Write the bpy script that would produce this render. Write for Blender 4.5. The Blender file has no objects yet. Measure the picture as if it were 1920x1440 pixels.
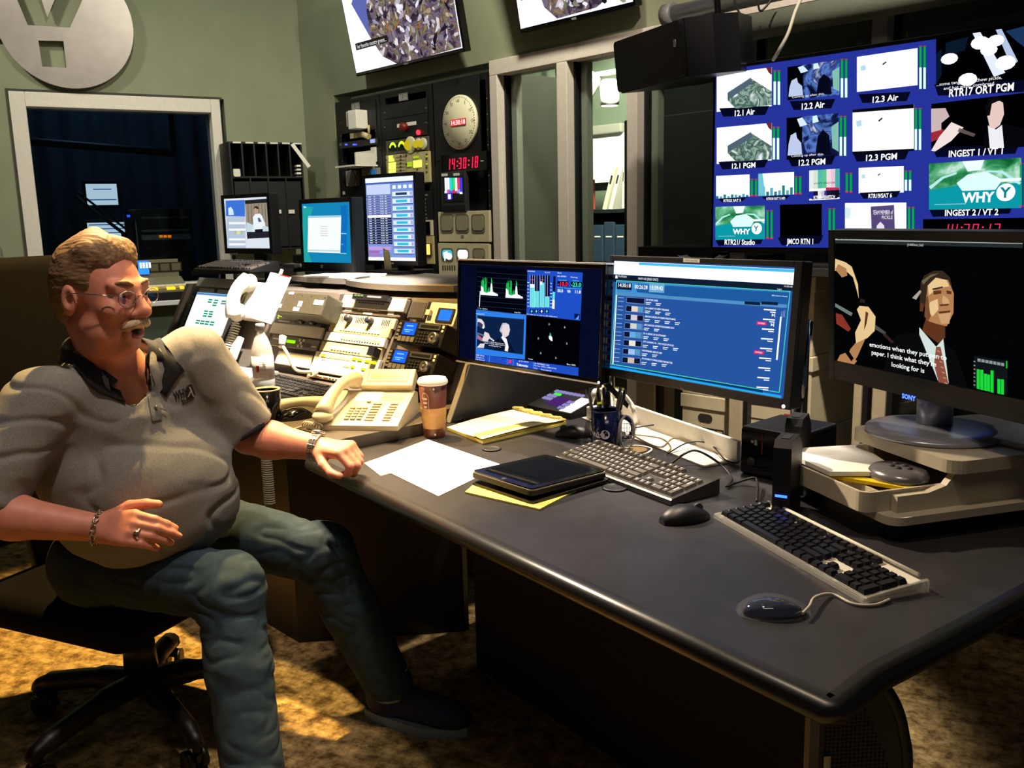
import bpy, bmesh, math, random
import numpy as np
from mathutils import Matrix, Vector
random.seed(7)
SC=bpy.context.scene; COL=SC.collection
R=math.radians; PI=math.pi
# ---------------------------------------------------------------- camera
FPX=1694.15; PITCH=R(10.524); ROLL=R(1.348); CH=1.36
cp,sp,cr,sr=math.cos(PITCH),math.sin(PITCH),math.cos(ROLL),math.sin(ROLL)
_X=Vector((1,0,0)); FWD=Vector((0,cp,-sp)); _U=Vector((0,sp,cp))
RT=_X*cr-_U*sr; UP=_X*sr+_U*cr; EYE=Vector((0,0,CH))
cam=bpy.data.cameras.new('camera'); co=bpy.data.objects.new('camera',cam); COL.objects.link(co)
cam.sensor_width=36; cam.lens=36*FPX/1920; cam.clip_start=.05
mm=Matrix.Identity(4)
for i,v in enumerate((RT,UP,-FWD)):
    for j in range(3): mm[j][i]=v[j]
mm.translation=EYE; co.matrix_world=mm; SC.camera=co
def ray(x,y): return RT*((x-960)/FPX)-UP*((y-720)/FPX)+FWD
def onz(x,y,z):                     # where the sight line meets a level surface
    d=ray(x,y); return EYE+d*((z-CH)/d.z)
def aty(x,y,Y):                     # where it reaches the depth Y
    d=ray(x,y); return EYE+d*(Y/d.y)
# ---------------------------------------------------------------- materials
def lin(c):
    if isinstance(c,str): c=tuple(int(c[i:i+2],16)/255 for i in (0,2,4))
    return tuple(v/12.92 if v<=.04045 else ((v+.055)/1.055)**2.4 for v in c[:3])
MATS={}
def mat(name,c,rough=.5,metal=0,spec=.5,noise=0,nscale=60,bump=0,bscale=200,trans=0,ior=1.45,coat=0,alpha=1):
    if name in MATS: return MATS[name]
    m=bpy.data.materials.new(name); m.use_nodes=True; nt=m.node_tree; b=nt.nodes['Principled BSDF']
    rgb=(*lin(c),1)
    b.inputs['Base Color'].default_value=rgb
    b.inputs['Roughness'].default_value=rough; b.inputs['Metallic'].default_value=metal
    b.inputs['Specular IOR Level'].default_value=spec; b.inputs['IOR'].default_value=ior
    b.inputs['Transmission Weight'].default_value=trans; b.inputs['Coat Weight'].default_value=coat
    b.inputs['Alpha'].default_value=alpha
    if noise or bump:
        tc=nt.nodes.new('ShaderNodeTexCoord')
    if noise:
        n=nt.nodes.new('ShaderNodeTexNoise'); n.inputs['Scale'].default_value=nscale; n.inputs['Detail'].default_value=4
        nt.links.new(tc.outputs['Object'],n.inputs['Vector'])
        r=nt.nodes.new('ShaderNodeValToRGB'); r.color_ramp.elements[0].position=.3; r.color_ramp.elements[1].position=.7
        r.color_ramp.elements[0].color=tuple(v*(1-noise) for v in rgb[:3])+(1,)
        r.color_ramp.elements[1].color=tuple(min(1,v*(1+noise)) for v in rgb[:3])+(1,)
        nt.links.new(n.outputs['Fac'],r.inputs['Fac']); nt.links.new(r.outputs['Color'],b.inputs['Base Color'])
    if bump:
        n2=nt.nodes.new('ShaderNodeTexNoise'); n2.inputs['Scale'].default_value=bscale; n2.inputs['Detail'].default_value=3
        nt.links.new(tc.outputs['Object'],n2.inputs['Vector'])
        bp=nt.nodes.new('ShaderNodeBump'); bp.inputs['Strength'].default_value=bump; bp.inputs['Distance'].default_value=.002
        nt.links.new(n2.outputs['Fac'],bp.inputs['Height']); nt.links.new(bp.outputs['Normal'],b.inputs['Normal'])
    MATS[name]=m; return m
def em(c,s=1.0):
    k='glow_%s_%.2f'%(c,s)
    if k in MATS: return MATS[k]
    m=bpy.data.materials.new(k); m.use_nodes=True; nt=m.node_tree; nt.nodes.clear()
    e=nt.nodes.new('ShaderNodeEmission'); e.inputs[0].default_value=(*lin(c),1); e.inputs[1].default_value=s
    o=nt.nodes.new('ShaderNodeOutputMaterial'); nt.links.new(e.outputs[0],o.inputs[0]); MATS[k]=m; return m
def em_noise(name,cols,scale,s=1.0,dist=2.0,vor=False):     # a moving picture on a screen: patchy colours that glow
    m=bpy.data.materials.new(name); m.use_nodes=True; nt=m.node_tree; nt.nodes.clear()
    tc=nt.nodes.new('ShaderNodeTexCoord')
    n=nt.nodes.new('ShaderNodeTexNoise'); n.inputs['Scale'].default_value=scale; n.inputs['Detail'].default_value=5
    n.inputs['Distortion'].default_value=dist
    nt.links.new(tc.outputs['Object'],n.inputs['Vector'])
    r=nt.nodes.new('ShaderNodeValToRGB'); el=r.color_ramp.elements
    el[0].position=cols[0][0]; el[0].color=(*lin(cols[0][1]),1); el[1].position=cols[-1][0]; el[1].color=(*lin(cols[-1][1]),1)
    for p,c in cols[1:-1]: q=el.new(p); q.color=(*lin(c),1)
    e=nt.nodes.new('ShaderNodeEmission'); e.inputs[1].default_value=s; o=nt.nodes.new('ShaderNodeOutputMaterial')
    nt.links.new(n.outputs['Fac'],r.inputs['Fac']); nt.links.new(r.outputs['Color'],e.inputs[0]); nt.links.new(e.outputs[0],o.inputs[0])
    MATS[name]=m; return m
def glass(name,c='ffffff',rough=0.0):
    if name in MATS: return MATS[name]
    m=bpy.data.materials.new(name); m.use_nodes=True; nt=m.node_tree; nt.nodes.clear()
    t=nt.nodes.new('ShaderNodeBsdfTransparent'); t.inputs[0].default_value=(*lin(c),1)
    g=nt.nodes.new('ShaderNodeBsdfGlossy'); g.inputs['Roughness'].default_value=rough
    f=nt.nodes.new('ShaderNodeFresnel'); ge=nt.nodes.new('ShaderNodeNewGeometry'); ma=nt.nodes.new('ShaderNodeMath'); ma.operation='MULTIPLY_ADD'; ma.inputs[1].default_value=1/1.5-1.5; ma.inputs[2].default_value=1.5
    nt.links.new(ge.outputs['Backfacing'],ma.inputs[0]); nt.links.new(ma.outputs[0],f.inputs[0])   # the same reflection on both faces of a pane
    x=nt.nodes.new('ShaderNodeMixShader'); o=nt.nodes.new('ShaderNodeOutputMaterial')
    nt.links.new(f.outputs[0],x.inputs[0]); nt.links.new(t.outputs[0],x.inputs[1]); nt.links.new(g.outputs[0],x.inputs[2]); nt.links.new(x.outputs[0],o.inputs[0])
    MATS[name]=m; return m
# ---------------------------------------------------------------- mesh building
class MB:
    def __init__(s,m=None): s.bm=bmesh.new(); s.mats=[]; s.i=0; s.M=Matrix.Identity(4); s.sm=False; (s.m(m) if m else 0)
    def m(s,mt):
        if mt not in s.mats: s.mats.append(mt)
        s.i=s.mats.index(mt); return s
    def _v(s,co): return s.bm.verts.new(s.M@Vector(co))
    def _f(s,vs,smooth=None):
        try: f=s.bm.faces.new(vs)
        except ValueError: return None
        f.material_index=s.i; f.smooth=s.sm if smooth is None else smooth; return f
    def poly(s,pts): return s._f([s._v(p) for p in pts])
    def box(s,x0,x1,y0,y1,z0,z1,bev=0,seg=2):
        if bev<=0:
            v=[s._v(p) for p in ((x0,y0,z0),(x1,y0,z0),(x1,y1,z0),(x0,y1,z0),(x0,y0,z1),(x1,y0,z1),(x1,y1,z1),(x0,y1,z1))]
            for q in ((3,2,1,0),(4,5,6,7),(0,1,5,4),(1,2,6,5),(2,3,7,6),(3,0,4,7)): s._f([v[k] for k in q])
        else:
            t=bmesh.new(); bmesh.ops.create_cube(t,size=1)
            for v in t.verts: v.co=Vector(((x0+x1)/2+v.co.x*(x1-x0),(y0+y1)/2+v.co.y*(y1-y0),(z0+z1)/2+v.co.z*(z1-z0)))
            bmesh.ops.bevel(t,geom=t.edges[:],offset=bev,segments=seg,affect='EDGES',profile=.5)
            s.join(t); t.free()
        return s
    def join(s,t,smooth=False,M=None):
        t.verts.index_update(); W=s.M@M if M else s.M
        vs=[s.bm.verts.new(W@v.co) for v in t.verts]
        for f in t.faces: s._f([vs[v.index] for v in f.verts],smooth or f.smooth)
    def prism(s,pts,z0,z1,axis='z',smooth=False):     # pts: 2D outline swept along an axis ('z','y','x')
        g={'z':lambda p,h:(p[0],p[1],h),'y':lambda p,h:(p[0],h,p[1]),'x':lambda p,h:(h,p[0],p[1])}[axis]
        a=[s._v(g(p,z0)) for p in pts]; b=[s._v(g(p,z1)) for p in pts]; n=len(pts)
        s._f(a[::-1] if axis!='y' else a,False); s._f(b if axis!='y' else b[::-1],False)
        for k in range(n):
            q=[a[k],a[(k+1)%n],b[(k+1)%n],b[k]]
            s._f(q if axis!='y' else q[::-1],smooth)
        return s
    def lathe(s,prof,seg=32,c=(0,0,0),ax='z',sx=1,sy=1,smooth=True):
        rings=[]
        for r,z in prof:
            ring=[]
            for k in range(seg):
                a=2*PI*k/seg; x,y=r*math.cos(a)*sx,r*math.sin(a)*sy
                p=(x,y,z) if ax=='z' else ((x,-z,y) if ax=='y' else (z,x,y))
                ring.append(s._v((c[0]+p[0],c[1]+p[1],c[2]+p[2])))
            rings.append(ring)
        for a,b in zip(rings,rings[1:]):
            for k in range(seg): s._f([a[k],a[(k+1)%seg],b[(k+1)%seg],b[k]],smooth)
        if prof[0][0]>1e-6: s._f(rings[0][::-1],False)
        if prof[-1][0]>1e-6: s._f(rings[-1],False)
        return s
    def cyl(s,p0,p1,r,r1=None,seg=16,smooth=True):
        p0,p1=Vector(p0),Vector(p1); d=p1-p0; q=d.to_track_quat('Z','Y').to_matrix().to_4x4(); q.translation=p0
        o=s.M; s.M=o@q; s.lathe([(r,0),(r if r1 is None else r1,d.length)],seg,smooth=smooth); s.M=o; return s
    def tube(s,pts,r,seg=8,closed=False):
        pts=[Vector(p) for p in pts]; n=len(pts); rings=[]; up=Vector((0,0,1)); rr=r if isinstance(r,(list,tuple)) else [r]*n
        prev=None
        for k in range(n):
            t=(pts[(k+1)%n]-pts[k-1]) if closed else (pts[min(k+1,n-1)]-pts[max(k-1,0)])
            t.normalize()
            if prev is None:
                a=t.cross(up)
                if a.length<1e-3: a=t.cross(Vector((1,0,0)))
            else: a=prev-t*prev.dot(t)
            a.normalize(); prev=a; b=t.cross(a)
            rings.append([s._v(pts[k]+a*rr[k]*math.cos(2*PI*j/seg)+b*rr[k]*math.sin(2*PI*j/seg)) for j in range(seg)])
        for k in range(n if closed else n-1):
            A,B=rings[k],rings[(k+1)%n]
            for j in range(seg): s._f([A[j],A[(j+1)%seg],B[(j+1)%seg],B[j]],True)
        if not closed: s._f(rings[0][::-1],False); s._f(rings[-1],False)
        return s
    def ell(s,c,r,seg=16,rot=None):
        t=bmesh.new(); bmesh.ops.create_uvsphere(t,u_segments=seg,v_segments=max(6,seg//2),radius=1)
        M=Matrix.Translation(c)@(rot.to_4x4() if rot else Matrix.Identity(4))@Matrix.Diagonal((*(r if hasattr(r,'__len__') else (r,r,r)),1))
        s.join(t,True,M); t.free(); return s
    def text(s,body,x,z,h,y=0,al='CENTER',w=None,ext=0,sx=1.0,font_h=.70,flat=False,rot=0,bold=0):
        c=bpy.data.curves.new('t','FONT'); c.body=body; c.align_x=al; c.size=h/font_h; c.resolution_u=2; c.extrude=ext; c.offset=bold*h
        o=bpy.data.objects.new('t',c); me=bpy.data.meshes.new_from_object(o)
        t=bmesh.new(); t.from_mesh(me)
        xs=[v.co.x for v in t.verts]
        k=sx
        if w and xs: k=w/max(1e-6,max(xs)-min(xs))
        cs,sn=math.cos(rot),math.sin(rot)
        for v in t.verts:
            X,Z=v.co.x*k,v.co.y-h/2
            X,Z=X*cs-Z*sn,X*sn+Z*cs
            v.co=Vector((x+X,z+Z,y+v.co.z)) if flat else Vector((x+X,y-v.co.z,z+Z))
        s.join(t); t.free(); bpy.data.objects.remove(o); bpy.data.curves.remove(c); bpy.data.meshes.remove(me); return s
    def build(s,name,parent=None,label=None,M=None,fix=False):
        if fix: bmesh.ops.recalc_face_normals(s.bm,faces=s.bm.faces[:])
        me=bpy.data.meshes.new(name); s.bm.to_mesh(me); s.bm.free()
        for mt in s.mats: me.materials.append(mt)
        o=bpy.data.objects.new(name,me); COL.objects.link(o)
        if parent: o.parent=parent
        if M is not None: o.matrix_world=M if not parent else o.matrix_world; 
        if M is not None and parent: o.matrix_local=M
        if label: o['label']=label
        return o
def tag(o,label,cat,group=None,kind=None):
    o['label']=label; o['category']=cat
    if group: o['group']=group
    if kind: o['kind']=kind
    return o
def thing(name,label,cat,M=None,group=None):
    o=bpy.data.objects.new(name,None); o.empty_display_size=.05; COL.objects.link(o)
    if M is not None: o.matrix_world=M
    return tag(o,label,cat,group)
def struct(mb,name,M=None,fix=False):
    o=mb.build(name,M=M,fix=fix); o['kind']='structure'; return o
def dup(root,M,label,group=None):
    r=root.copy(); COL.objects.link(r); r.matrix_world=M; r['label']=label
    if group: r['group']=group
    for ch in list(root.children):
        c=ch.copy(); COL.objects.link(c); c.parent=r
        for g in ch.children:
            d=g.copy(); COL.objects.link(d); d.parent=c
    return r
# ---------------------------------------------------------------- frames: local x to the right along a face, y into it, z up it
class Fr:
    def __init__(s,o,ang,tilt=0):        # ang: angle of the face direction u=(sin,-cos); tilt: top leans away
        s.M=Matrix.Translation(o)@Matrix.Rotation(R(ang-90),4,'Z')@Matrix.Rotation(-R(tilt),4,'X'); s.I=s.M.inverted()
        s.ox,s.oy,s.k=0,0,1
    def crop(s,ox,oy,k): s.ox,s.oy,s.k=ox,oy,k; return s
    def px(s,x,y,d=0):                   # photo point -> local (x,z) on the face y=d
        x=s.ox+x/s.k; y=s.oy+y/s.k
        o=s.I@EYE; v=s.I.to_3x3()@ray(x,y); t=(d-o.y)/v.y; p=o+v*t; return (p.x,p.z)
    def sub(s,x,y=0,z=0,rz=0): return s.M@Matrix.Translation((x,y,z))@Matrix.Rotation(rz,4,'Z')
    def quad(s,mb,pts,d=0):
        q=[s.px(*p) for p in pts]; mb.poly([(a,d,b) for a,b in q])
    def rect(s,mb,x0,y0,x1,y1,d=0):      # level rectangle between two photo points
        a=s.px(x0,y0); b=s.px(x1,y1); mb.poly([(a[0],d,b[1]),(b[0],d,b[1]),(b[0],d,a[1]),(a[0],d,a[1])])
    def txt(s,mb,body,x,y,hpx,d=0,wpx=None,al='CENTER',sx=1,bold=0):
        a=s.px(x,y-hpx/2); b=s.px(x,y+hpx/2); c=s.px(x,y); w=None
        if wpx: w=abs(s.px(x+wpx/2,y)[0]-s.px(x-wpx/2,y)[0])
        mb.text(body,c[0],c[1],abs(a[1]-b[1]),y=d,al=al,w=w,sx=sx,bold=bold)
def rrect(x0,x1,z0,z1,r,n=5):
    out=[]
    for cx,cz,a0 in ((x1-r,z0+r,-90),(x1-r,z1-r,0),(x0+r,z1-r,90),(x0+r,z0+r,180)):
        for k in range(n+1):
            a=R(a0+90*k/n); out.append((cx+r*math.cos(a),cz+r*math.sin(a)))
    return out
def arc(p0,p1,sag,n=12):                # hanging or bowed line
    p0,p1=Vector(p0),Vector(p1); sag=Vector(sag)
    return [p0.lerp(p1,k/n)+sag*(4*(k/n)*(1-k/n)) for k in range(n+1)]
def spline(pts,n=8):
    pts=[Vector(p) for p in pts]; P=[pts[0]]+pts+[pts[-1]]; out=[]
    for i in range(1,len(P)-2):
        for k in range(n):
            t=k/n; a,b,c,d=P[i-1],P[i],P[i+1],P[i+2]
            out.append(.5*((2*b)+(c-a)*t+(2*a-5*b+4*c-d)*t*t+(3*b-a-3*c+d)*t**3))
    out.append(pts[-1]); return out
# common materials
BLK=mat('black_plastic','15151a',.45,noise=.15); BLKG=mat('black_gloss','08080a',.12); DKG=mat('dark_grey_plastic','2c2c30',.5,noise=.1)
CHAR=mat('charcoal_metal','1d1e20',.5,.2,noise=.15); BEIGE=mat('beige_plastic','cfc6a8',.45,noise=.06); WHT=mat('white_plastic','e8e6e0',.4,noise=.04)
SILV=mat('silver_metal','b9bbc0',.3,.9,noise=.05); CHROME=mat('chrome','dddddd',.08,1); PAPER=mat('white_paper','f1f0ea',.8,noise=.03,nscale=15)
YPAPER=mat('yellow_paper','e8d66a',.8,noise=.05,nscale=15); RUB=mat('black_rubber','0e0e0f',.75,noise=.1); GREYP=mat('grey_plastic','77777a',.5,noise=.08)
SCRK=mat('screen_glass','06070a',.08); LBLW=mat('label_white','dedbd4',.7,noise=.03); REDM=mat('red_plastic','b0201c',.5,noise=.1)
# ================================================================ ROOM
def pbox(F,mb,x0,y0,x1,y1,d0,d1,bev=0):
    a=F.px(x0,y0,d0); b=F.px(x1,y1,d0)
    mb.box(min(a[0],b[0]),max(a[0],b[0]),d0,d1,min(a[1],b[1]),max(a[1],b[1]),bev)
AB=42.27; AA=119.71
p=aty(860,230,5.2); p.z=0; FB=Fr(p,AB)
cx=FB.px(569,200)[0]
FA=Fr(FB.M@Vector((cx,0,0)),AA)
WALLM=mat('sage_wall_paint','888d76',.85,noise=.05,nscale=5,bump=.15,bscale=300)
CARP=None
def carpet():
    m=bpy.data.materials.new('patterned_carpet'); m.use_nodes=True; nt=m.node_tree; b=nt.nodes['Principled BSDF']; L=nt.links.new
    tc=nt.nodes.new('ShaderNodeTexCoord'); mp=nt.nodes.new('ShaderNodeMapping'); L(tc.outputs['Object'],mp.inputs[0]); mp.inputs['Rotation'].default_value=(0,0,R(25))
    n=nt.nodes.new('ShaderNodeTexNoise'); n.inputs['Scale'].default_value=22; n.inputs['Detail'].default_value=6; n.inputs['Roughness'].default_value=.7; L(mp.outputs[0],n.inputs[0])
    w=nt.nodes.new('ShaderNodeTexBrick'); w.inputs['Scale'].default_value=9; w.inputs['Mortar Size'].default_value=.03; w.inputs['Color1'].default_value=(1,1,1,1); w.inputs['Color2'].default_value=(.72,.68,.62,1); w.inputs['Mortar'].default_value=(.5,.46,.4,1)
    L(mp.outputs[0],w.inputs[0])
    r=nt.nodes.new('ShaderNodeValToRGB'); e=r.color_ramp.elements; e[0].position=.38; e[0].color=(*lin('6a5634'),1); e[1].position=.66; e[1].color=(*lin('dcbf86'),1); L(n.outputs['Fac'],r.inputs[0])
    x=nt.nodes.new('ShaderNodeMix'); x.data_type='RGBA'; x.blend_type='MULTIPLY'; x.inputs[0].default_value=.35
    L(r.outputs[0],x.inputs[6]); L(w.outputs[0],x.inputs[7]); L(x.outputs[2],b.inputs['Base Color']); b.inputs['Roughness'].default_value=.95; b.inputs['Specular IOR Level'].default_value=.1
    n2=nt.nodes.new('ShaderNodeTexNoise'); n2.inputs['Scale'].default_value=350; L(tc.outputs['Object'],n2.inputs[0])
    bp=nt.nodes.new('ShaderNodeBump'); bp.inputs['Strength'].default_value=.5; bp.inputs['Distance'].default_value=.004; L(n2.outputs['Fac'],bp.inputs['Height']); L(bp.outputs[0],b.inputs['Normal'])
    return m
mb=MB(carpet()); mb.box(-6,6,-2.6,10,-.1,0); struct(mb,'floor')
mb=MB(mat('ceiling_black','16181a',.9,noise=.1)); mb.box(-6,6,-2.6,10,3.5,3.6); struct(mb,'ceiling')
# ---- wall with the racks and glazed booth
rk=[FB.px(x,200)[0] for x in (628,712,812,926)]; RT_=FB.px(775,163)[1]
HU=FB.px(1055,88)[1]               # top of the glazing
wx=[FB.px(x,300)[0] for x in (938,1062,1187)]
RW=4.4
mb=MB(WALLM); mb.box(cx-.15,RW,0,.14,HU,3.5); mb.box(cx-.15,rk[0]-.01,0,.14,0,HU); struct(mb,'wall_back',FB.M)
# ---- wall with the emblem and the studio window
def ar(pts): return [FA.px(*q) for q in pts]
wl=FA.px(49,202)[0]; wr=FA.px(395,213)[0]; wt=FA.px(220,206)[1]; wb=.98
AL=-3.2
mb=MB(WALLM)
mb.box(AL,wl-.09,0,.16,0,3.5); mb.box(wr+.09,.16,0,.16,0,3.5); mb.box(wl-.09,wr+.09,0,.16,wt+.09,3.5); mb.box(wl-.09,wr+.09,0,.16,0,wb-.09)
struct(mb,'wall_left',FA.M)
FRM=mat('window_frame_paint','d6d0c8',.5,noise=.05)
mb=MB(FRM)
for a,b,c,d in ((wl-.085,wl,wb-.085,wt+.085),(wr,wr+.06,wb-.085,wt+.085),(wl,wr,wt,wt+.085),(wl,wr,wb-.085,wb)): mb.box(a,b,-.02,.15,c,d,.004)
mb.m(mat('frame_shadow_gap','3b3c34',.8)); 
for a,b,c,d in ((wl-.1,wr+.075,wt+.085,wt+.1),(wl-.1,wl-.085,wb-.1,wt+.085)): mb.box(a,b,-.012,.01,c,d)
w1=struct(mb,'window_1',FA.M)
mb=MB(glass('studio_glass','c8d2d4')); mb.box(wl,wr,.07,.076,wb,wt); mb.build('pane',w1)
# ---- glazed screen wall: posts, header, panes
TRIM=mat('booth_frame_paint','cfc6be',.5,noise=.05)
mb=MB(TRIM)
px_posts=[(929,943),(1053,1072),(1183,1202),(1384,1414),(1641,1670)]
us=[(FB.px(a,300 if a<1300 else 80)[0],FB.px(b,300 if a<1300 else 80)[0]) for a,b in px_posts]
us.append((3.15,3.25)); us.append((3.95,4.05))
for a,b in us: mb.box(a,b,-.03,.1,0,HU-.075,.003)
mb.box(us[0][0],RW,-.03,.1,HU-.075,HU,.003)
mb.box(us[0][0],RW,-.02,.09,0,.12)
w2=struct(mb,'window_2',FB.M)
mb=MB(BLK)
for a,b in us[:-1]: mb.box(b,b+.012,.02,.06,.12,HU-.075)
mb.build('gasket',w2)
mb=MB(TRIM)
for a,b in us[:3]: mb.box(b+.012,b+.05,.06,.1,.12,HU-.075)
mb.build('inner_stop',w2)
mb=MB(glass('booth_glass','dfe6e2'))
for (a,b),(c,d) in zip(us,us[1:]): mb.box(b+.012,c,.04,.046,.12,HU-.075)
mb.build('pane',w2)
# ---- room behind the glass
BW=mat('booth_wall_paint','6d7a68',.85,noise=.08,nscale=4)
mb=MB(BW); mb.box(-3.2,RW,2.3,2.4,0,3.5); struct(mb,'wall_booth',FB.M)
DARKW=mat('booth_black','1a1d1f',.7,noise=.15,nscale=6)
q=FB.px(1203,300,1.15)[0]
mb=MB(DARKW); mb.box(q,RW,1.15,1.22,0,3.5); struct(mb,'wall_booth_unlit',FB.M)  # added dark wall, its black stands in for the booth's unlit side
mb=MB(BW); mb.box(.18,2.05,0,.16,0,3.5); struct(mb,'wall_booth_side',FA.M)
# lit white board on the booth's far wall
a=FB.px(1075,242,2.25); b=FB.px(1168,340,2.25)
t=thing('projection_screen','bright white lit screen on the far wall of the glazed booth','screen',FB.M)
mb=MB(mat('screen_cloth','f4f4f2',.8)); mb.box(a[0],b[0]+.02,2.24,2.28,b[1],a[1]-.07); mb.build('cloth',t)
mb=MB(mat('screen_case','9a988c',.5)); mb.box(a[0],b[0]+.02,2.2,2.29,a[1]-.07,a[1],.01); mb.build('case',t)
# dark cabinet in the booth
a=FB.px(1170,226,.85); b=FB.px(1170,330,.85)
t=thing('tall_cabinet','tall black cabinet behind the second pane of the booth glazing','cabinet',FB.M)
mb=MB(DARKW); mb.box(a[0],a[0]+.62,.85,1.13,0,a[1],.005); mb.build('body',t)
mb=MB(SILV); mb.box(a[0]+.1,a[0]+.112,.835,.85,FB.px(1195,325,.85)[1],FB.px(1195,312,.85)[1]); mb.build('handle',t)
# shelf with files
a=FB.px(1085,394,1.7); b=FB.px(1185,480,1.7)
t=thing('file_shelf','dark low shelf unit with blue file boxes behind the booth glass','shelf',FB.M)
zt=a[1]
mb=MB(mat('dark_steel','20262a',.5,.3,noise=.1)); mb.box(a[0],b[0]+.5,1.68,2.1,zt-.025,zt); mb.box(a[0],b[0]+.5,1.68,2.1,zt-.40,zt-.38); mb.box(a[0]-.02,a[0],1.68,2.1,0,zt); mb.box(b[0]+.5,b[0]+.52,1.68,2.1,0,zt); mb.build('frame',t)
mb=MB(BLK); mb.box(a[0],b[0]+.5,2.1,2.12,0,zt); mb.build('back',t)
for k in range(5):
    mb=MB(mat('blue_file','28394a',.5,noise=.1)); x=a[0]+.03+k*.11; mb.box(x,x+.095,1.7,2.0,zt-.379,zt-.09-.02*(k%2),.004); mb.m(LBLW); mb.box(x+.02,x+.075,1.697,1.7,zt-.2,zt-.19)
    tag(mb.build('file_box',M=FB.M),'dark blue file box inside the booth shelf, one of a row','file box','file boxes in the booth')
lean=[(1129,1136,-.32,'cream binder leaning left on the booth shelf','d8cfb8'),(1141,1147,-.32,'thin white binder leaning beside the cream binder','e2ded0'),(1165,1168,-.05,'narrow white folder upright by the dark cabinet','dcd8cc'),(1101,1106,0,'red book at the left end of the booth shelf','a03a2c')]
for x0,x1,an,lb,c in lean:
    h=.32 if x0>1110 else .22
    u0=FB.px(x0,394,1.75)[0]; w=FB.px(x1,394,1.75)[0]-u0
    mb=MB(mat('binder_'+c,c,.6,noise=.05)); mb.box(0,w,0,.22 if x0>1110 else .06,0,h,.003)
    mb.m(DKG); mb.box(w*.25,w*.75,-.001,.01,h*.6,h*.8)
    tag(mb.build('binder',M=FB.M@Matrix.Translation((u0,1.75,zt+(.001 if an==0 else w*math.sin(-an)*.02+.002)))@Matrix.Rotation(-an,4,'Y')),lb,'binder')
# booth lamps on a rail
a=FB.px(1135,142,1.5); rz=a[1]
t=thing('track_light','white cylinder spot lamps hanging from a ceiling rail in the booth','lamp',FB.M)
mb=MB(mat('track_white','c9c6ba',.5)); mb.box(a[0]-.45,a[0]+.5,1.48,1.52,rz-.0,rz+.03); mb.build('rail',t)
for dx in (-.3,.35): mb=MB(CHROME); mb.cyl((a[0]+dx,1.5,rz+.03),(a[0]+dx,1.5,3.5),.012); mb.build('drop_rod',t)
c1=FB.px(1140,150,1.5); c2=FB.px(1144,198,1.5)
mb=MB(mat('lamp_shell','f0eee2',.4)); mb.lathe([(.062,c2[1]),(.066,c2[1]+.04),(.066,c1[1]-.02),(.05,c1[1])],24,c=(FB.px(1143,175,1.5)[0],1.5,0)); mb.build('lamp_can',t)
mb=MB(em('fff3d0',6)); mb.lathe([(.0,c2[1]+.002),(.058,c2[1]-.002)],20,c=(FB.px(1143,175,1.5)[0],1.5,0)); mb.build('lens',t)
mb=MB(mat('lamp_shell','f0eee2',.4)); d0=FB.px(1118,140,1.5); d1=FB.px(1112,190,1.5)
mb.cyl((d0[0],1.5,d0[1]),(d1[0]-.06,1.42,d1[1]),.05,.075); mb.build('lamp_can',t)
mb=MB(em('fff6e0',25)); mb.cyl((d1[0]-.06,1.42,d1[1]),(d1[0]-.064,1.416,d1[1]-.004),.07,.07); mb.build('lens',t)
# ================================================================ studio behind the left window
SD=mat('studio_dark_wall','1c2226',.85,noise=.4,nscale=2.5)
mb=MB(SD); mb.box(-4.2,.3,3.2,3.3,0,3.5); mb.box(.2,.3,.17,3.2,0,3.5); mb.box(-4.2,-4.1,.16,3.2,0,3.5); struct(mb,'wall_studio',FA.M)
CURT=mat('studio_curtain','1d2a31',.95,noise=.3,nscale=3)
mb=MB(CURT)
prev=None
for k in range(93):
    x=-3.8+k*.042; y=2.9+.05*math.sin(k*1.3)+.02*math.sin(k*.37)
    cur=(mb._v((x,y,.05)),mb._v((x,y,3.2)))
    if prev: mb._f([prev[0],cur[0],cur[1],prev[1]],True)
    prev=cur
tag(mb.build('stage_curtain',M=FA.M),'dark blue-grey pleated curtain on the studio far wall behind the left window','curtain')
mb=MB(CHAR); a=FA.px(58,258,1.6); b=FA.px(200,282,1.6); mb.cyl((a[0]-.4,1.6,a[1]),(b[0]+.5,1.6,a[1]-.1),.03); mb.cyl((b[0]+.5,1.6,a[1]-.1),(b[0]+.5,1.6,3.5),.02); mb.cyl((a[0]-.4,1.6,a[1]),(a[0]-.4,1.6,3.5),.02)
tag(mb.build('lighting_pipe',M=FA.M),'dark hanging lighting pipe seen high through the left window','pipe')
def studio_screen(x0,y0,x1,y1,d,lb,lines):
    t=thing('studio_monitor',lb,'monitor',FA.M)
    a=FA.px(x0,y0,d); b=FA.px(x1,y1,d)
    mb=MB(BLK); mb.box(a[0]-.02,b[0]+.02,d,d+.05,b[1]-.02,a[1]+.02,.004); mb.box((a[0]+b[0])/2-.03,(a[0]+b[0])/2+.03,d+.02,d+.06,.735,b[1]-.015); mb.box((a[0]+b[0])/2-.12,(a[0]+b[0])/2+.12,d-.05,d+.12,.7205,.735); mb.build('housing',t)
    mb=MB(em('dfeeff',1.6)); mb.box(a[0],b[0],d-.004,d,b[1],a[1]); s=mb.build('screen',t)
    mb=MB(em('3f78c8',.9))
    for k in range(lines):
        z=b[1]+(a[1]-b[1])*(k+.5)/lines; mb.box(a[0]+.01+.04*(k%3),b[0]-.01-.03*(k%2),d-.006,d-.004,z-.004,z+.004)
    mb.build('picture',t)
    return t
studio_screen(160,345,222,384,1.5,'bright glowing monitor in the dark studio behind the left window',2)
studio_screen(163,418,247,470,1.1,'lower white screen with blue lines in the studio behind the head',7)
t=thing('microphone_arm','black jointed microphone arm leaning across the studio window','microphone arm',FA.M)
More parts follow.
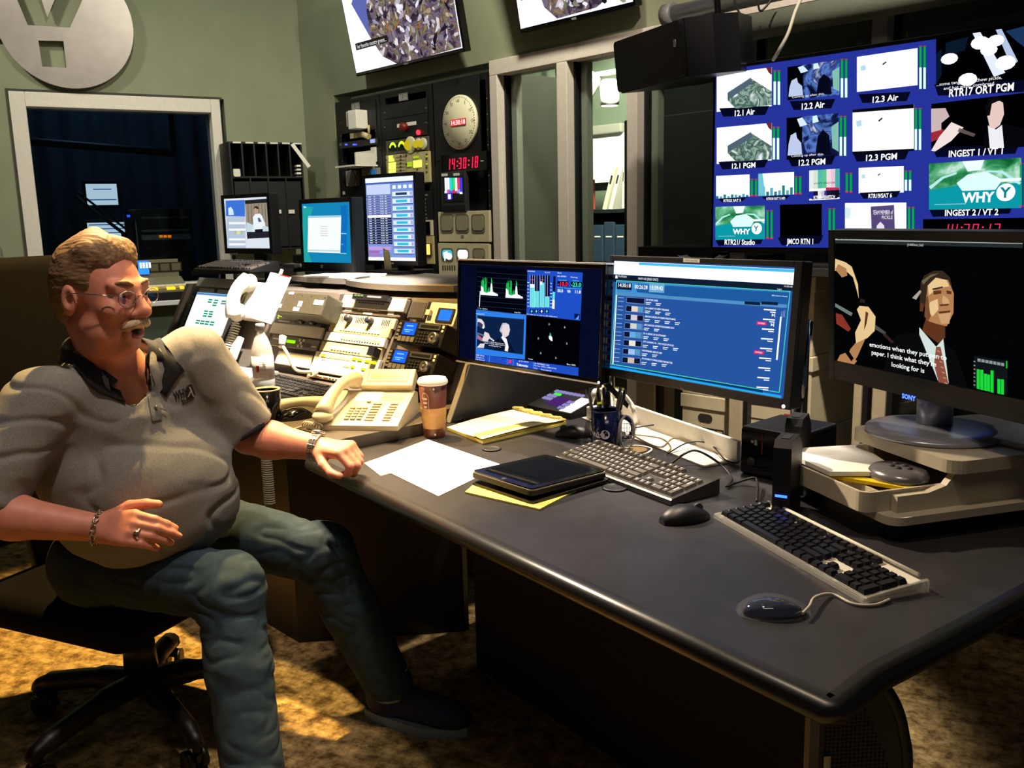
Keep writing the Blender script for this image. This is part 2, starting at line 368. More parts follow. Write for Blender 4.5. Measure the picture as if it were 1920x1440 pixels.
a=FA.px(140,368,.75); b=FA.px(232,438,.75)
mb=MB(CHAR); mb.cyl((a[0],.75,a[1]),(b[0],.75,b[1]),.012); mb.cyl((a[0]+.02,.75,a[1]+.03),(b[0]+.02,.75,b[1]+.03),.008); mb.build('arm',t)
mb=MB(BLK); mb.cyl((b[0],.75,b[1]+.01),(b[0]+.01,.75,.7205),.018); mb.build('post',t)
mb=MB(mat('studio_table_top','2a2d2e',.6)); mb.box(wl-.1,wr+.3,.5,1.9,.68,.72); 
tag(mb.build('studio_table',M=FA.M),'dark studio table behind the left window','table')
# small rack of units in the studio
t=thing('studio_rack','black equipment rack in the studio with a silver unit and amber lamps','rack',FA.M)
a=FA.px(262,405,1.0); b=FA.px(358,470,1.0)
mb=MB(BLK); mb.box(a[0]-.03,b[0]+.03,1.0,1.4,.7205,a[1]+.05,.003); mb.build('case',t)
mb=MB(SILV); c=FA.px(265,441,1.0); d=FA.px(357,448,1.0); mb.box(c[0],d[0],.985,1.0,d[1],c[1]); mb.build('silver_unit',t)
mb=MB(em('ff7a10',2)); 
for x in (302,310,318): e=FA.px(x,443,.98); mb.box(e[0]-.012,e[0]+.012,.982,.985,e[1]-.01,e[1]+.008)
mb.build('lamp',t)
mb=MB(GREYP)
for y in (407,431): e=FA.px(265,y,1.0); f=FA.px(355,y+2,1.0); mb.box(e[0],f[0],.99,1.0,f[1],e[1])
mb.build('unit_edge',t)
mb=MB(em('3058ff',3)); e=FA.px(241,405,.95); mb.box(e[0]-.01,e[0]+.01,.95,.96,e[1]-.008,e[1]+.008); mb.m(BLK); mb.box(e[0]-.03,e[0]+.03,.961,1.0,.7205,e[1]+.02)
tag(mb.build('indicator_lamp',M=FA.M),'tiny blue indicator light in the dark studio','lamp')
# ================================================================ our side of the left window: counter and audio desk
t=thing('wall_counter','white-edged counter under the left window','counter',FA.M)
zc=.90
mb=MB(mat('counter_green','46544a',.6,noise=.05)); mb.box(wl+.1,wr+.06,-.33,-.02,0,zc-.03); mb.build('base',t)
mb=MB(mat('counter_white','d5d5dc',.45)); mb.box(wl+.1,wr+.08,-.42,-.021,zc-.03,zc,.004); mb.build('worktop',t)
t=thing('audio_console','olive audio console with amber lit buttons under the left window','audio mixer',FA.M)
x0=FA.px(232,520,-.3)[0]; x1=FA.px(347,520,-.3)[0]
mb=MB(mat('console_olive','6f6c52',.5,noise=.08)); mb.prism([(-.40,zc+.0),(-.40,zc+.06),(-.17,zc+.13),(-.1,zc+.13),(-.1,zc+.24),(-.07,zc+.24),(-.07,zc)],x0,x1,'x'); mb.build('body',t,fix=True) if False else mb.build('body',t)
mb=MB(BLK); mb.box(x0,x1,-.41,-.40,zc+.005,zc+.05); mb.build('front_rail',t)
mb=MB(mat('meter_dark','2b2a22',.3))
for k in range(5):
    xx=x0+(x1-x0)*(.1+.19*k); mb.box(xx,xx+.07,-.104,-.1,zc+.16,zc+.22); mb.m(mat('meter_face','595640',.4)); mb.box(xx+.008,xx+.062,-.106,-.104,zc+.168,zc+.212); mb.m(MATS['meter_dark'])
mb.build('meter',t)
A_=Vector((0,-.40,zc+.06)); B_=Vector((0,-.17,zc+.13)); 
def onslope(mb,x,f,w,h,th=.008):
    c=A_.lerp(B_,f); o=mb.M; mb.M=o@Matrix.Translation((x,c.y,c.z))@Matrix.Rotation(math.atan2(.07,.23),4,'X'); mb.box(-w/2,w/2,-h/2,h/2,0,th); mb.M=o
nb=14
for k in range(nb):
    x=x0+(x1-x0)*(k+.5)/nb
    mb=MB(em('ffb020',2.2) if k in (3,5,6,9,10,12) else mat('button_dull','a08a50',.5)); onslope(mb,x,.12,.028,.03); mb.build('button',t)
mb=MB(mat('button_cream','d8cfa8',.5))
for k in range(nb): onslope(mb,x0+(x1-x0)*(k+.5)/nb,.3,.024,.03)
mb.build('key_row',t); 
mb=MB(em('2f86ff',1.5)); e=FA.px(258,492,-.106); f=FA.px(279,503,-.106); mb.box(e[0],f[0],-.11,-.104,zc+.15,zc+.235); mb.m(em('e8f4ff',1.6)); [mb.box(e[0]+.01+.018*k,e[0]+.022+.018*k,-.112,-.11,zc+.19,zc+.225) for k in range(4)]; mb.build('blue_display',t)
# switch plate
a=FA.px(0,462,-.01); b=FA.px(5,494,-.01); mb=MB(GREYP); mb.box(a[0]-.05,b[0],-.012,-.001,b[1],a[1],.003); mb.m(WHT); mb.box(b[0]-.035,b[0]-.02,-.018,-.012,(a[1]+b[1])/2-.015,(a[1]+b[1])/2+.015)
tag(mb.build('light_switch',M=FA.M),'grey switch plate on the green wall at the left edge','light switch')
# ---- emblem disc
EMB=mat('brushed_metal','c9c0bc',.36,.6,noise=.06,nscale=14)
c=FA.px(124,45,-.03); rr=abs(FA.px(248,45,-.03)[0]-c[0]); 
def emblem():
    n=72; hole_y=[FA.px(x,y,-.05) for x,y in ((34,-6),(32,14),(53,47),(132,52),(152,14),(160,-30),(104,-55),(89,33),(72,-30))]
    # round plate with a cut-out letter: plate built as outline strips around the openings
    import mathutils.geometry as G
    out=[(c[0]+rr*math.cos(2*PI*k/n),c[1]+rr*math.sin(2*PI*k/n)) for k in range(n)]
    fork=[FA.px(x,y,-.05) for x,y in ((22,-25),(52,47),(131,52),(166,-25),(112,-25),(89,33),(70,-25))]
    foot=[FA.px(x,y,-.05) for x,y in ((72,76),(79,125),(125,127),(119,77))]
    vs=[Vector((*q,0)) for q in out]; loops=[vs,[Vector((*q,0)) for q in fork],[Vector((*q,0)) for q in foot]]
    tris=G.tessellate_polygon(loops); allp=[v for l in loops for v in l]
    mb=MB(EMB); f=[mb._v((v.x,-.05,v.y)) for v in allp]; b=[mb._v((v.x,-.035,v.y)) for v in allp]
    for t_ in tris: mb._f([f[k] for k in t_]); mb._f([b[k] for k in t_[::-1]])
    o=0
    for l in loops:
        m_=len(l)
        for k in range(m_): mb._f([f[o+k],f[o+(k+1)%m_],b[o+(k+1)%m_],b[o+k]])
        o+=m_
    return mb
_b=EMB.node_tree.nodes['Principled BSDF']; _b.inputs['Anisotropic'].default_value=.85
_c=EMB.node_tree.nodes.new('ShaderNodeCombineXYZ'); [setattr(_c.inputs[i],'default_value',FA.M[i][0]) for i in range(3)]; EMB.node_tree.links.new(_c.outputs[0],_b.inputs['Tangent'])   # brushed along the wall
t=thing('wall_emblem','round brushed metal station emblem with a cut-out letter, high on the green wall','sign',FA.M)
emblem().build('plate',t,fix=True)
for dx,dz in ((-.3,-.25),(.3,-.2),(-.25,.3),(.28,.28)): mb=MB(SILV); mb.cyl((c[0]+dx*rr/.42,-.036,c[1]+dz*rr/.42),(c[0]+dx*rr/.42,.01,c[1]+dz*rr/.42),.012); mb.build('standoff',t)
a=FA.px(0,68,-.04); mb=MB(EMB); mb.box(a[0]-.35,FA.px(14,75,-.04)[0],-.03,.0,FA.px(0,72,-.04)[1],FA.px(0,40,-.04)[1]); tag(mb.build('emblem_letter',M=FA.M),'brushed metal bar of the lettering just left of the round emblem','sign')
# ---- pigeonhole sorter
t=thing('literature_sorter','black wall pigeonhole sorter beside the left window','sorter',FA.M)
FA.crop(0,0,1)
a=FA.px(428,265,-.28); b=FA.px(578,466,-.28); m_=FA.px(500,334,-.28)[1]
x0,x1,z0,z1=a[0],b[0],b[1],a[1]
mb=MB(mat('sorter_black','0b0c0d',.5,noise=.1)); mb.box(x0,x1,-.02,-.001,z0,z1)
for z in (z0,m_,z1-.012): mb.box(x0,x1,-.28,-.02,z,z+.012)
for k in range(7): xx=x0+(x1-x0-.01)*k/6; mb.box(xx,xx+.01,-.28,-.02,m_+.012,z1-.012)
for k in range(5): xx=x0+(x1-x0-.01)*k/4; mb.box(xx,xx+.01,-.28,-.02,z0+.012,m_)
mb.build('carcass',t)
mb=MB(LBLW)
for k in range(6): xx=x0+(x1-x0)*(k+.35)/6; mb.box(xx,xx+.05,-.284,-.28,z1-.011,z1-.001)
for x in (522,547): e=FA.px(x,396,-.285); mb.box(e[0]-.02,e[0]+.02,-.284,-.28,e[1]-.015,e[1]+.01)
mb.build('label_strip',t)
mb=MB(BLK); mb.box(x0+.02,x1-.02,-.27,-.02,z0+.02,m_-.02); mb.build('folders',t,'black folders filling the lower slots')
for k in range(4):
    e=FA.px(556,308+k*7,-.27); mb=MB(PAPER if k%2==0 else LBLW); mb.box(e[0],x1-.014,-.275,-.05,e[1]-.016,e[1]-.004)
    tag(mb.build('paper_stack',M=FA.M),'%s thin white paper stack in the top right sorter slot'%('topmost','second','third','lowest')[k],'papers','papers in the sorter')
e=FA.px(565,292,-.27); mb=MB(PAPER); mb.box(-.012,.012,-.009,-.005,-.09,.09); tag(mb.build('envelope',M=FA.M@Matrix.Translation((e[0]-.01,-.281,e[1]-.0))@Matrix.Rotation(-R(36),4,'Y')),'white envelope leaning slanted above the paper stacks in the sorter','envelope')
mb=MB(LBLW); e=FA.px(444,322,-.285); mb.box(e[0]-.022,e[0]+.022,-.285,-.2801,e[1]-.03,e[1]+.02,.008); tag(mb.build('badge',M=FA.M),'small round white sticker at the lower left of the sorter top row','sticker')
# ================================================================ RACKS in the back wall
RKM=mat('rack_black','101114',.5,.1,noise=.15); RKP=mat('rack_panel','17181b',.45,.2,noise=.12)
SIDEP=mat('rack_side_grey','7c7a70',.7,noise=.12,nscale=4)
C7=(600,120,5.647); C8=(640,350,6.0)
racks=[]
rl=['left equipment rack with speakers and loose boxes, nearest the room corner','middle equipment rack with yellow-lit switch panel','right equipment rack holding the round clock']
zt=RT_
for k in range(3):
    a,b=rk[k],rk[k+1]; t=thing('equipment_rack',rl[k],'equipment rack',FB.M,'equipment racks set in the wall'); racks.append(t)
    mb=MB(RKM); mb.box(a+.004,a+.045,0,.57,0,zt,.002); mb.box(b-.045,b-.004,0,.57,0,zt,.002); mb.box(a+.045,b-.045,0,.57,zt-.035,zt); mb.box(a+.045,b-.045,0,.57,0,.08); mb.box(a+.045,b-.045,.55,.57,.08,zt-.035); mb.build('case',t)
    mb=MB(SILV)
    for i in range(22):
        z=.3+i*.08
        for x in (a+.055,b-.055): mb.box(x-.004,x+.004,-.0009,.0,z-.003,z+.003)
    mb.m(RKP); mb.box(a+.045,a+.062,0,.03,.08,zt-.035); mb.box(b-.062,b-.045,0,.03,.08,zt-.035); mb.build('rail',t)
FB.crop(*C7)
for k,(x,y,s) in enumerate(((377,447,'RK.501'),(882,348,'RK.502'),(1475,233,'RK.503'))):
    mb=MB(GREYP); c=FB.px(x,y,-.006); mb.box(c[0]-.045,c[0]+.045,-.0075,-.0045,c[1]-.022,c[1]+.022); mb.m(mat('label_ivory','c9c6bb',.6)); mb.text(s,c[0],c[1],.03,y=-.0082,w=.08); mb.build('rack_label',racks[k])
mb=MB(SIDEP); mb.box(rk[3]+.002,rk[3]+.02,.06,.57,0,zt); q=mb.build('side_panel',racks[2])
def dev(name,label,cat,x0,y0,x1,y1,m,d0=-.012,dep=.3,group=None,bev=.002):
    t=thing(name,label,cat,FB.M,group); mb=MB(m); pbox(FB,mb,x0,y0,x1,y1,d0,-.0012 if d0<0 else dep,bev)
    a=FB.px(x0,y0,d0); b=FB.px(x1,y1,d0)
    if d0<0 and b[0]-a[0]>.2: mb.box(a[0]+.08,b[0]-.08,-.0012,.25,b[1]+.005,a[1]-.005)
    mb.build('case',t); return t
def det(t,name,fn,m):
    mb=MB(m); fn(mb); return mb.build(name,t)
# --- left rack
mb=MB(WHT); pbox(FB,mb,290,495,388,680,-.09,-.0045,.004); mb.m(mat('grey_shade_face','9a9a98',.5)); pbox(FB,mb,272,505,290,665,-.085,-.02,.003)
tag(mb.build('control_box',M=FB.M),'white wall box at the top of the left equipment rack','box')
for (x0,y0,x1,y1),lb in (((400,492,520,518),'long white label strip right of the white box on the left rack'),((462,545,480,570),'small square white label below the long strip on the left rack'),((462,578,480,600),'lower of the two small square labels on the left rack')):
    mb=MB(LBLW); pbox(FB,mb,x0,y0,x1,y1,-.0018,-.0004); tag(mb.build('label_strip',M=FB.M),lb,'label')
t=dev('blank_panel','black blank panel behind the white box at the top of the left rack','panel',205,455,600,690,RKP,-.004)
mb=MB(mat('masking_tape','c8b88c',.7)); pbox(FB,mb,315,738,460,772,-.008,-.001); tag(mb.build('tape_strip',M=FB.M),'cream tape strip across the left rack above the blue-lit unit','tape')
mb=MB(mat('masking_tape','c8b88c',.7)); c=FB.px(490,740,-.02); mb.cyl((c[0]-.03,-.03,c[1]),(c[0]+.03,-.02,c[1]-.02),.018); mb.cyl((c[0]+.03,-.02,c[1]),(c[0]+.03,-.02,c[1]+.05),.008); tag(mb.build('cable_plug',M=FB.M),'cream plug hanging above the blue-lit unit in the left rack','plug')
t=dev('rack_unit','slim rack unit with blue lights in the left rack','rack unit',205,835,590,850,DKG,-.02)
mb=MB(); pts=None
t2=t
def blue(mb):
    for x,w in ((262,10),(277,8),(345,14),(362,8),(378,6)): pbox(FB,mb,x,845,x+w,860,-.024,-.02)
det(t,'blue_light',blue,em('3040ff',4)); det(t,'lit_display',lambda mb:pbox(FB,mb,530,800,578,832,-.024,-.02),em('a8c0ff',1.0))
det(t,'ear',lambda mb:(pbox(FB,mb,205,842,228,866,-.023,-.02),pbox(FB,mb,578,800,592,826,-.023,-.02)),GREYP)
t=thing('white_tray','white plastic tray with an upright back, sticking out of the left rack','tray',FB.M)
mb=MB(WHT); c=FB.px(262,1050,-.1); d=FB.px(470,1075,-.1); e=FB.px(440,895,-.02)
mb.box(c[0]-.02,d[0],-.16,-.001,c[1]-.03,c[1]-.02); mb.build('shelf',t)
mb=MB(WHT); mb.box(c[0],d[0]-.04,-.012,-.001,c[1]-.02,c[1]+.07); mb.box(d[0]-.05,d[0]-.005,-.014,-.001,c[1]+.0,e[1]); mb.build('back',t)
mb=MB(LBLW); mb.box(d[0]-.012,d[0],-.16,-.012,c[1]-.02,c[1]+.05); mb.build('side',t)
for (x0,y0,x1,y1),lb,st in (((270,1135,385,1288),'grey small speaker low in the left rack, without a sticker',0),((440,1112,608,1240),'small speaker with a blue sticker beside the plain grey one',1)):
    t=dev('rack_speaker',lb,'speaker',x0,y0,x1,y1,mat('speaker_grey','8c867c',.6,noise=.1),-.03,.1)
    c=FB.px((x0+x1)/2,(y0+y1)/2,-.033); rr=abs(FB.px(x1,y0,-.03)[0]-c[0])*.8
    mb=MB(mat('speaker_cloth','6b665e',.9,noise=.2,nscale=400)); mb.lathe([(rr*1.08,.031),(rr,.036),(rr*.6,.034),(0,.033)],24,c=(c[0],0,c[1]),ax='y'); mb.build('cone',t)
    if st: det(t,'sticker',lambda mb:pbox(FB,mb,532,1120,590,1190,-.04,-.033),mat('sticker_blue','2f8fe8',.5))
t=dev('drawer_unit','dark rack drawer with a small white tag below the speakers','drawer',215,1310,600,1440,RKP,-.012); det(t,'tag_label',lambda mb:pbox(FB,mb,240,1350,262,1382,-.016,-.012),LBLW)
FB.crop(0,0,1)
for k in range(3):
    t=dev('rack_unit','black unit in the lower left rack, %s below the dark drawer'%('first','second','third')[k],'rack unit',641,385+k*42,700,422+k*42,RKP,-.010); det(t,'trim_strip',lambda mb:pbox(FB,mb,645,400+k*42,696,402+k*42,-.014,-.010),DKG)
# --- middle rack
FB.crop(*C7)
for (x0,y0,x1,y1),lb in (((670,420,1135,515),'black drawer at the top of the middle rack'),((670,575,1135,748),'black panel with a red knob in the middle rack')):
    t=dev('drawer_unit',lb,'drawer',x0,y0+20,x1,y1,RKP,-.008)
    det(t,'screw',lambda mb:[pbox(FB,mb,x,y,x+9,y+9,-.012,-.008) for x,y in ((x0+8,y0+90),(x1-22,y0+40))],SILV)
    if y0==575:
        det(t,'label_strip',lambda mb:(pbox(FB,mb,815,638,905,662,-.011,-.008),pbox(FB,mb,915,620,1015,643,-.011,-.008)),LBLW)
        mb=MB(mat('dark_red_knob','6a1714',.4)); c=FB.px(878,668,-.03); mb.lathe([(.026,.008),(.026,.04),(.015,.045),(0,.045)],20,c=(c[0],0,c[1]),ax='y'); mb.build('knob',t)
        mb=MB(em('ff2030',5)); c=FB.px(1030,724,-.02); mb.lathe([(.014,.008),(.014,.018),(0,.022)],16,c=(c[0],0,c[1]),ax='y'); mb.build('red_lamp',t)
t=dev('meter_unit','grey rack unit with two green meters and three yellow dials','meter unit',695,818,1145,916,mat('unit_grey','55534c',.5,.2,noise=.1),-.015)
for k,(x,y) in enumerate(((768,880),(862,868))):
    mb=MB(mat('meter_well','0c1f12',.3)); pbox(FB,mb,x-42,y-32,x+42,y+34,-.019,-.015); c=FB.px(x,y+20,-.021)
    mb.m(em('c8ee30',1.6)); n=9; R0,R1=.052,.036
    for i in range(n):
        a0,a1=R(28+(124/n)*i),R(28+(124/n)*(i+1)); mb.poly([(c[0]+r_*math.cos(q_)*.8,-.0195,c[1]-.012+r_*math.sin(q_)) for r_,q_ in ((R0,a0),(R0,a1),(R1,a1),(R1,a0))])
    mb.build('meter',t)
for x,y,r_ in ((945,860,.05),(1030,850,.034),(1080,846,.034)):
    mb=MB(mat('dial_ivory','cfc9a8',.5)); c=FB.px(x,y,-.02); mb.lathe([(r_,.015),(r_,.022),(r_*.9,.024),(0,.024)],28,c=(c[0]+.01,0,c[1]),ax='y'); mb.build('dial',t)
    mb=MB(em('e8cf2a',.7)); mb.lathe([(r_*.62,.024),(r_*.5,.036),(0,.036)],20,c=(c[0]-.006,0,c[1]),ax='y'); mb.build('dial_cap',t)
t=dev('switch_panel','beige rack switch panel with glowing yellow-green buttons','switch panel',697,970,1162,1250,mat('panel_beige','b7ab7e',.5,noise=.06),-.018)
det(t,'dark_stud',lambda mb:[pbox(FB,mb,x,y,x+12,y+14,-.022,-.018) for x,y in [(845,965+38*i) for i in range(5)]+[(1120,950+46*i) for i in range(5)]+[(905,960),(905,1050),(1020,1110),(690,1010)]],DKG)
det(t,'seam',lambda mb:(pbox(FB,mb,908,950,912,1160,-.0185,-.018),[pbox(FB,mb,800,985+36*i,900,988+36*i,-.0185,-.018) for i in range(5)]),mat('seam_brown','7c7250',.6))
for x0,y0,x1,y1,s in ((725,972,763,998,2.2),(725,1006,775,1030,2.2),(725,1048,795,1076,2.4),(725,1084,795,1112,2.4),(725,1124,795,1150,2.2),(735,1165,748,1190,2),(920,1040,968,1058,1.2),(920,1066,968,1085,1.2),(985,980,1038,994,1.2),(985,1025,1070,1050,2.4),(985,1060,1070,1090,2.4),(1000,1145,1040,1155,1),(1118,970,1136,985,1),(1118,1048,1136,1066,1),(1060,1225,1075,1240,1)):
    mb=MB(em('e6ff5a' if s>2 else 'b6d820',s*.75)); pbox(FB,mb,x0,y0,x1,y1,-.024,-.018,.001); mb.build('lit_button',t)
FB.crop(*C8)
t=dev('patch_panel','dark panel with white label lines right of the tall monitor','panel',880,55,1022,372,RKP,-.01); det(t,'label_line',lambda mb:[pbox(FB,mb,905,y,x,y+14,-.013,-.01) for y,x in ((88,968),(135,945),(178,945),(222,948),(262,950),(305,955),(345,962))],GREYP)
t=dev('rack_monitor','white-framed dark rack screen beside the tall monitor','monitor',890,378,1022,550,mat('frame_ivory','c6bfa5',.5),-.014); det(t,'screen',lambda mb:pbox(FB,mb,895,395,998,545,-.017,-.014),SCRK)
t=dev('lamp_panel','beige rack panel with a square orange lamp','panel',885,556,1042,872,mat('panel_beige','b7ab7e',.5),-.014)
det(t,'bezel',lambda mb:pbox(FB,mb,880,640,1005,780,-.024,-.014),mat('lamp_bezel','3a1206',.5)); det(t,'orange_lamp',lambda mb:pbox(FB,mb,888,648,990,765,-.03,-.024),em('ffb44a',2.6))
# --- right rack: clock panel, digits, small monitors
FB.crop(*C7)
t=thing('wall_clock','round cream studio clock with a red digital window in the right rack','clock',FB.M)
mb=MB(RKP); pbox(FB,mb,1195,210,1700,985,-.012,-.0012,.002); mb.build('panel',t)
c=FB.px(1469,617,-.03); rr=(FB.px(1469,325,-.03)[1]-FB.px(1469,908,-.03)[1])/2
mb=MB(mat('clock_face','efe9cc',.5)); mb.lathe([(rr,.012),(rr,.026),(rr*.985,.03),(0,.03)],64,c=(c[0],0,c[1]),ax='y'); mb.build('face',t)
mb=MB(mat('clock_ink','55523f',.7))
for k in range(60):
    a=2*PI*k/60; r_=rr*.92; l=.006 if k%5 else .011; x,z=c[0]+r_*math.sin(a),c[1]+r_*math.cos(a)
    o=mb.M; mb.M=Matrix.Translation((x,-.0305,z))@Matrix.Rotation(a,4,'Y'); mb.box(-.0014,.0014,-.0008,.0004,-l/2,l/2); mb.M=o
for k in range(12):
    a=2*PI*k/12; mb.text(str(k*5 if k else 60),c[0]+rr*.79*math.sin(a),c[1]+rr*.79*math.cos(a),.017,y=-.0308)
mb.build('numerals',t)
mb=MB(mat('red_window','c81a1e',.4)); q=FB.px(1465,617,-.031); mb.box(q[0]-.065,q[0]+.065,-.034,-.03,q[1]-.018,q[1]+.018); mb.m(em('ff5050',.9)); mb.box(q[0]-.062,q[0]+.062,-.0345,-.034,q[1]-.016,q[1]+.016); mb.build('red_window',t)
mb=MB(em('ffffff',1.6)); mb.text('14:30:18',q[0],q[1],.024,y=-.0355,w=.118); mb.build('digits',t)
SEG={'0':'abcdef','1':'bc','2':'abged','3':'abgcd','4':'fgbc','5':'afgcd','6':'afgedc','7':'abc','8':'abcdefg','9':'abcdfg'}
def seven(mb,s,x,z,h,y,w=None,gap=.28):
    w=w or h*.5; t_=h*.12; sh=.1
    for ch in s:
        if ch==':':
            for dz in (.3,.68): mb.box(x+h*.04+dz*h*sh,x+h*.04+t_+dz*h*sh,y-.002,y,z+h*dz-t_/2,z+h*dz+t_/2)
            x+=h*.24; continue
        for g in SEG[ch]:
            X0,X1,Z0,Z1={'a':(0,w,h-t_,h),'d':(0,w,0,t_),'g':(0,w,h/2-t_/2,h/2+t_/2),'b':(w-t_,w,h/2,h),'c':(w-t_,w,0,h/2),'f':(0,t_,h/2,h),'e':(0,t_,0,h/2)}[g]
            e=t_*.25; p_=[(X0+e,Z0+e),(X1-e,Z0+e),(X1-e,Z1-e),(X0+e,Z1-e)]
            mb.prism([(x+a+b*sh,z+b) for a,b in p_],y-.002,y,'y')
        x+=w+h*gap
    return x
t=thing('digital_clock','black digital clock reading in bright red figures under the round clock','clock',FB.M)
mb=MB(BLKG); pbox(FB,mb,1270,965,1770,1125,-.02,-.0012,.003); mb.build('case',t)
a=FB.px(1335,1118,-.02); b=FB.px(1690,1050,-.02); h=FB.px(1500,985,-.02)[1]-FB.px(1500,1110,-.02)[1]
mb=MB(em('ff1440',3)); x=seven(mb,'14:30:18',a[0]+.01,FB.px(1500,1112,-.02)[1],h*.98,-.0205,w=h*.36,gap=.22); o=mb.build('digits',t)
sx=(b[0]-a[0])/(x-a[0]+.0); o.matrix_local=Matrix.Translation((a[0],0,0))@Matrix.Diagonal((sx,1,1,1))@Matrix.Translation((-a[0],0,0))
mb=MB(LBLW); pbox(FB,mb,1700,1022,1728,1030,-.0215,-.02); mb.build('label_strip',t)
t=thing('colour_bar_monitor','small rack monitor showing colour bars in the right rack','monitor',FB.M)
mb=MB(DKG); pbox(FB,mb,1275,1150,1545,1560,-.03,-.0012,.003); mb.build('case',t)
mb=MB(BLK); pbox(FB,mb,1300,1195,1520,1450,-.034,-.03); mb.build('bezel',t)
bars=['e8e8f0','e8e8f0','20c8d0','30c860','d8e8e8','d03058','3040d0']
mb=MB()
for k,cc in enumerate(bars): mb.m(em(cc,1.3)); pbox(FB,mb,1318+k*27,1205,1345+k*27,1365,-.036,-.034)
for k,cc in enumerate(['d8f0f0','c050a0','4050e0','c83060','c83060','8090ff','3040d0']): mb.m(em(cc,1.2)); pbox(FB,mb,1318+k*27,1330 if k%2 else 1345,1345+k*27,1368,-.0365,-.034)
mb.m(em('3030c0',1)); pbox(FB,mb,1340,1370,1400,1435,-.036,-.034); mb.m(em('f0f0ff',1.4)); pbox(FB,mb,1355,1380,1385,1430,-.0365,-.034); pbox(FB,mb,1478,1355,1505,1375,-.037,-.034)
mb.build('picture',t)
mb=MB(LBLW); pbox(FB,mb,1285,1163,1345,1185,-.034,-.03); pbox(FB,mb,1410,1158,1470,1180,-.034,-.03); mb.build('label_strip',t)
mb=MB(RKP); pbox(FB,mb,1290,1500,1530,1545,-.034,-.03); mb.build('control_door',t)
t=dev('blank_panel','dark recessed blank panel right of the colour bar monitor','panel',1560,1130,1770,1560,mat('panel_dark','1c1d20',.4,noise=.1),.06,.1)
FB.crop(*C8)
CRT=mat('crt_glass','8f8b72',.15,noise=.05); CB=mat('crt_bezel','c9c0a0',.5,noise=.08,nscale=30)
def crt3(lb,y0,y1,lit,scr):
    t=thing('triple_monitor',lb,'monitor',FB.M)
    mb=MB(CB); pbox(FB,mb,1085,y0,1668,y1,-.02,-.0012,.003); mb.build('case',t)
    for k,(xa,xb) in enumerate(((1115,1265),(1285,1440),(1465,1620))):
        a=FB.px(xa,scr[0],-.02); b=FB.px(xb,scr[1],-.02)
        if lit: a=(a[0]+.012,a[1])
        mb=MB(mat('crt_rim','6e6a5a' if not lit else '5a5c5e',.5)); mb.prism(rrect(a[0],b[0],b[1],a[1],.018),-.024,-.02,'y'); mb.build('screen_rim',t)
        m_=CRT if not(lit and k<2) else em('40b8d0' if k==0 else 'e0f4ff',1.3 if k else 1.1)
        mb=MB(m_); mb.prism(rrect(a[0]+.012,b[0]-.006,b[1]+.012,a[1]-.01,.02),-.027,-.024,'y'); mb.build('tube_face',t)
        if lit and k==0:
            mb=MB(em('f4ffff',1.6)); q=((a[0]+b[0])/2+.02,(a[1]+b[1])/2-.01); mb.prism([(q[0]+.028*math.cos(i*.5),q[1]+.02*math.sin(i*.5)) for i in range(12)],-.0285,-.027,'y'); mb.prism([(q[0]-.05,q[1]+.02),(q[0]-.01,q[1]+.03),(q[0]-.04,q[1]-.03)],-.0283,-.027,'y'); mb.build('picture',t)
    return t
t=crt3('cream unit of three blank tube screens in the right rack, above the lit one',285,625,0,(312,515))
mb=MB(GREYP); pbox(FB,mb,1345,545,1375,575,-.022,-.02); mb.build('badge',t)
t=crt3('cream unit of three tube screens with two lit, below the blank unit',636,1020,1,(690,835))
mb=MB(mat('panel_slot','4a4636',.6)); [pbox(FB,mb,1135+k*26,885,1150+k*26,940,-.0215,-.02) for k in range(6)]; mb.build('control',t)
for (a_,b_) in ((1180,1240),(1290,1350),(1540,1590)):
    pass
# dark unit with red lamps low behind the tall monitor base
FB.crop(*C8)
t=dev('rack_unit','black unit with two red lights low in the middle rack','rack unit',800,925,1015,1000,BLK,-.03); det(t,'red_light',lambda mb:(pbox(FB,mb,842,962,870,982,-.034,-.03),pbox(FB,mb,888,960,935,988,-.034,-.03)),em('ff3050',4)); det(t,'green_light',lambda mb:pbox(FB,mb,952,975,970,992,-.034,-.03),em('80c090',.7))
FB.crop(0,0,1)
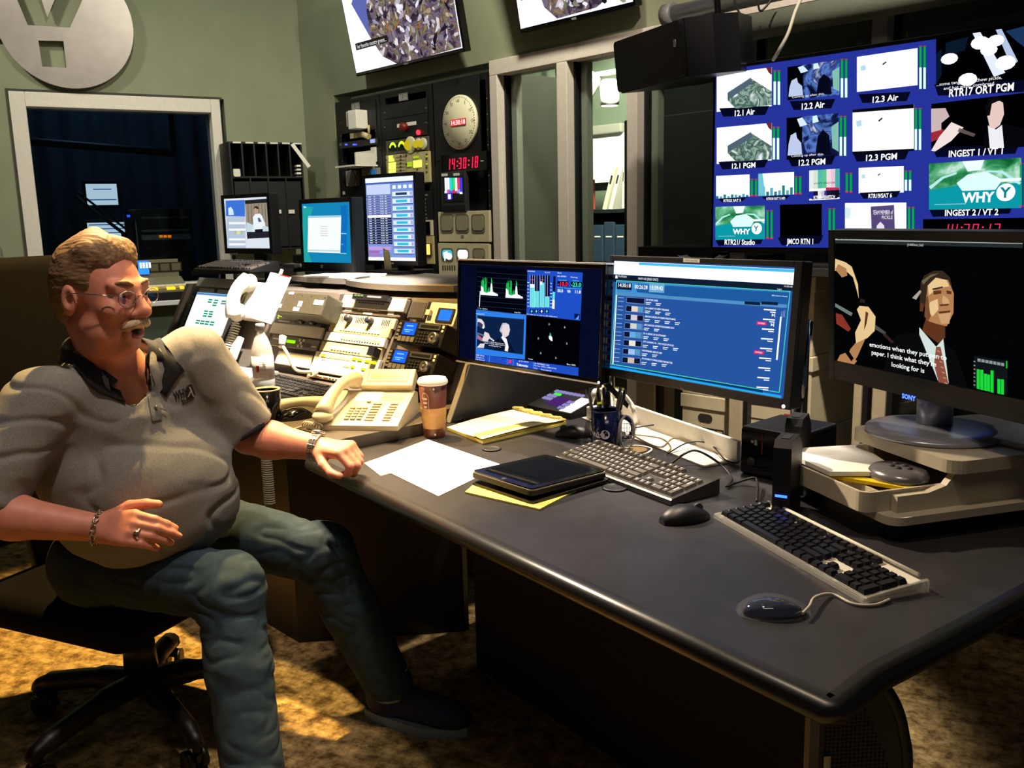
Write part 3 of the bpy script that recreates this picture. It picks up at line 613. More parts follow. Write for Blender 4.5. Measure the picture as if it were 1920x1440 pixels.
# ================================================================ hanging TVs on the back wall
FOOD=em_noise('cooking_picture',[(.30,'181218'),(.42,'453848'),(.48,'7a6c80'),(.52,'4e4038'),(.57,'8d7a5c'),(.61,'4a3f4a'),(.66,'c9bdc4'),(.74,'f0ecf4')],15,1.1,.9)
def walltv(bl,br,hh,lb,cap,pic,kx):
    a=FB.px(*bl,-.10); b=FB.px(*br,-.10); W=b[0]-a[0]
    F=Fr(FB.M@Vector((a[0],-.10,a[1])),AB,-10.5)
    t=thing('wall_television',lb,'television',F.M,'televisions hung on the back wall')
    mb=MB(BLKG); mb.box(0,W,0,.05,0,hh,.006); mb.build('housing',t)
    bz=.012; mb=MB(em('f4f6ff',1.25)); mb.box(bz,W-bz,-.002,0,bz+.008,hh-bz); mb.build('screen',t)
    mb=MB(FOOD); mb.poly([(x*W,-.003,z*hh) for x,z in pic]); mb.build('picture',t)
    mb=MB(); rg=random.Random(4); cs=['d8d4e4','b4aec4','8a8298','5e566c','f4f2fa','a8a08c','c8b088','7c8450','c07a30','3c3448','241e2c','e8e4f0']
    for k in range(330):
        x=rg.uniform(.26,.97); z=rg.uniform(.06,.96)
        if ((x-.75)/.52)**2+((z-.52)/.50)**2>1: continue
        mb.m(em(rg.choice(cs),rg.uniform(.55,1.05))); a=rg.uniform(0,6.3); L=rg.uniform(.008,.034); q=rg.uniform(.25,.6); cx_,cz_=x*W,z*hh
        pts=[(L*math.cos(i*1.05)*(1+.35*rg.uniform(-1,1)),L*q*math.sin(i*1.05)*(1+.4*rg.uniform(-1,1))) for i in range(6)]
        mb.poly([(min(W*.98,cx_+u*math.cos(a)-v*math.sin(a)),-.0031-.000001*k,min(hh*.97,max(hh*.04,cz_+u*math.sin(a)+v*math.cos(a)))) for u,v in pts])
    mb.build('food_pieces',t)
    mb=MB(em('6a78c8',.8)); mb.poly([(x*W,-.0036,z*hh) for x,z in kx]); mb.build('pot_rim',t)
    mb=MB(BLK); mb.box(W*.06,W*.38,-.0042,-.0036,hh*.225,hh*.285); mb.m(em('e8e8e8',1.1)); mb.text(cap,W*.075,hh*.255,hh*.038,y=-.0048,al='LEFT',w=W*.29); mb.build('caption',t)
    mb=MB(CHAR); mb.box(W*.35,W*.65,.05,.09,hh*.2,hh*.8); mb.cyl((W*.5,.07,hh*.3),(W*.5,.2+0.03,hh*.27),.03) ; mb.box(W*.4,W*.6,.08,.16,hh*.42,hh*.58); mb.build('wall_bracket',t)
    mb=MB(GREYP); mb.box(W*.48,W*.52,-.001,0,.004,.014); mb.build('badge',t)
    return F
walltv((668,144),(871,93),.64,'hung television showing a pot of greens, left of the two on the back wall','her favorite country greens...',
 [(.42,.03),(.30,.12),(.22,.30),(.23,.55),(.30,.75),(.42,.93),(.6,.98),(.985,.98),(.985,.04),(.7,.03)],[(.22,.30),(.10,.62),(.24,.86),(.42,.93),(.3,.75),(.235,.55)])
walltv((975,63),(1192,3),.64,'hung television nearest the pipe, its lower edge just in view above the booth window','her favorite country greens...',
 [(.36,.04),(.26,.14),(.22,.30),(.23,.55),(.30,.75),(.42,.93),(.6,.98),(.985,.98),(.985,.18),(.7,.05)],[(.22,.30),(.10,.62),(.24,.86),(.42,.93),(.3,.75),(.235,.55)])
# ---- wall loudspeaker
t=thing('wall_loudspeaker','large black wedge loudspeaker hung in front of the booth glazing','speaker')
A=aty(1157,80,3.65); B=aty(1283,45,3.25); 
ang=math.degrees(math.atan2((B-A).x,-(B-A).y)); W=((B-A).xy).length; hz=A.z-aty(1160,176,3.65).z
F=Fr((A.x,A.y,A.z-hz),ang,-6); t.matrix_world=F.M
GRL=mat('speaker_grille','17181a',.8,noise=.3,nscale=500)
mb=MB(BLK); mb.prism([(0,.02),(W,.02),(W+.05,.10),(W+.06,.2),(W-.04,.34),(.1,.34),(0,.2)],0,hz*1.02,'z'); mb.build('cabinet',t)
mb=MB(GRL); mb.prism(rrect(.004,W-.004,.004,hz*1.02-.004,.015),0,.021,'y'); mb.build('grille',t)
mb=MB(SILV); mb.lathe([(.014,0),(.014,.004),(0,.005)],20,c=(W-.035,0,hz*.62),ax='y',sx=.6); mb.m(BLK); mb.box(W-.043,W-.039,-.0055,-.005,hz*.59,hz*.65); mb.build('badge',t)
mb=MB(CHAR); mb.box(W*.35,W*.5,.345,.37,hz*.3,hz*.7); mb.cyl((W*.42,.36,hz*.5),(W*.42,.36,3.5-F.M.translation.z),.012); mb.build('bracket',t)
# ---- pipe and loose cable above
a=FB.px(1258,28,-.16); b=FB.px(1500,-16,-.16)
t=thing('ceiling_pipe','shiny steel pipe running along the top of the glazing','pipe',FB.M)
mb=MB(SILV); mb.cyl((a[0],-.16,a[1]),(RW-.2,-.16,a[1]),.035,seg=20); mb.build('tube',t)
for dx in (0,1.6): mb=MB(GREYP); mb.cyl((a[0]-.03+dx,-.16,a[1]),(a[0]+.02+dx,-.16,a[1]),.045,seg=20); mb.cyl((a[0]+.0+dx,-.16,a[1]),(a[0]+.0+dx,-.001,a[1]),.02); mb.build('clamp',t)
mb=MB(mat('duct_grey','6f7568',.6,.2,noise=.08)); mb.cyl((a[0]+.12,-.12,a[1]-.10),(RW-.2,-.12,a[1]-.10),.05,seg=24); mb.cyl((a[0]+.3,-.12,a[1]-.10),(a[0]+.3,-.02,a[1]-.10),.015); mb.cyl((a[0]+2,-.12,a[1]-.10),(a[0]+2,-.02,a[1]-.10),.015); tag(mb.build('conduit',M=FB.M),'dull grey conduit below the shiny pipe above the glazing','conduit')
mb=MB(mat('cable_cream','b9b4a6',.6)); mb.tube(spline([aty(1510,-20,3.3),aty(1492,20,3.25),aty(1478,62,3.2),aty(1462,92,3.12),aty(1450,112,3.2)],6),.006); tag(mb.build('hanging_cable'),'cream cable hanging above the wall of pictures','cable')
mb=MB(BLK); mb.tube(spline([aty(1420,-5,3.5),aty(1425,20,3.5),aty(1440,8,3.5),aty(1452,-10,3.5)],6),.004); mb.tube(spline([aty(1375,-8,3.5),aty(1385,22,3.5),aty(1395,30,3.5)],6),.004); tag(mb.build('drooping_wire'),'thin dark wires drooping from the pipe','wire')
# ================================================================ MULTIVIEWER television, its stand and the storage behind the desk
AT=46.0
tl=aty(1342.3,132,3.42); bl=aty(1339,463,3.42)
FT=Fr((tl.x,tl.y,bl.z),AT); FT.crop(1140,0,2.4615)
hT=FT.px(500,327)[1]; wT=1.17
FT.crop(0,0,1); ZB=FT.px(1522,517,.0)[1]; FT.crop(1140,0,2.4615); DZ=ZB+.033
t=thing('multiview_television','large television showing a blue wall of many small pictures with meters','television',FT.M)
mb=MB(BLKG); mb.box(-.014,wT+.014,.002,.05,-.02,hT+.014,.004); mb.build('housing',t)
mb=MB(em('2c3cb0',.75)); mb.box(0,wT,0,.002,0,hT); mb.build('screen',t)
mb=MB(BLK); mb.box(wT*.3,wT*.7,.02,.045,DZ+.009,-.02); mb.prism(rrect(wT*.15,wT*.85,-.09,.2,.05),DZ+.0005,DZ+.009,'z'); 
c=FT.px(592,1160); mb.m(GREYP); mb.box(.06,.12,.02,.045,DZ+.0005,-.02); mb.build('stand',t)
WH=em('f6f8ff',1.15); GR=em('0fae58',.9); GW=em('d8fff0',1.2); GD=em('0a7a44',.7); RD=em('e02850',1); DKB=em('0a1030',.5); BK=em('020208',.3)
GREENS=em_noise('greens_picture',[(.3,'f2f6ff'),(.42,'7a9a8a'),(.5,'2c4a44'),(.58,'9ab8a8'),(.7,'3a5a50')],22,1,1.5)
STAGE=em_noise('stage_picture',[(.3,'080a20'),(.45,'141c50'),(.55,'5a80d0'),(.62,'202a70'),(.72,'d8e8ff')],14,1,1)
PARK=em_noise('park_picture',[(.3,'0e5a30'),(.45,'2a8a50'),(.55,'68b888'),(.65,'c8f0e0'),(.75,'2a7a58')],16,1,.5)
def win(q,m,d=-.002):
    x0,yl,x1,yr,bl_,br_=q; mb=MB(m); FT.quad(mb,[(x0,bl_),(x1,br_),(x1,yr),(x0,yl)],d); return mb
def meters(mb,x,y0,y1,lvl,w=13,gap=19,base=None):
    for k in range(2):
        X=x+k*gap; mb.m(GD); FT.quad(mb,[(X,y1),(X+w,y1-1),(X+w,y0-1),(X,y0)],-.002)
        mb.m(GR); FT.quad(mb,[(X+2,y1-3),(X+w-2,y1-3),(X+w-2,y0+6),(X+2,y0+6)],-.0024)
        ym=y1-(y1-y0)*lvl
        if lvl>0: mb.m(GW); FT.quad(mb,[(X+1,y1-2),(X+w-1,y1-2),(X+w-1,ym),(X+1,ym)],-.0028)
        mb.m(RD)
        if base: FT.quad(mb,[(X,y1),(X+w,y1),(X+w,y1-7),(X,y1-7)],-.0028)
        FT.quad(mb,[(X,y0+3),(X+w,y0+3),(X+w,y0),(X,y0)],-.0028)
def label(mb,s,x,y,h,w,pw):
    mb.m(DKB); FT.quad(mb,[(x-pw/2+18,y+h*.75),(x+pw/2-18,y+h*.75-pw*.04),(x+pw/2,y-h*.7-pw*.05),(x-pw/2,y-h*.7)],-.0022)
    mb.m(em('ffffff',1.15)); FT.txt(mb,s,x,y,h,-.0032,wpx=w,bold=.03)
W_=[ # quad, meter(x,y0,y1,level), label
 ((503,345,757,310,517,490),WH,(765,325,486,.68),('12.1 Air',630,519,27,92,230),'greens'),
 ((830,310,1070,276,463,438),STAGE,(1075,272,452,.5),('12.2 Air',945,487,28,105,210),'stage'),
 ((1150,263,1430,222,425,393),WH,(1437,212,412,.5),('12.3 Air',1278,455,28,118,240),'plain'),
 ((1515,180,1960,112,418,376),BK,None,('RTR17 ORT PGM',1722,415,36,296,430),'lights'),
 ((503,590,757,567,757,740),WH,(761,585,738,.66),('12.1 PGM',626,764,24,108,230),'greens'),
 ((826,545,1066,522,738,720),STAGE,(1070,536,721,.48),('12.2 PGM',941,748,27,122,220),'stage'),
 ((1130,507,1413,481,700,686),WH,(1416,499,694,.5),('12.3 PGM',1261,725,28,142,260),'dark'),
 ((1493,480,1960,424,700,676),BK,None,('INGEST 1 / VT 1',1699,703,30,248,400),'man'),
 ((500,812,655,805,917,907),WH,(659,826,907,0),('RTR22 SAT 5',575,925,11,80,130),'skyline'),
 ((695,802,860,793,905,897),WH,(863,814,898,0),('RTR18 SAT 5 HD',776,916,11,86,130),'skyline2'),
 ((930,787,1070,778,925,918),WH,(1097,798,890,0),('RTR20 / SWITCH',1000,910,15,98,150),'bars'),
 ((1158,775,1366,766,893,888),WH,(1370,787,882,.55),('RTR19/SAT 6',1257,903,19,108,190),'plain2'),
 ((1483,755,1908,727,968,960),PARK,(1900,752,955,0),('INGEST 2 / VT 2',1677,980,28,246,390),'park'),
 ((497,955,725,948,1107,1104),PARK,(731,970,1103,0),('RTR21/ Studio',609,1117,24,140,230),'park2'),
 ((795,945,988,940,1112,1110),BK,(1018,962,1080,0),('JMCO RTN 1',890,1114,25,122,210),''),
 ((1095,937,1378,935,1112,1110),WH,(1384,955,1080,.2),None,'poster'),
]
for q,m,me_,lb,kind in W_:
    mb=win(q,m); x0,yl,x1,yr,yb,yc=q; cx_=(x0+x1)/2; cy_=(yl+yr+yb+yc)/4; w_=x1-x0; h_=(yb+yc-yl-yr)/2
    P=lambda a,b:(x0+a*w_,(yl+(yr-yl)*a)*(1-b)+(yb+(yc-yb)*a)*b)
    Q=lambda pts,mt,d=-.0024:(mb.m(mt),FT.quad(mb,[P(*p) for p in pts],d))
    if kind=='greens':
        Q([(.2,.72),(.22,.5),(.62,.22),(1,.62),(1,.97),(.35,.97)],GREENS); Q([(.2,.72),(.2,.52),(.62,.2),(.66,.34),(.4,.55)],em('5a7080',.8),-.0028)
        mb.m(em('101018',.4)); FT.txt(mb,'her favorite country greens....',P(.4,.93)[0],P(.4,.95)[1],8,-.003,wpx=165); Q([(.9,0),(1,0),(1,.2),(.95,.14)],em('8a3040',.7),-.003)
    if kind=='stage':
        Q([(0,0),(.3,0),(.3,1),(0,1)],em('04060e',.4)); Q([(.08,.42),(.18,.36),(.2,.5),(.28,.62),(.3,.9),(.02,.9),(.04,.62)],em('c8d8f8',.9),-.0028); Q([(.34,.9),(.36,.4),(.55,.22),(.75,.3),(.8,.9)],STAGE,-.0028); Q([(.55,.95),(.6,.5),(.7,.35),(.82,.5),(.85,.95)],em('0a1028',.5),-.003); Q([(.2,.05),(.3,.02),(.4,.2),(.26,.24)],em('c8e0ff',1.2),-.003); Q([(.5,.02),(.58,0),(.62,.16),(.5,.18)],em('c8e0ff',1.2),-.003); Q([(.86,.3),(1,.2),(1,.9),(.88,.8)],em('8ac8b8',.9),-.003)
        mb.m(em('ffffff',1)); FT.txt(mb,'Coming up after this.',P(.4,.92)[0],P(.4,.92)[1],10,-.0034,wpx=150)
    if kind in('plain','dark','plain2'):
        Q([(.06,.28),(.14,.26),(.15,.4),(.07,.42)],em('b8e0f0',1)); Q([(.42,.3),(.48,.24),(.49,.27),(.43,.34)],em('30343a',.6))
        if kind=='dark': Q([(0,0),(1,0),(1,.09),(0,.07)],em('10101a',.4),-.003); mb.m(em('10101a',.4)); FT.quad(mb,[(x0,yb+12),(x1,yc+10),(x1,yc),(x0,yb)],-.0023)
    if kind=='lights':
        for a,b,r_ in ((.14,.42,.09),(.46,.2,.1),(.62,.2,.09),(.33,.85,.1),(.72,.62,.11),(.55,.35,.09)): Q([(a+r_*math.cos(i*.52)*1.0,b+r_*1.5*math.sin(i*.52)*.8) for i in range(12)],WH,-.003)
        Q([(.38,.0),(.46,0),(.72,.8),(.6,.85)],em('e8f0ff',1),-.0028); Q([(.62,0),(.68,0),(.85,.62),(.78,.7)],em('c0d0f0',.9),-.0028); Q([(.1,.1),(.34,.05),(.3,.3),(.1,.34)],em('0e2038',.6)); Q([(.72,.05),(1,0),(1,.5),(.86,.3)],em('20406a',.7)); Q([(0,.3),(.06,.2),(.06,.7),(0,.9)],em('0c2040',.6))
        mb.m(em('ffffff',1.1)); FT.txt(mb,'...some tangy chow chow pickle,',1665,374,15,-.0036,wpx=300); FT.txt(mb,'and hot water cornbread.',1668,396,14,-.0036,wpx=235)
    if kind=='man':
        Q([(.5,1),(.52,.75),(.6,.62),(.72,.55),(.85,.62),(1,.7),(1,1)],em('0c0c14',.5)); Q([(.6,.9),(.52,.5),(.5,.2),(.56,.04),(.66,.02),(.72,.2),(.7,.5),(.64,.66)],em('e0c0b8',.95),-.0028) if False else Q([(.58,.6),(.55,.32),(.57,.12),(.64,.05),(.71,.14),(.72,.36),(.68,.56),(.63,.62)],em('e8ccc4',1),-.003)
        Q([(.55,.36),(.53,.2),(.57,.04),(.65,0),(.71,.1),(.66,.1),(.6,.14),(.58,.36)],em('181418',.4),-.0034); Q([(.56,.55),(.64,.64),(.7,.56),(.72,1),(.58,1)],em('f0f0f4',1),-.0029)
        Q([(0,.1),(.14,.12),(.18,.3),(.1,.42),(.1,.6),(0,.62)],em('d8c0c0',.9)); Q([(.08,.7),(.2,.42),(.32,.55),(.2,.8),(.04,1),(.0,.98)],em('f4e4e0',1),-.003); Q([(0,.6),(.12,.55),(.14,.7),(0,.8)],em('b03040',.8),-.0029); Q([(.28,.55),(.44,.7),(.42,.75),(.26,.62)],em('70605c',.7),-.003)
    if kind.startswith('skyline'):
        n_=9; random.seed(len(kind))
        for i in range(n_):
            hgt=random.uniform(.1,.3)*(1.4 if kind=='skyline2' else .7); Q([(i/n_,1),((i+.7)/n_,1),((i+.7)/n_,1-hgt),(i/n_,1-hgt)],em('5ab8c8' if i%2 else '2a8a90',.9))
        if kind=='skyline2': Q([(0,0),(.12,0),(.2,1),(0,1)],em('70c8d8',1),-.0026)
    if kind=='bars':
        for i,cc in enumerate(['e8f0f0','d8e8d0','50c0b0','60c890','f4e0e8','e8c8d8','40b0a8']): Q([(i/7,0),((i+1)/7,0),((i+1)/7,.62),(i/7,.62)],em(cc,1))
        for i,cc in enumerate(['2030b0','181838','f0f0f8','5030a0','181838','141430','10102a']): Q([(i/7,.7),((i+1)/7,.7),((i+1)/7,.95),(i/7,.95)],em(cc,.9))
        mb.m(em('14141c',.5)); FT.txt(mb,'WHYY MASTER',1000,845,9,-.003,wpx=100); Q([(.4,.7),(.5,.7),(.5,.95),(.4,.95)],em('c8c8d8',1),-.003); Q([(.55,.6),(1,.62),(1,.7),(.55,.7)],em('c03060',1),-.003)
    if kind.startswith('park'):
        Q([(0,.58),(.3,.5),(1,.5),(1,1),(0,1)],em('0a9aa8',1)); Q([(.3,.45),(.42,.28),(.62,.24),(.8,.42),(.72,.62),(.36,.62)],em('d8f4f4',1.1),-.0028); Q([(0,.5),(.14,.3),(.3,.22),(.3,.26),(.16,.34),(.02,.56)],em('b8f0f0',1),-.003); Q([(.62,.22),(.8,.24),(1,.5),(.98,.54),(.78,.28),(.62,.25)],em('b8f0f0',1),-.003); Q([(.36,.0),(.6,0),(.56,.2),(.42,.22)],em('e8fff8',1.1),-.0026); Q([(.74,.4),(1,.4),(1,.46),(.74,.47)],em('e8f8f8',1.1),-.0031)
        k_=w_/425; a=P(.62,.76); mb.m(em('ffffff',1.2)); FT.txt(mb,'WHY',P(.53,.76)[0],P(.53,.76)[1],44*k_,-.0036,wpx=150*k_,bold=.05)
        b=P(.83,.68); cc=FT.px(*b,-.0036); r_=abs(FT.px(b[0]+44*k_,b[1],-.0036)[0]-cc[0]); mb.prism([(cc[0]+r_*math.cos(i*PI/12),cc[1]+r_*math.sin(i*PI/12)) for i in range(24)],-.0038,-.0034,'y'); mb.m(em('0a8a98',.9)); FT.txt(mb,'Y',b[0],b[1],46*k_,-.0042,bold=.05)
        Q([(.06,.88),(.4,.88),(.4,.9),(.06,.9)],em('80d8e0',.9),-.0031)
    if kind=='poster':
        Q([(.42,.1),(.8,.06),(.82,1),(.44,1)],em('5a4a80',.9)); mb.m(em('ffffff',1)); FT.txt(mb,'TEAM MEMBER of',1270,980,20,-.0032,wpx=92); FT.txt(mb,'PICKLE',1290,1003,16,-.0032,wpx=50); Q([(.5,1),(.52,.6),(.58,.5),(.64,.6),(.66,1)],em('e8e0f0',1),-.003); Q([(0,.1),(.1,.14),(.08,.4),(0,.4)],em('d8f0f0',1),-.0026)
    if me_: meters(mb,*me_,base=(me_[3]==0))
    if lb: label(mb,*lb)
    mb.build('picture_tile',t)
mb=MB(BK); FT.quad(mb,[(1455,1100),(1965,1100),(1965,1004),(1455,1012)],-.002); mb.m(em('ff2060',1.6)); a=FT.px(1540,1085,-.003); b=FT.px(1930,1085,-.003); h=FT.px(1700,1032,-.003)[1]-a[1]; seven(mb,'14:30:17',a[0],a[1],h,-.0025,w=h*.52,gap=.24); mb.build('picture_tile',t)
# ---------------- storage shelving under it (beige posts, dark boards) and archive boxes
FS=Fr(FT.M@Vector((0,.0,0)),AT); gz=FT.M.translation.z
POST=mat('shelf_post_beige','b7ab93',.5,noise=.05); SHB=mat('shelf_board_dark','26272a',.4,noise=.1)
zs=gz+DZ
t=thing('storage_shelving','dark-topped storage shelving on beige posts under the wall of pictures','shelving',FS.M)
FS.crop(0,0,1)
mb=MB(SHB); mb.box(-.42,wT+.3,-.10,.32,zs-.03-gz,zs-gz,.003); mb.build('top_board',t)
mb=MB(SHB); mb.box(-.42,wT+.3,-.08,.32,.14-gz,.17-gz,.003); mb.build('lower_board',t)
for (x0,x1,y) in ((1193,1227,740),(1366,1390,780),(1597,1612,800),(1632,1657,800)):
    a=FS.px(x0,y,-.06)[0]; b=FS.px(x1,y,-.06)[0]; mb=MB(POST); mb.box(a,b,-.06,-.01,-gz,zs-.03-gz,.003); mb.build('post',t)
    mb=MB(BLK); mb.box(b,b+.018,-.05,-.02,-gz,zs-.03-gz); mb.build('slot',t)
for x in (-.40,wT+.26): mb=MB(POST); mb.box(x,x+.03,.27,.31,-gz,zs-.03-gz); mb.build('post',t)
CARD=mat('archive_card','c9c0a6',.8,noise=.06,nscale=12,bump=.1); PRN=mat('box_print_black','23221f',.7); PRR=mat('box_print_red','b2382e',.7)
def abox(lb,x,w,z,h,dep,y=.0,hand=0,grid=0,marks=1):
    t=thing('archive_box',lb,'box',FS.M@Matrix.Translation((x,y,z-gz)),'white archive boxes on the storage shelving')
    mb=MB(CARD); mb.box(.006,w-.006,.006,dep-.006,0,h-.05,.003); mb.build('box',t)
    mb=MB(CARD); mb.box(0,w,0,dep,h-.055,h,.004); mb.build('lid',t)
    if marks:
        mb=MB(PRN); x0,x1,z0,z1=.03,w-.03,.03,h-.10; th=.004
        for a,b,c,d in ((x0,x1,z0,z0+th),(x0,x1,z1-th,z1),(x0,x0+th,z0,z1),(x1-th,x1,z0,z1),(x0,x1,z0+.055,z0+.059),(x0,x1,z1-.04,z1-.036),((x0+x1)/2+.05,(x0+x1)/2+.054,z1-.04,z1)): mb.box(a,b,.0045,.0062,c,d)
        mb.m(PRR); mb.box(x1-.075,x1-.02,.0045,.0062,z0+.018,z0+.036); mb.m(PRN); mb.box(x1-.06,x1-.02,-.0006,.0005,h-.04,h-.036); mb.build('printed_panel',t)
    if hand:
        mb=MB(mat('hole_dark','2c2a26',.9)); mb.prism(rrect(w*.36,w*.64,h-.105,h-.072,.015),.004,.0068,'y'); mb.build('hand_hole',t)
    if grid:
        mb=MB(PRN); z0,z1=.02,h-.13; 
        for k in range(6): xx=.03+(w-.064)*k/5; mb.box(xx,xx+.004,.0045,.0062,z0,z1)
        for zz in (z0,z1,(z0+z1)/2): mb.box(.03,w-.03,.0045,.0062,zz,zz+.004)
        mb.build('printed_grid',t)
    return t
# right stack: front right edge near px x 1527
xe=FS.px(1527,600,.0)[0]; w=.33; xl=FS.px(1270,760,-.02)[0]; xr=FS.px(1364,770,-.02)[0]; zt2=FS.px(1300,742,-.02)[1]+gz; w=min(w,xe-xr-.012)
ys=[517,672,817]; zz=[FS.px(1522,y,.0)[1]+gz for y in ys]; d=zz[0]-zz[1]; d2=zz[1]-zz[2]
nm=['topmost archive box of the stack between the two right monitors','second archive box from the top, red-stamped, between the two right monitors','third archive box of the right stack, behind the black drive','lowest archive box of the right stack near the floor']
hh=(zz[0]-zz[2])/2; z=zz[0]
for k in range(4):
    b=zz[0]-hh*(k+1)-.001
    if b<.17: break
    abox(nm[k],xe-w,w,b,hh-.001,.38,marks=1,hand=0); z=b
zlow=z
if zlow>.42: abox(nm[3],xe-w,w,.1705,zlow-.1715,.38)

h2=.27
abox('archive box with an oval hand hole, seen under the wide blue-screen monitor',xl,xr-xl,zt2-h2,h2,.36,hand=1,grid=1,marks=0)
abox('archive box on top of the hand-hole box, mostly behind the blue-screen monitor',xl,xr-xl,zt2+.001,min(.25,zs-.04-zt2),.36)
if zt2-h2>.2: abox('archive box below the hand-hole box near the floor',xl,xr-xl,.1705,zt2-h2-.1715,.36,marks=0)
# paper and gear on the shelving top
c=FS.px(1312,476,-.05)
mb=MB(PAPER); n=8
pts=[[(-.08+.16*i/n,-.06+.12*j/3,.0015+.03*((i/n-.5)**2)*4+ .006*(j==0)) for j in range(4)] for i in range(n+1)]
v=[[mb._v(p) for p in r_] for r_ in pts]
for i in range(n):
    for j in range(3): mb._f([v[i][j],v[i+1][j],v[i+1][j+1],v[i][j+1]],True)
tag(mb.build('curled_paper',M=FS.M@Matrix.Translation((c[0],-.03,zs-gz+.001))@Matrix.Rotation(R(15),4,'Z')),'curled white paper on the shelving top just above the blue-screen monitor','paper')
for lb,x0,x1,h in (('flat black equipment box on the shelving top, left of the multi-picture television',-.38,-.03,.06),('black low unit on the shelving top beneath the multi-picture television',-.01,.15,.03)):
    t=thing('equipment_box',lb,'equipment',FS.M@Matrix.Translation((x0,.0,zs-gz)))
    mb=MB(CHAR); mb.box(0,x1-x0,.05,.28,.0005,h,.003); mb.build('case',t); mb=MB(GREYP); mb.box(.02,x1-x0-.02,.046,.05,h*.3,h*.4); mb.build('trim_strip',t)
# ================================================================ CONSOLE desk with sloping turret
KA=47.0; OK=onz(573,708,.775); OKz=.775
FK=Fr((OK.x,OK.y,0),KA); TL_=27.7; FS_=Fr((OK.x,OK.y,.775),KA,TL_)
def kl(p): return FK.I@Vector(p)
Z2=(320,480,7.385); Z3=(490,500,5.0526)
LAM=mat('console_laminate','6b6158',.5,noise=.08,nscale=30); LAMD=mat('console_dark_laminate','1c1a18',.45,noise=.12,nscale=30)
CTOP=mat('console_worktop','4e4842',.45,noise=.12,nscale=25)
FS_.crop(*Z2); xl=FS_.px(100,800)[0]-.02
pe=kl(onz(838,792,.74)); xr=pe.x
sl=math.tan(R(TL_)); HT=.305; yt=HT*sl
t=thing('control_console','long console with a sloping equipment turret and brown laminate panels','console',FK.M)
mb=MB(LAM)
xs_=[]
FS_.crop(*Z3)
d12=FS_.px(90,560)[0]; d23=FS_.px(590,640)[0]; d34=FS_.px(1225,680)[0]
for x in (xl,d12,d23,d34): xs_.append(x)
mb.prism([(.03,.775),(.03+yt,.775+HT),(.62,.775+HT),(.62,0.02),(.55,0.02),(.55,.70),(.03,.70)],xl,xr-.02,'x'); mb.build('turret_body',t,fix=True)
for x in xs_:
    mb=MB(LAM); mb.prism([(.002,.776),(yt+.002,.775+HT),(yt+.025,.775+HT),(.025,.776)],x-.014,x+.014,'x'); mb.build('divider',t,fix=True)
fl=kl(onz(795,793,.775)); fm=kl(onz(626,826,.775)); fr=fl+(fl-fm)*.15
fd=(fm-fl).normalized(); fe=fl+fd*1.35
mb=MB(CTOP); g1,g2,g3=[kl(Vector(p)) for p in ((-.555,2.475,.775),(-.80,2.675,.775),(-1.45,3.35,.775))]
top=[(fr.x,fr.y),(xr-.021,pe.y+.02),(xr-.021,.03),(xl-.1,.03),(xl-.1,g3.y),(g3.x,g3.y),(g2.x,g2.y),(g1.x,g1.y),(fm.x,fm.y)]
mb.prism(top,.7412,.775,'z'); mb.build('worktop',t,fix=True)
mb=MB(LAMD); o=Vector((-fd.y,fd.x,0)); o=o if o.y>0 else -o
mb.prism([(g2.x,g2.y+.12),(g3.x,g3.y+.12),(g3.x,g3.y+.14),(g2.x,g2.y+.14)],0,.741,'z'); mb.prism([(g2.x,g2.y+.12),(g2.x,g2.y+.14),(xr-.05,.02),(xr-.05,.0)],0,.741,'z'); mb.build('modesty_panel',t,fix=True)
mb=MB(mat('partition_grey','35373a',.5,noise=.1,nscale=30)); mb.prism([(pe.y-.0,.742),(pe.y+.19,1.09),(.66,1.09),(.66,.742)],xr-.002,xr+.018,'x')
mb.build('end_panel',t,fix=True)
mb=MB(mat('partition_edge','8d8a84',.5)); mb.prism([(pe.y-.004,.742),(pe.y+.186,1.09),(pe.y+.19,1.09),(pe.y,.742)],xr-.002,xr+.018,'x'); mb.build('edge_strip',t,fix=True)
# ---- shelf boards along the top
def shelf(lb,pl,pr,z,th,bulge,m,depth=.42,edge=None):
    a=kl(onz(*pl,z)); b=kl(onz(*pr,z)); t=thing('shelf_board',lb,'shelf',FK.M)
    n=14; pts=[]
    for k in range(n+1):
        f=k/n; pts.append((a.x+(b.x-a.x)*f,a.y+(b.y-a.y)*f-bulge*4*f*(1-f)))
    pts+=[(b.x,b.y+depth),(a.x,a.y+depth)]
    mb=MB(m); mb.prism(pts,z-th,z,'z'); mb.build('board',t,fix=True)
    mb=MB(CHAR)
    for x,y in ((a.x+.06,a.y+.12),(b.x-.06,b.y+.12),(a.x+.06,a.y+depth-.05),(b.x-.06,b.y+depth-.05)): mb.cyl((x,y,.775+HT+.0005),(x,y,z-th),.012)
    mb.build('support',t)
    return (a,b)
BOARD=mat('shelf_laminate','8f867c',.45,noise=.08,nscale=25)
shelf('shelf board along the top of the console under the teal-screen monitor',(546,517),(648,523),1.125,.022,.02,BOARD,.42)
shelf('shelf board along the top of the console under the tall list monitor',(648,524),(850,536),1.125,.022,.075,BOARD,.42)
ka,kb=shelf('raised black keyboard shelf at the left end of the console top',(359,508),(550,503),1.15,.018,.0,mat('tray_black','1b1a1b',.4),.40)
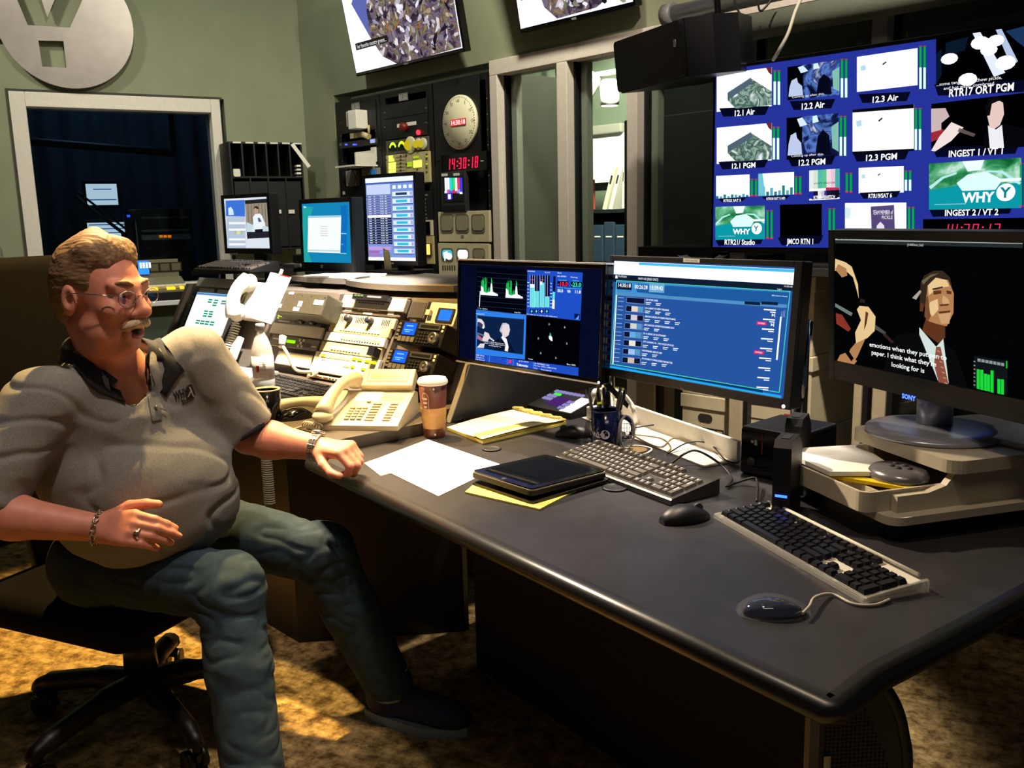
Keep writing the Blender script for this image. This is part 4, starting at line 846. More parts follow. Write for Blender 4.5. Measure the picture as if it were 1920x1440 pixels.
# ---- monitors
def monitor(name,lb,F,W,H,bz,body,scr,base_z,thick=.05,foot=(.2,.18),neck=.05,fm=None,round_foot=0,y0=.06,group=None):
    t=thing(name,lb,'monitor',F.M,group); l,r_,tp,bt=bz
    mb=MB(body); x0,x1,z0,z1=-W/2,W/2,-H/2,H/2
    mb.box(x0,x1,.003,thick,z0,z1,.004)
    for a,b,c,d in ((x0,x0+l,z0,z1),(x1-r_,x1,z0,z1),(x0+l,x1-r_,z1-tp,z1),(x0+l,x1-r_,z0,z0+bt)): mb.box(a,b,-.004,.004,c,d,.0015)
    mb.box(x0+W*.2,x1-W*.2,thick,thick+.03,z0+H*.2,z1-H*.2,.008); mb.build('housing',t)
    mb=MB(scr); mb.box(x0+l,x1-r_,.0005,.003,z0+bt,z1-tp); mb.build('screen',t)
    if base_z is not None:
        I=F.I; c=F.M@Vector((0,y0,0)); ob=I@Vector((c.x,c.y,base_z)); fm=fm or BLK
        S=Matrix.Translation(Vector((0,y0,0)))
        Rz=(F.M.to_3x3().inverted()@Matrix.Rotation(R(KA-90),3,'Z')).to_4x4()
        mb=MB(fm); mb.M=Matrix.Translation(ob)@(F.M.to_3x3().inverted()@F.M.to_euler().to_matrix()).to_4x4()
        mb.M=Matrix.Translation(ob)@(F.M.to_3x3().inverted()@Matrix.Rotation(math.atan2(F.M[1][0],F.M[0][0]),3,'Z')).to_4x4()
        h=(c.z-base_z)
        if round_foot: pass
        else: mb.prism(rrect(-foot[0]/2,foot[0]/2,-foot[1]*.6,foot[1]*.4,.03),.0005,.014,'z')
        mb.build('foot',t,fix=True)
        mb=MB(fm); mb.M=Matrix.Translation(ob)@(F.M.to_3x3().inverted()@Matrix.Rotation(math.atan2(F.M[1][0],F.M[0][0]),3,'Z')).to_4x4(); mb.box(-neck/2,neck/2,0.0,.035,.012,h+.02,.004); mb.build('neck',t)
    return t
def P2(F,mb,m,pts,d=-.0008): mb.m(m); F.quad(mb,pts,d)
# A: left monitor, blue desktop with a woman in a white coat
F1=Fr((-1.235,4.34,1.352),51.8,.4); F1.crop(400,340,6.545)
t=monitor('desktop_monitor','leftmost console monitor, showing a person in a white coat beside a blue panel',F1,.372,.278,(.02,.02,.018,.026),BLK,em('dfe6ee',1.0),1.15,foot=(.22,.2),neck=.09)
mb=MB(); 
P2(F1,mb,em('3f74d8',1),[(157,430),(392,432),(385,228),(152,238)]); P2(F1,mb,em('b8c6d8',1),[(172,830),(400,830),(392,434),(165,440)],-.0009)
P2(F1,mb,em('d4ecff',1),[(190,415),(255,412),(245,350),(215,312),(185,330)],-.0012)
P2(F1,mb,em('2858c8',1),[(192,882),(714,872),(712,832),(190,838)],-.0012); P2(F1,mb,em('1e9a40',.9),[(198,875),(235,872),(233,842),(196,846)],-.0015)
P2(F1,mb,em('2c3038',.6),[(418,705),(692,690),(672,212),(388,232)],-.0012); P2(F1,mb,em('a89c88',.8),[(410,622),(690,612),(668,262),(394,278)],-.0016)
for x in (430,470,510,560,600,640): P2(F1,mb,em('7a6c58',.7),[(x+4,500),(x+12,500),(x,272),(x-6,272)],-.0018)
P2(F1,mb,em('e8f0f6',1.05),[(470,620),(640,612),(640,520),(600,420),(575,395),(515,405),(490,440),(495,520)],-.002); P2(F1,mb,em('c8a090',.9),[(510,405),(555,400),(560,340),(535,312),(505,325),(502,370)],-.0022); P2(F1,mb,em('4a3428',.7),[(502,345),(515,325),(558,345),(562,325),(540,302),(515,306),(500,325)],-.0024)
P2(F1,mb,em('c8dce6',1),[(412,620),(520,620),(500,540),(412,500)],-.002); P2(F1,mb,em('c8dce6',1),[(600,612),(690,612),(688,560),(610,545)],-.0021); P2(F1,mb,em('20242c',.5),[(515,630),(612,625),(612,585),(515,590)],-.0024); P2(F1,mb,em('606878',.8),[(560,500),(600,495),(570,445),(550,450)],-.0024)
for x,y in ((265,618),(265,640),(345,618),(345,640)): P2(F1,mb,em('9abf30',1),[(x,y+8),(x+16,y+8),(x+16,y-4),(x,y-4)],-.0014)
P2(F1,mb,em('d8e890',1),[(292,648),(332,648),(332,612),(292,612)],-.0014)
for y in (500,580,700,760): P2(F1,mb,em('f4f6fa',1.05),[(195,y+26),(395,y+26),(395,y),(192,y)],-.0011)
mb.build('picture',t)
mb=MB(LBLW); F1.quad(mb,[(218,905),(312,900),(312,878),(218,882)],-.0045); mb.build('label_strip',t); mb=MB(SILV)
for x in (632,655,677,706): F1.quad(mb,[(x-6,893),(x+6,893),(x+6,883),(x-6,883)],-.0045)
mb.build('button',t)
# B: teal desktop with a white window
F2=Fr(aty(612,441,4.02),49.5,1.5); F2.crop(400,340,6.545)
t=monitor('desktop_monitor','middle console monitor with a teal screen and one white window',F2,.365,.318,(.017,.017,.02,.04),BLK,em('1486b8',1.0),1.125,thick=.06,foot=(.22,.2),neck=.06)
mb=MB(); P2(F2,mb,em('22b0b0',.9),[(1090,985),(1215,1000),(1170,880),(1150,560),(1230,320),(1100,300)]); P2(F2,mb,em('0f70c0',1),[(1560,880),(1635,885),(1648,290),(1565,300)],-.0009)
P2(F2,mb,em('f0f6f8',1.1),[(1160,868),(1562,882),(1572,430),(1166,440)],-.0014); P2(F2,mb,em('a8d0e0',1),[(1166,452),(1572,440),(1572,415),(1166,425)],-.0018); P2(F2,mb,em('c8e0e0',1),[(1162,855),(1562,866),(1562,845),(1162,835)],-.0018)
for k in range(5): P2(F2,mb,em('e0d8dc',1),[(1320,560+k*28),(1410,562+k*28),(1410,550+k*28),(1320,548+k*28)],-.0018)
for y in (640,884): P2(F2,mb,em('a0d8e8',1),[(1560,y+5),(1638,y+6),(1638,y-4),(1560,y-5)],-.002)
P2(F2,mb,em('60b8e8',1),[(1572,760),(1585,790),(1600,755),(1585,770)],-.002); P2(F2,mb,em('d0f0f8',1),[(1110,310),(1118,330),(1150,320),(1125,305)],-.002)
mb.build('picture',t); mb=MB(LBLW); F2.quad(mb,[(1328,1062),(1354,1064),(1354,1024),(1330,1022)],-.0045); mb.build('badge',t)
# C: tall list screen
F3=Fr(aty(732,412,3.98),50,.8); F3.crop(640,320,6.0)
t=monitor('desktop_monitor','tall console monitor with a pale list and a column of cyan boxes',F3,.335,.392,(.016,.016,.016,.02),BLK,em('7d96dc',1.05),1.125,thick=.05,foot=(.26,.2),neck=.07)
def L3(u,v): # fractions of the screen
    l,r_,tp,bt=.016,.016,.016,.02; return (-.335/2+l+u*(.335-l-r_), .392/2-tp-v*(.392-tp-bt))
def r3(mb,m,u0,v0,u1,v1,d): mb.m(m); a=L3(u0,v0); b=L3(u1,v1); mb.poly([(a[0],d,b[1]),(b[0],d,b[1]),(b[0],d,a[1]),(a[0],d,a[1])])
mb=MB(); r3(mb,em('e8f0ff',1.15),0,0,1,.055,-.0008); r3(mb,em('4a62b0',.9),0,.055,1,.075,-.0009); r3(mb,em('c8d4f8',1.05),.02,.08,.52,.2,-.0009)
r3(mb,em('283460',.6),.02,.48,.53,.80,-.0009); r3(mb,em('6878b8',.9),.02,.2,.53,.48,-.0009)
for k in range(20):
    v=.21+k*.0295; r3(mb,em('aebcf0',1) if k!=8 else em('ffffff',1.2),.03,v,.52,v+(.004 if k!=8 else .03),-.0012)
    for u,w in ((.05,.06),(.17,.03),(.30,.03),(.34,.03),(.40,.04)): r3(mb,em('f0f4ff',1),u,v+.010,u+w,v+.018,-.0013)
mb.m(em('c890d0',1)); r3(mb,em('c8a0e0',1),.02,.83,.5,.87,-.0012); r3(mb,em('b070c0',.9),.02,.88,.25,.91,-.0012); r3(mb,em('8fa4e8',1),.25,.88,.5,.91,-.0012); r3(mb,em('b080d0',.9),.02,.92,.3,.95,-.0012)
r3(mb,em('f8faff',1.15),0,.96,1,1,-.0012)
for k in range(4): r3(mb,em('f0f8ff',1.1),.57+.11*k,.10,.64+.11*k,.14,-.0012)
for k in range(9):
    v=.175+k*.085; r3(mb,em('d8f0ff',1.05),.56,v,.97,v+.055,-.0010); r3(mb,em('384870',.7) if k<1 else em('30bcd8',1.1),.63,v+.012,.86,v+.042,-.0013); r3(mb,em('e8e8a0',1.05),.57,v+.008,.6,v+.046,-.0013); r3(mb,em('c0a0e0',1),.92,v+.008,.96,v+.046,-.0013)
    r3(mb,em('203060',.6),.555,v+.058,.975,v+.064,-.0011)
mb.build('picture',t); mb=MB(LBLW); mb.box(-.015,.015,-.005,-.004,-.392/2+.006,-.392/2+.013); mb.build('badge',t)
c=F3.M@Vector((-.02,.04,0)); mb=MB(mat('sticky_note','d8d098',.8)); mb.poly([(-.03,0,.10),(.01,0,.085),(.03,-.01,.0),(-.015,-.01,.0)]); mb.poly([(-.03,.001,.10),(-.015,-.009,.0),(.03,-.009,.0),(.01,.001,.085)])
tag(mb.build('sticky_note',M=Matrix.Translation((c.x-.03,c.y-.03,1.141))@Matrix.Rotation(R(-40),4,'Z')),'pale yellow note leaning at the foot of the tall list monitor','note')
# ---- things on the console shelves
KEYM=mat('key_black','1f1f22',.4,noise=.1); KEYG=mat('key_grey','3b3a3a',.45,noise=.1)
def keylist():
    K=[]; u=1
    K+= [(0,0,1,1)]+[(2+i+(.5*(i//4)),0,1,1) for i in range(12)]+[(15.25+i,0,1,1) for i in range(3)]
    K+= [(i,1.25,1,1) for i in range(13)]+[(13,1.25,2,1)]
    K+= [(0,2.25,1.5,1)]+[(1.5+i,2.25,1,1) for i in range(12)]+[(13.5,2.25,1.5,1)]
    K+= [(0,3.25,1.75,1)]+[(1.75+i,3.25,1,1) for i in range(11)]+[(12.75,3.25,2.25,1)]
    K+= [(0,4.25,2.25,1)]+[(2.25+i,4.25,1,1) for i in range(10)]+[(12.25,4.25,2.75,1)]
    K+= [(0,5.25,1.25,1),(1.25,5.25,1.25,1),(2.5,5.25,1.25,1),(3.75,5.25,6.25,1),(10,5.25,1.25,1),(11.25,5.25,1.25,1),(12.5,5.25,1.25,1),(13.75,5.25,1.25,1)]
    K+= [(15.25+i,1.25+j,1,1) for j in range(2) for i in range(3)]+[(16.25,4.25,1,1)]+[(15.25+i,5.25,1,1) for i in range(3)]
    K+= [(18.5+i,1.25,1,1) for i in range(4)]+[(18.5+i,2.25+j,1,1) for j in range(3) for i in range(3)]+[(21.5,2.25,1,2),(21.5,4.25,1,2),(18.5,5.25,2,1),(20.5,5.25,1,1)]
    return K
KM={}
def keymesh(w,h,u,m,leg=None,ht=.008):
    k=(round(w,3),round(h,3),u,m.name,ht)
    if k in KM: return KM[k]
    mb=MB(m); g=.0009; a,b=w*u/2-g,h*u/2-g; i=.0024
    lo=[mb._v(p) for p in ((-a,-b,0),(a,-b,0),(a,b,0),(-a,b,0))]; hi=[mb._v(p) for p in ((-a+i,-b+i,ht),(a-i,-b+i,ht),(a-i,b-i*.7,ht),(-a+i,b-i*.7,ht))]
    mb._f(hi); [mb._f([lo[q],lo[(q+1)%4],hi[(q+1)%4],hi[q]]) for q in range(4)]
    if leg: mb.m(leg); mb.box(-a+i+.0015,-a+i+.0045,0,b-i*.7-.002,ht,ht+.0002)
    me=bpy.data.meshes.new('key'); mb.bm.to_mesh(me); mb.bm.free(); [me.materials.append(x) for x in mb.mats]; KM[k]=me; return me
def keyboard(name,lb,M,W,D,case,keym,leg=None,tilt=.02,h0=.012,indiv=True,u=None,build_case=None,lip=0):
    t=thing(name,lb,'keyboard',M); u=u or (W-.02)/22.5
    an=math.atan2(tilt,D)
    if build_case: build_case(t,W,D,h0,tilt)
    else:
        mb=MB(case); mb.prism([(-D/2-lip,.002),(-D/2-lip,h0-.003),(-D/2-lip+.004,h0),(D/2,h0+tilt),(D/2,.002)],-W/2,W/2,'x'); mb.build('case',t,fix=True)
    kd=D/6.9; x0=-22.5*u/2; y0=D/2-.012; rows={}
    cz=lambda y:h0+tilt*(y+D/2)/D
    for x,y,w,h in keylist():
        X=x0+(x+w/2)*u; Y=y0-(y+h/2)*(D-.02)/6.35; me=keymesh(w,h*(D-.02)/6.35/u,u,keym,leg)
        if indiv:
            o=bpy.data.objects.new('key',me); COL.objects.link(o); o.parent=t; o.matrix_local=Matrix.Translation((X,Y,cz(Y)-.001))@Matrix.Rotation(an,4,'X')
        else:
            mb=rows.setdefault(round(y*2),MB(keym)); b=bmesh.new(); b.from_mesh(me); mb.join(b,M=Matrix.Translation((X,Y,cz(Y)-.001))@Matrix.Rotation(an,4,'X')); b.free()
    for r_ in rows.values(): r_.build('key_row',t)
    return t
p0=onz(372,503,1.15); p1=onz(478,505,1.15); d=(p1-p0); d.z=0; an=math.atan2(d.y,d.x)
q=onz(425,499,1.15); q=FK.M@Vector((ka.x+.235,ka.y+.085,1.1505))
keyboard('keyboard','worn grey keyboard on the raised black shelf at the console\'s left end',Matrix.Translation(q)@Matrix.Rotation(R(KA-90)+R(3),4,'Z'),.43,.15,CHAR,mat('key_worn','7a6f6a',.45,noise=.2),tilt=.03,indiv=False)
mb=MB(CHAR); mb.box(-.1,.1,-.05,.05,.0005,.05,.006); mb.box(-.08,.08,-.052,-.05,.01,.02); tag(mb.build('power_adapter',M=FK.M@Matrix.Translation((kb.x-.22,kb.y+.26,1.15))),'black adapter box behind the keyboard on the raised shelf','adapter')
mb=MB(WHT); mb.box(-.05,.05,-.02,.02,.0005,.016,.003); tag(mb.build('white_block',M=FK.M@Matrix.Translation((kb.x-.10,kb.y+.06,1.15))),'small white block on the raised shelf right of the keyboard','block')
c=onz(600,521,1.126); l=kl(c)
mb=MB(PAPER); 
for k in range(5): a=.05*(k-2); mb.M=Matrix.Rotation(a,4,'Z'); mb.box(-.15,.15,-.09,.09,.0006+.002*k,.0024+.002*k)
tag(mb.build('paper_pile',M=FK.M@Matrix.Translation((l.x+.04,l.y+.10,1.1255))@Matrix.Rotation(R(8),4,'Z')),'loose pile of white papers on the shelf under the teal-screen monitor','papers')
# ---- units on the slope
def unit(name,lb,cat,cr,x0,y0,x1,y1,m,d0=-.014,bev=.002,dep=-.0005):
    FS_.crop(*cr); a=FS_.px(x0,y0,d0); b=FS_.px(x1,y1,d0)
    M=FS_.M@Matrix.Translation((a[0],0,b[1])); t=thing(name,lb,cat,M); W,H=b[0]-a[0],a[1]-b[1]
    mb=MB(m); mb.box(0,W,d0,dep,0,H,bev); mb.build('case',t); return t,W,H,d0
def bits(t,name,m,boxes,W,H,d,th=.003,indiv=False):   # boxes in fractions (u0,v0,u1,v1), v from the top
    mb=MB(m)
    for u0,v0,u1,v1 in boxes:
        mb.box(u0*W,u1*W,d-th,d,H*(1-v1),H*(1-v0),0)
        if indiv: mb.build(name,t); mb=MB(m)
    if not indiv: mb.build(name,t)
    else: mb.bm.free()
PW=mat('unit_white','dcd8cc',.4,.1,noise=.05); PG=mat('unit_grey_panel','6e655e',.5,noise=.1); PT=mat('unit_tan','c8bc98',.45,.1,noise=.06); PY=mat('unit_yellowed','c9b884',.45,noise=.08)
SHK=em('40ffa0',.8)
bw=d12-xl-.03
# bay 1: touch screen
FS_.crop(*Z2); a=FS_.px(378,500,-.012); b=FS_.px(705,1110,-.012)
W=.30 if b[0]-a[0]<.2 else min(b[0]-a[0],.36); H=a[1]-b[1]
t=thing('touch_screen','touch screen with green buttons at the left end of the console slope','monitor',FS_.M@Matrix.Translation((a[0],0,b[1])))
mb=MB(mat('touch_bezel','4a423e',.5,noise=.1)); mb.box(-.05,W+.03,-.012,-.0005,-.02,H+.025,.003); mb.build('bezel',t)
mb=MB(em('f4faff',1.25)); mb.box(0,W,-.0135,-.012,0,H); mb.build('screen',t)
mb=MB(em('7fb0d8',1)); mb.box(0,W,-.0142,-.0135,H*.93,H); mb.m(em('3f6a98',.9)); mb.box(0,W,-.0145,-.0142,H*.955,H*.97)
mb.m(em('10a070',.9))
for u,v in ((.36,.15),(.51,.15),(.70,.16),(.36,.21),(.51,.215),(.51,.28),(.36,.44),(.49,.44),(.37,.50),(.50,.50),(.37,.56),(.50,.56),(.25,.69),(.37,.69),(.49,.69),(.62,.69),(.25,.75),(.37,.75),(.49,.75),(.62,.75)):
    mb.box(u*W,(u+.10)*W,-.0146,-.0138,H*(1-v-.036),H*(1-v))
mb.m(em('7a94b0',1)); mb.box(.70*W,.81*W,-.0146,-.0138,H*(1-.255),H*(1-.215)); mb.build('picture',t)
mb=MB(LBLW); mb.box(.02*W,.4*W,-.0135,-.012,H+.004,H+.02,0); mb.box(.5*W,.98*W,-.0135,-.012,H+.004,H+.02); mb.build('label_strip',t)
mb=MB(BLK); mb.prism(rrect(-.042,-.014,H*.1,H*.98,.013),-.0132,-.012,'y'); mb.m(LBLW); mb.box(-.034,-.026,-.0142,-.0132,H*.86,H*.89); mb.box(-.034,-.024,-.0142,-.0132,H*.62,H*.68); mb.build('side_slot',t)
mb=MB(WHT); mb.box(-.05,W+.06,-.008,-.0005,H+.03,H+.075,.002); tag(mb.build('white_strip',M=t.matrix_world),'white strip lying along the top of the slope above the touch screen','strip')
# bay 2: black speaker box and units
t,W,H,d=unit('monitor_speaker','black box speaker with white stickers on the console slope','speaker',Z3,165,225,552,470,mat('box_dark_olive','4a463a',.5,noise=.15),-.10,.006)
bits(t,'sticker',LBLW,[(.24,.03,.34,.14),(.5,.42,.58,.66),(.8,.3,.98,.52),(-.0,.62,.18,.78),(.44,.7,.56,.86)],W,H,d,.001,True)
bits(t,'screw',SILV,[(.52,.1,.54,.16),(.7,.1,.72,.16),(.97,.12,.99,.18)],W,H,d,.002,True)
t,W,H,d=unit('rack_unit','dark unit with green lights and black knobs below the speaker box','rack unit',Z3,145,442,558,574,mat('unit_dark_grey','4e4b44',.5,noise=.1))
bits(t,'green_light',em('c0e020',1.5),[(.06,.2,.09,.34),(.12,.2,.15,.34),(.06,.45,.09,.55)],W,H,d); bits(t,'label_strip',PW,[(.1,.72,.35,.85)],W,H,d,.001); bits(t,'vent',BLK,[(.42,.2+.14*k,.52,.26+.14*k) for k in range(4)],W,H,d,.0008)
for u in (.62,.86):
    mb=MB(BLK); mb.lathe([(.016,-d),(.014,-d+.02),(0,-d+.02)],16,c=(u*W,0,H*.5),ax='y'); mb.build('knob',t)
unit('blank_panel','long white blank panel across the second bay of the slope','panel',Z3,108,526,555,682,PW,-.012)
t,W,H,d=unit('rack_unit','grey unit with a bright green display, behind the gooseneck microphone','rack unit',Z3,105,640,520,800,PG,-.012)
bits(t,'display',em('90e810',1.3),[(.36,.33,.53,.60)],W,H,d); bits(t,'slot',BLK,[(.76,.4+.1*k,.86,.45+.1*k) for k in range(4)],W,H,d,.0008); bits(t,'label_strip',PW,[(.05,.3,.18,.42),(.88,.62,.97,.7)],W,H,d,.001)
mb=MB(PW); [mb.box(W*.66+.012*dx-.005,W*.66+.012*dx+.005,d-.004,d,H*.5+.012*dz-.005,H*.5+.012*dz+.005) for dx,dz in ((0,0),(1,1),(-1,1),(1,-1),(-1,-1))]; mb.build('keypad_cross',t)
unit('blank_panel','white panel low in the second bay behind the keyboard','panel',Z3,165,795,445,965,PW,-.012)
# bay 3: router panels
t,W,H,d=unit('router_panel','white panel with a dark arched handset rest at the top of the third bay','control panel',Z3,785,265,1340,428,PW,-.02)
bits(t,'dark_rest',BLK,[(.22,.0,.78,.42)],W,H,d,.02); bits(t,'lit_key',em('b8d080',.8),[(.26,.06,.29,.2),(.31,.06,.34,.2),(.36,.06,.39,.2)],W,H,d-.02); bits(t,'display',GREYP,[(.46,.1,.68,.24)],W,H,d-.02,.001); bits(t,'tooth',BLK,[(.28+.035*k,.5,.298+.035*k,.58) for k in range(12)],W,H,d,.001)
t,W,H,d=unit('button_unit','grey-brown button panel second from the top of the third bay','control panel',Z3,734,362,1310,480,PG,-.012)
bits(t,'button',PW,[(.34+.07*k,.12,.395+.07*k,.5) for k in range(5)],W,H,d,.004,True); bits(t,'label_strip',LBLW,[(.13,.05,.24,.75),(.81,.2,.9,.75),(.44,.75,.58,.98)],W,H,d,.001,True)
t,W,H,d=unit('audio_unit','tan panel with slotted vents and two dark knobs in the third bay','control panel',Z3,690,440,1246,592,PT,-.014)
bits(t,'vent',BLK,[(u+.025*k,.2,u+.025*k+.011,.78) for u,n in ((.11,6),(.40,7),(.81,5)) for k in range(n)],W,H,d,.0008)
for u in (.30,.645):
    mb=MB(DKG); mb.lathe([(.014,-d),(.012,-d+.022),(0,-d+.022)],16,c=(u*W,0,H*.5),ax='y'); mb.build('knob',t)
t,W,H,d=unit('router_panel','narrow yellowed key panel under the tan vent panel','control panel',Z3,658,530,1196,672,PY,-.016); bits(t,'key',PW,[(.2+.048*k,.35,.235+.048*k,.75) for k in range(14)],W,H,d,.003)
t,W,H,d=unit('router_panel','white key panel with a protruding right end, middle of the third bay','control panel',Z3,617,612,1150,762,PW,-.02); bits(t,'key',PY,[(.3+.043*k,.35,.328+.043*k,.7) for k in range(15)],W,H,d,.003)
t,W,H,d=unit('router_panel','second yellowed key panel lower in the third bay','control panel',Z3,578,700,1112,870,PY,-.016); bits(t,'key',PW,[(.2+.05*k,.4,.235+.05*k,.75) for k in range(10)],W,H,d,.003); bits(t,'bracket',BLK,[(.9,.2,1.0,1.0)],W,H,d,.03)
t,W,H,d=unit('router_panel','large white key panel with yellow lit keys at the bottom of the third bay','control panel',Z3,522,796,1060,1082,PW,-.016)
bits(t,'lit_key',em('e0f020',1.5),[(.12,.12,.17,.24),(.60,.08,.66,.2),(.68,.09,.75,.2),(.79,.1,.86,.22),(.89,.12,.96,.24),(.62,.47,.67,.57),(.78,.5,.84,.6),(.85,.51,.9,.62),(.91,.52,.96,.63)],W,H,d,.003,True)
bits(t,'key_row',PY,[(.06,.1,.58,.26),(.5,.46,.6,.58)],W,H,d,.0015); bits(t,'badge',GREYP,[(.13,.33,.20,.42)],W,H,d,.001)
t,W,H,d=unit('router_panel','low key strip with red and amber keys behind the desk telephone','control panel',Z3,440,1006,1002,1135,PY,-.014)
bits(t,'key',PW,[(.08+.05*k,.2,.115+.05*k,.45) for k in range(16)],W,H,d,.003); bits(t,'red_key',mat('key_red','a83c28',.5),[(.2,.5,.23,.7),(.3,.55,.33,.75)],W,H,d,.003)
# bay 4
t,W,H,d=unit('speaker_panel','grey perforated speaker grille panel at the top of the right bay','speaker',Z3,1435,315,1532,500,mat('grille_mauve','6a6a78',.5,noise=.15),-.012)
bits(t,'grille',mat('grille_mesh','4c4c58',.7,noise=.4,nscale=900),[(.06,.12,.94,.95)],W,H,d,.002)
t,W,H,d=unit('small_display_unit','white unit with a small blue display at the top right of the slope','control panel',Z3,1612,330,1812,572,WHT,-.03,.006)
bits(t,'display',em('2f7ef0',1.2),[(.42,.32,.86,.78)],W,H,d,.002); bits(t,'display_frame',DKG,[(.36,.26,.42,.84),(.86,.26,.92,.84),(.42,.26,.86,.32),(.42,.78,.86,.84)],W,H,d,.004); bits(t,'knob',LBLW,[(.02,.4,.16,.62)],W,H,d,.012)
def deck(lb,x0,y0,x1,y1):
    t,W,H,d=unit('tape_deck',lb,'tape deck',Z3,x0,y0,x1,y1,mat('deck_black','1a1b1e',.4,noise=.1),-.09,.004)
    bits(t,'display',em('1f62f8',1.35),[(.14,.08,.40,.60)],W,H,d,.002); bits(t,'display_figures',em('8fd0ff',1.3),[(.2,.2,.34,.24),(.18,.38,.36,.41),(.2,.46,.3,.49)],W,H,d-.002,.0005)
    bits(t,'tape_slot',SILV,[(.46,.05,.90,.30)],W,H,d,.003); bits(t,'slot_mouth',BLK,[(.5,.13,.86,.22)],W,H,d-.003,.001)
    bits(t,'large_key',GREYP,[(.10+.09*k,.68,.175+.09*k,.9) for k in range(4)],W,H,d,.004,True)
    bits(t,'small_key',DKG,[(.48+.06*(k%5),.42+.13*(k//5),.525+.06*(k%5),.5+.13*(k//5)) for k in range(20)],W,H,d,.003)
    bits(t,'side_key',GREYP,[(.03,.1+.16*k,.09,.2+.16*k) for k in range(5)],W,H,d,.003); bits(t,'switch_pair',LBLW,[(.93,.08,.97,.2),(.93,.26,.97,.36)],W,H,d,.002)
    r_=H*.24; mb=MB(SILV); mb.lathe([(r_,-d),(r_,-d+.012),(r_*.88,-d+.018),(r_*.6,-d+.014),(0,-d+.014)],32,c=(.85*W,0,H*.34),ax='y'); mb.m(GREYP); mb.lathe([(r_*.3,-d+.016),(0,-d+.017)],16,c=(.85*W,0,H*.34),ax='y'); mb.build('jog_wheel',t)
    return t
deck('upper of two tape decks with blue displays and a jog wheel',1312,505,1690,770)
deck('lower of two tape decks with blue displays and a jog wheel',1217,768,1612,1040)
# ================================================================ things on the console worktop
ZC=.7755
def cbase(x,y): return onz(x,y,ZC)
# desk telephone
a=cbase(588,806); b=cbase(746,808); an=math.atan2((b-a).y,(b-a).x); PWD=(b-a).length
t=thing('desk_telephone','cream desk telephone with a handset and tilted display','telephone',Matrix.Translation(a)@Matrix.Rotation(an,4,'Z'))
PH=mat('phone_cream','cdc5aa',.4,noise=.05); PHD=mat('phone_key','9b8f7c',.5); D=.235; h0,h1=.018,.075
mb=MB(PH); mb.prism([(0,0),(0,h0-.004),(.006,h0),(D-.03,h1),(D,h1-.01),(D,0)],.02,PWD,'x'); mb.build('body',t,fix=True)
def ph(mb,u0,v0,u1,v1,th,base=0): # on the sloping face
    o=mb.M; ang=math.atan2(h1-h0,D-.036); mb.M=Matrix.Translation((0,.006,h0))@Matrix.Rotation(ang,4,'X'); L=(D-.036)/math.cos(ang); mb.box(u0*PWD,u1*PWD,v0*L,v1*L,base,base+th); mb.M=o
for r_ in range(5):
    for c_ in range(3): mb=MB(PHD); ph(mb,.33+.075*c_,.10+.078*r_,.385+.075*c_,.145+.078*r_,.005); mb.build('dial_key',t)
for r_ in range(7): mb=MB(PHD); ph(mb,.58,.08+.078*r_,.68,.118+.078*r_,.004); mb.build('line_key',t)
for r_ in range(7): mb=MB(PHD); ph(mb,.79,.08+.078*r_,.88,.118+.078*r_,.004); mb.build('line_key',t)
mb=MB(PHD); ph(mb,.49,.60,.53,.64,.006); mb.build('hold_key',t)
mb=MB(PAPER); ph(mb,.30,.64,.62,.95,.001); mb.build('number_card',t)
mb=MB(mat('phone_label','a89f86',.5)); ph(mb,.64,.68,.9,.82,.001); ph(mb,.70,.05,.71,.62,.001); ph(mb,.90,.2,.97,.34,.001); mb.build('printed_label',t)
mb=MB(PH); o=Matrix.Translation((.32*PWD,D-.03,h1))@Matrix.Rotation(R(38),4,'X'); mb.M=o; mb.box(0,.66*PWD,0,.07,-.012,.022,.004); mb.m(GREYP); mb.box(.018,.66*PWD-.018,.016,.056,.022,.0225); mb.m(LBLW); mb.box(.022,.66*PWD-.022,.02,.052,.0224,.0227); mb.m(mat('lcd_grey','4c5148',.3)); mb.box(.03,.66*PWD-.03,.026,.046,.0225,.023); mb.build('display',t)
def handset(mb,p0,p1,bow,r=.02):
    pts=arc(p0,p1,(0,0,bow),14); n=len(pts); rr=[r*(1.25-.5*math.sin(PI*k/(n-1))) for k in range(n)]; mb.tube(pts,rr,12)
    for p in (p0,p1): mb.ell((p[0],p[1],p[2]-.008),(r*1.45,r*1.45,r*.9),14)
mb=MB(PH); handset(mb,(.025,.012,.045),(.06,D-.02,.105),.03,.021); mb.build('handset',t)
mb=MB(PH); pts=[(.02+.012*math.cos(k*.9)-.002*k*.6,-.012+.001*k-.02*math.sin(k*.02),.012+.01*math.sin(k*.9)) for k in range(40)]; mb.tube(pts,.0025,6); mb.build('coil_cord',t)
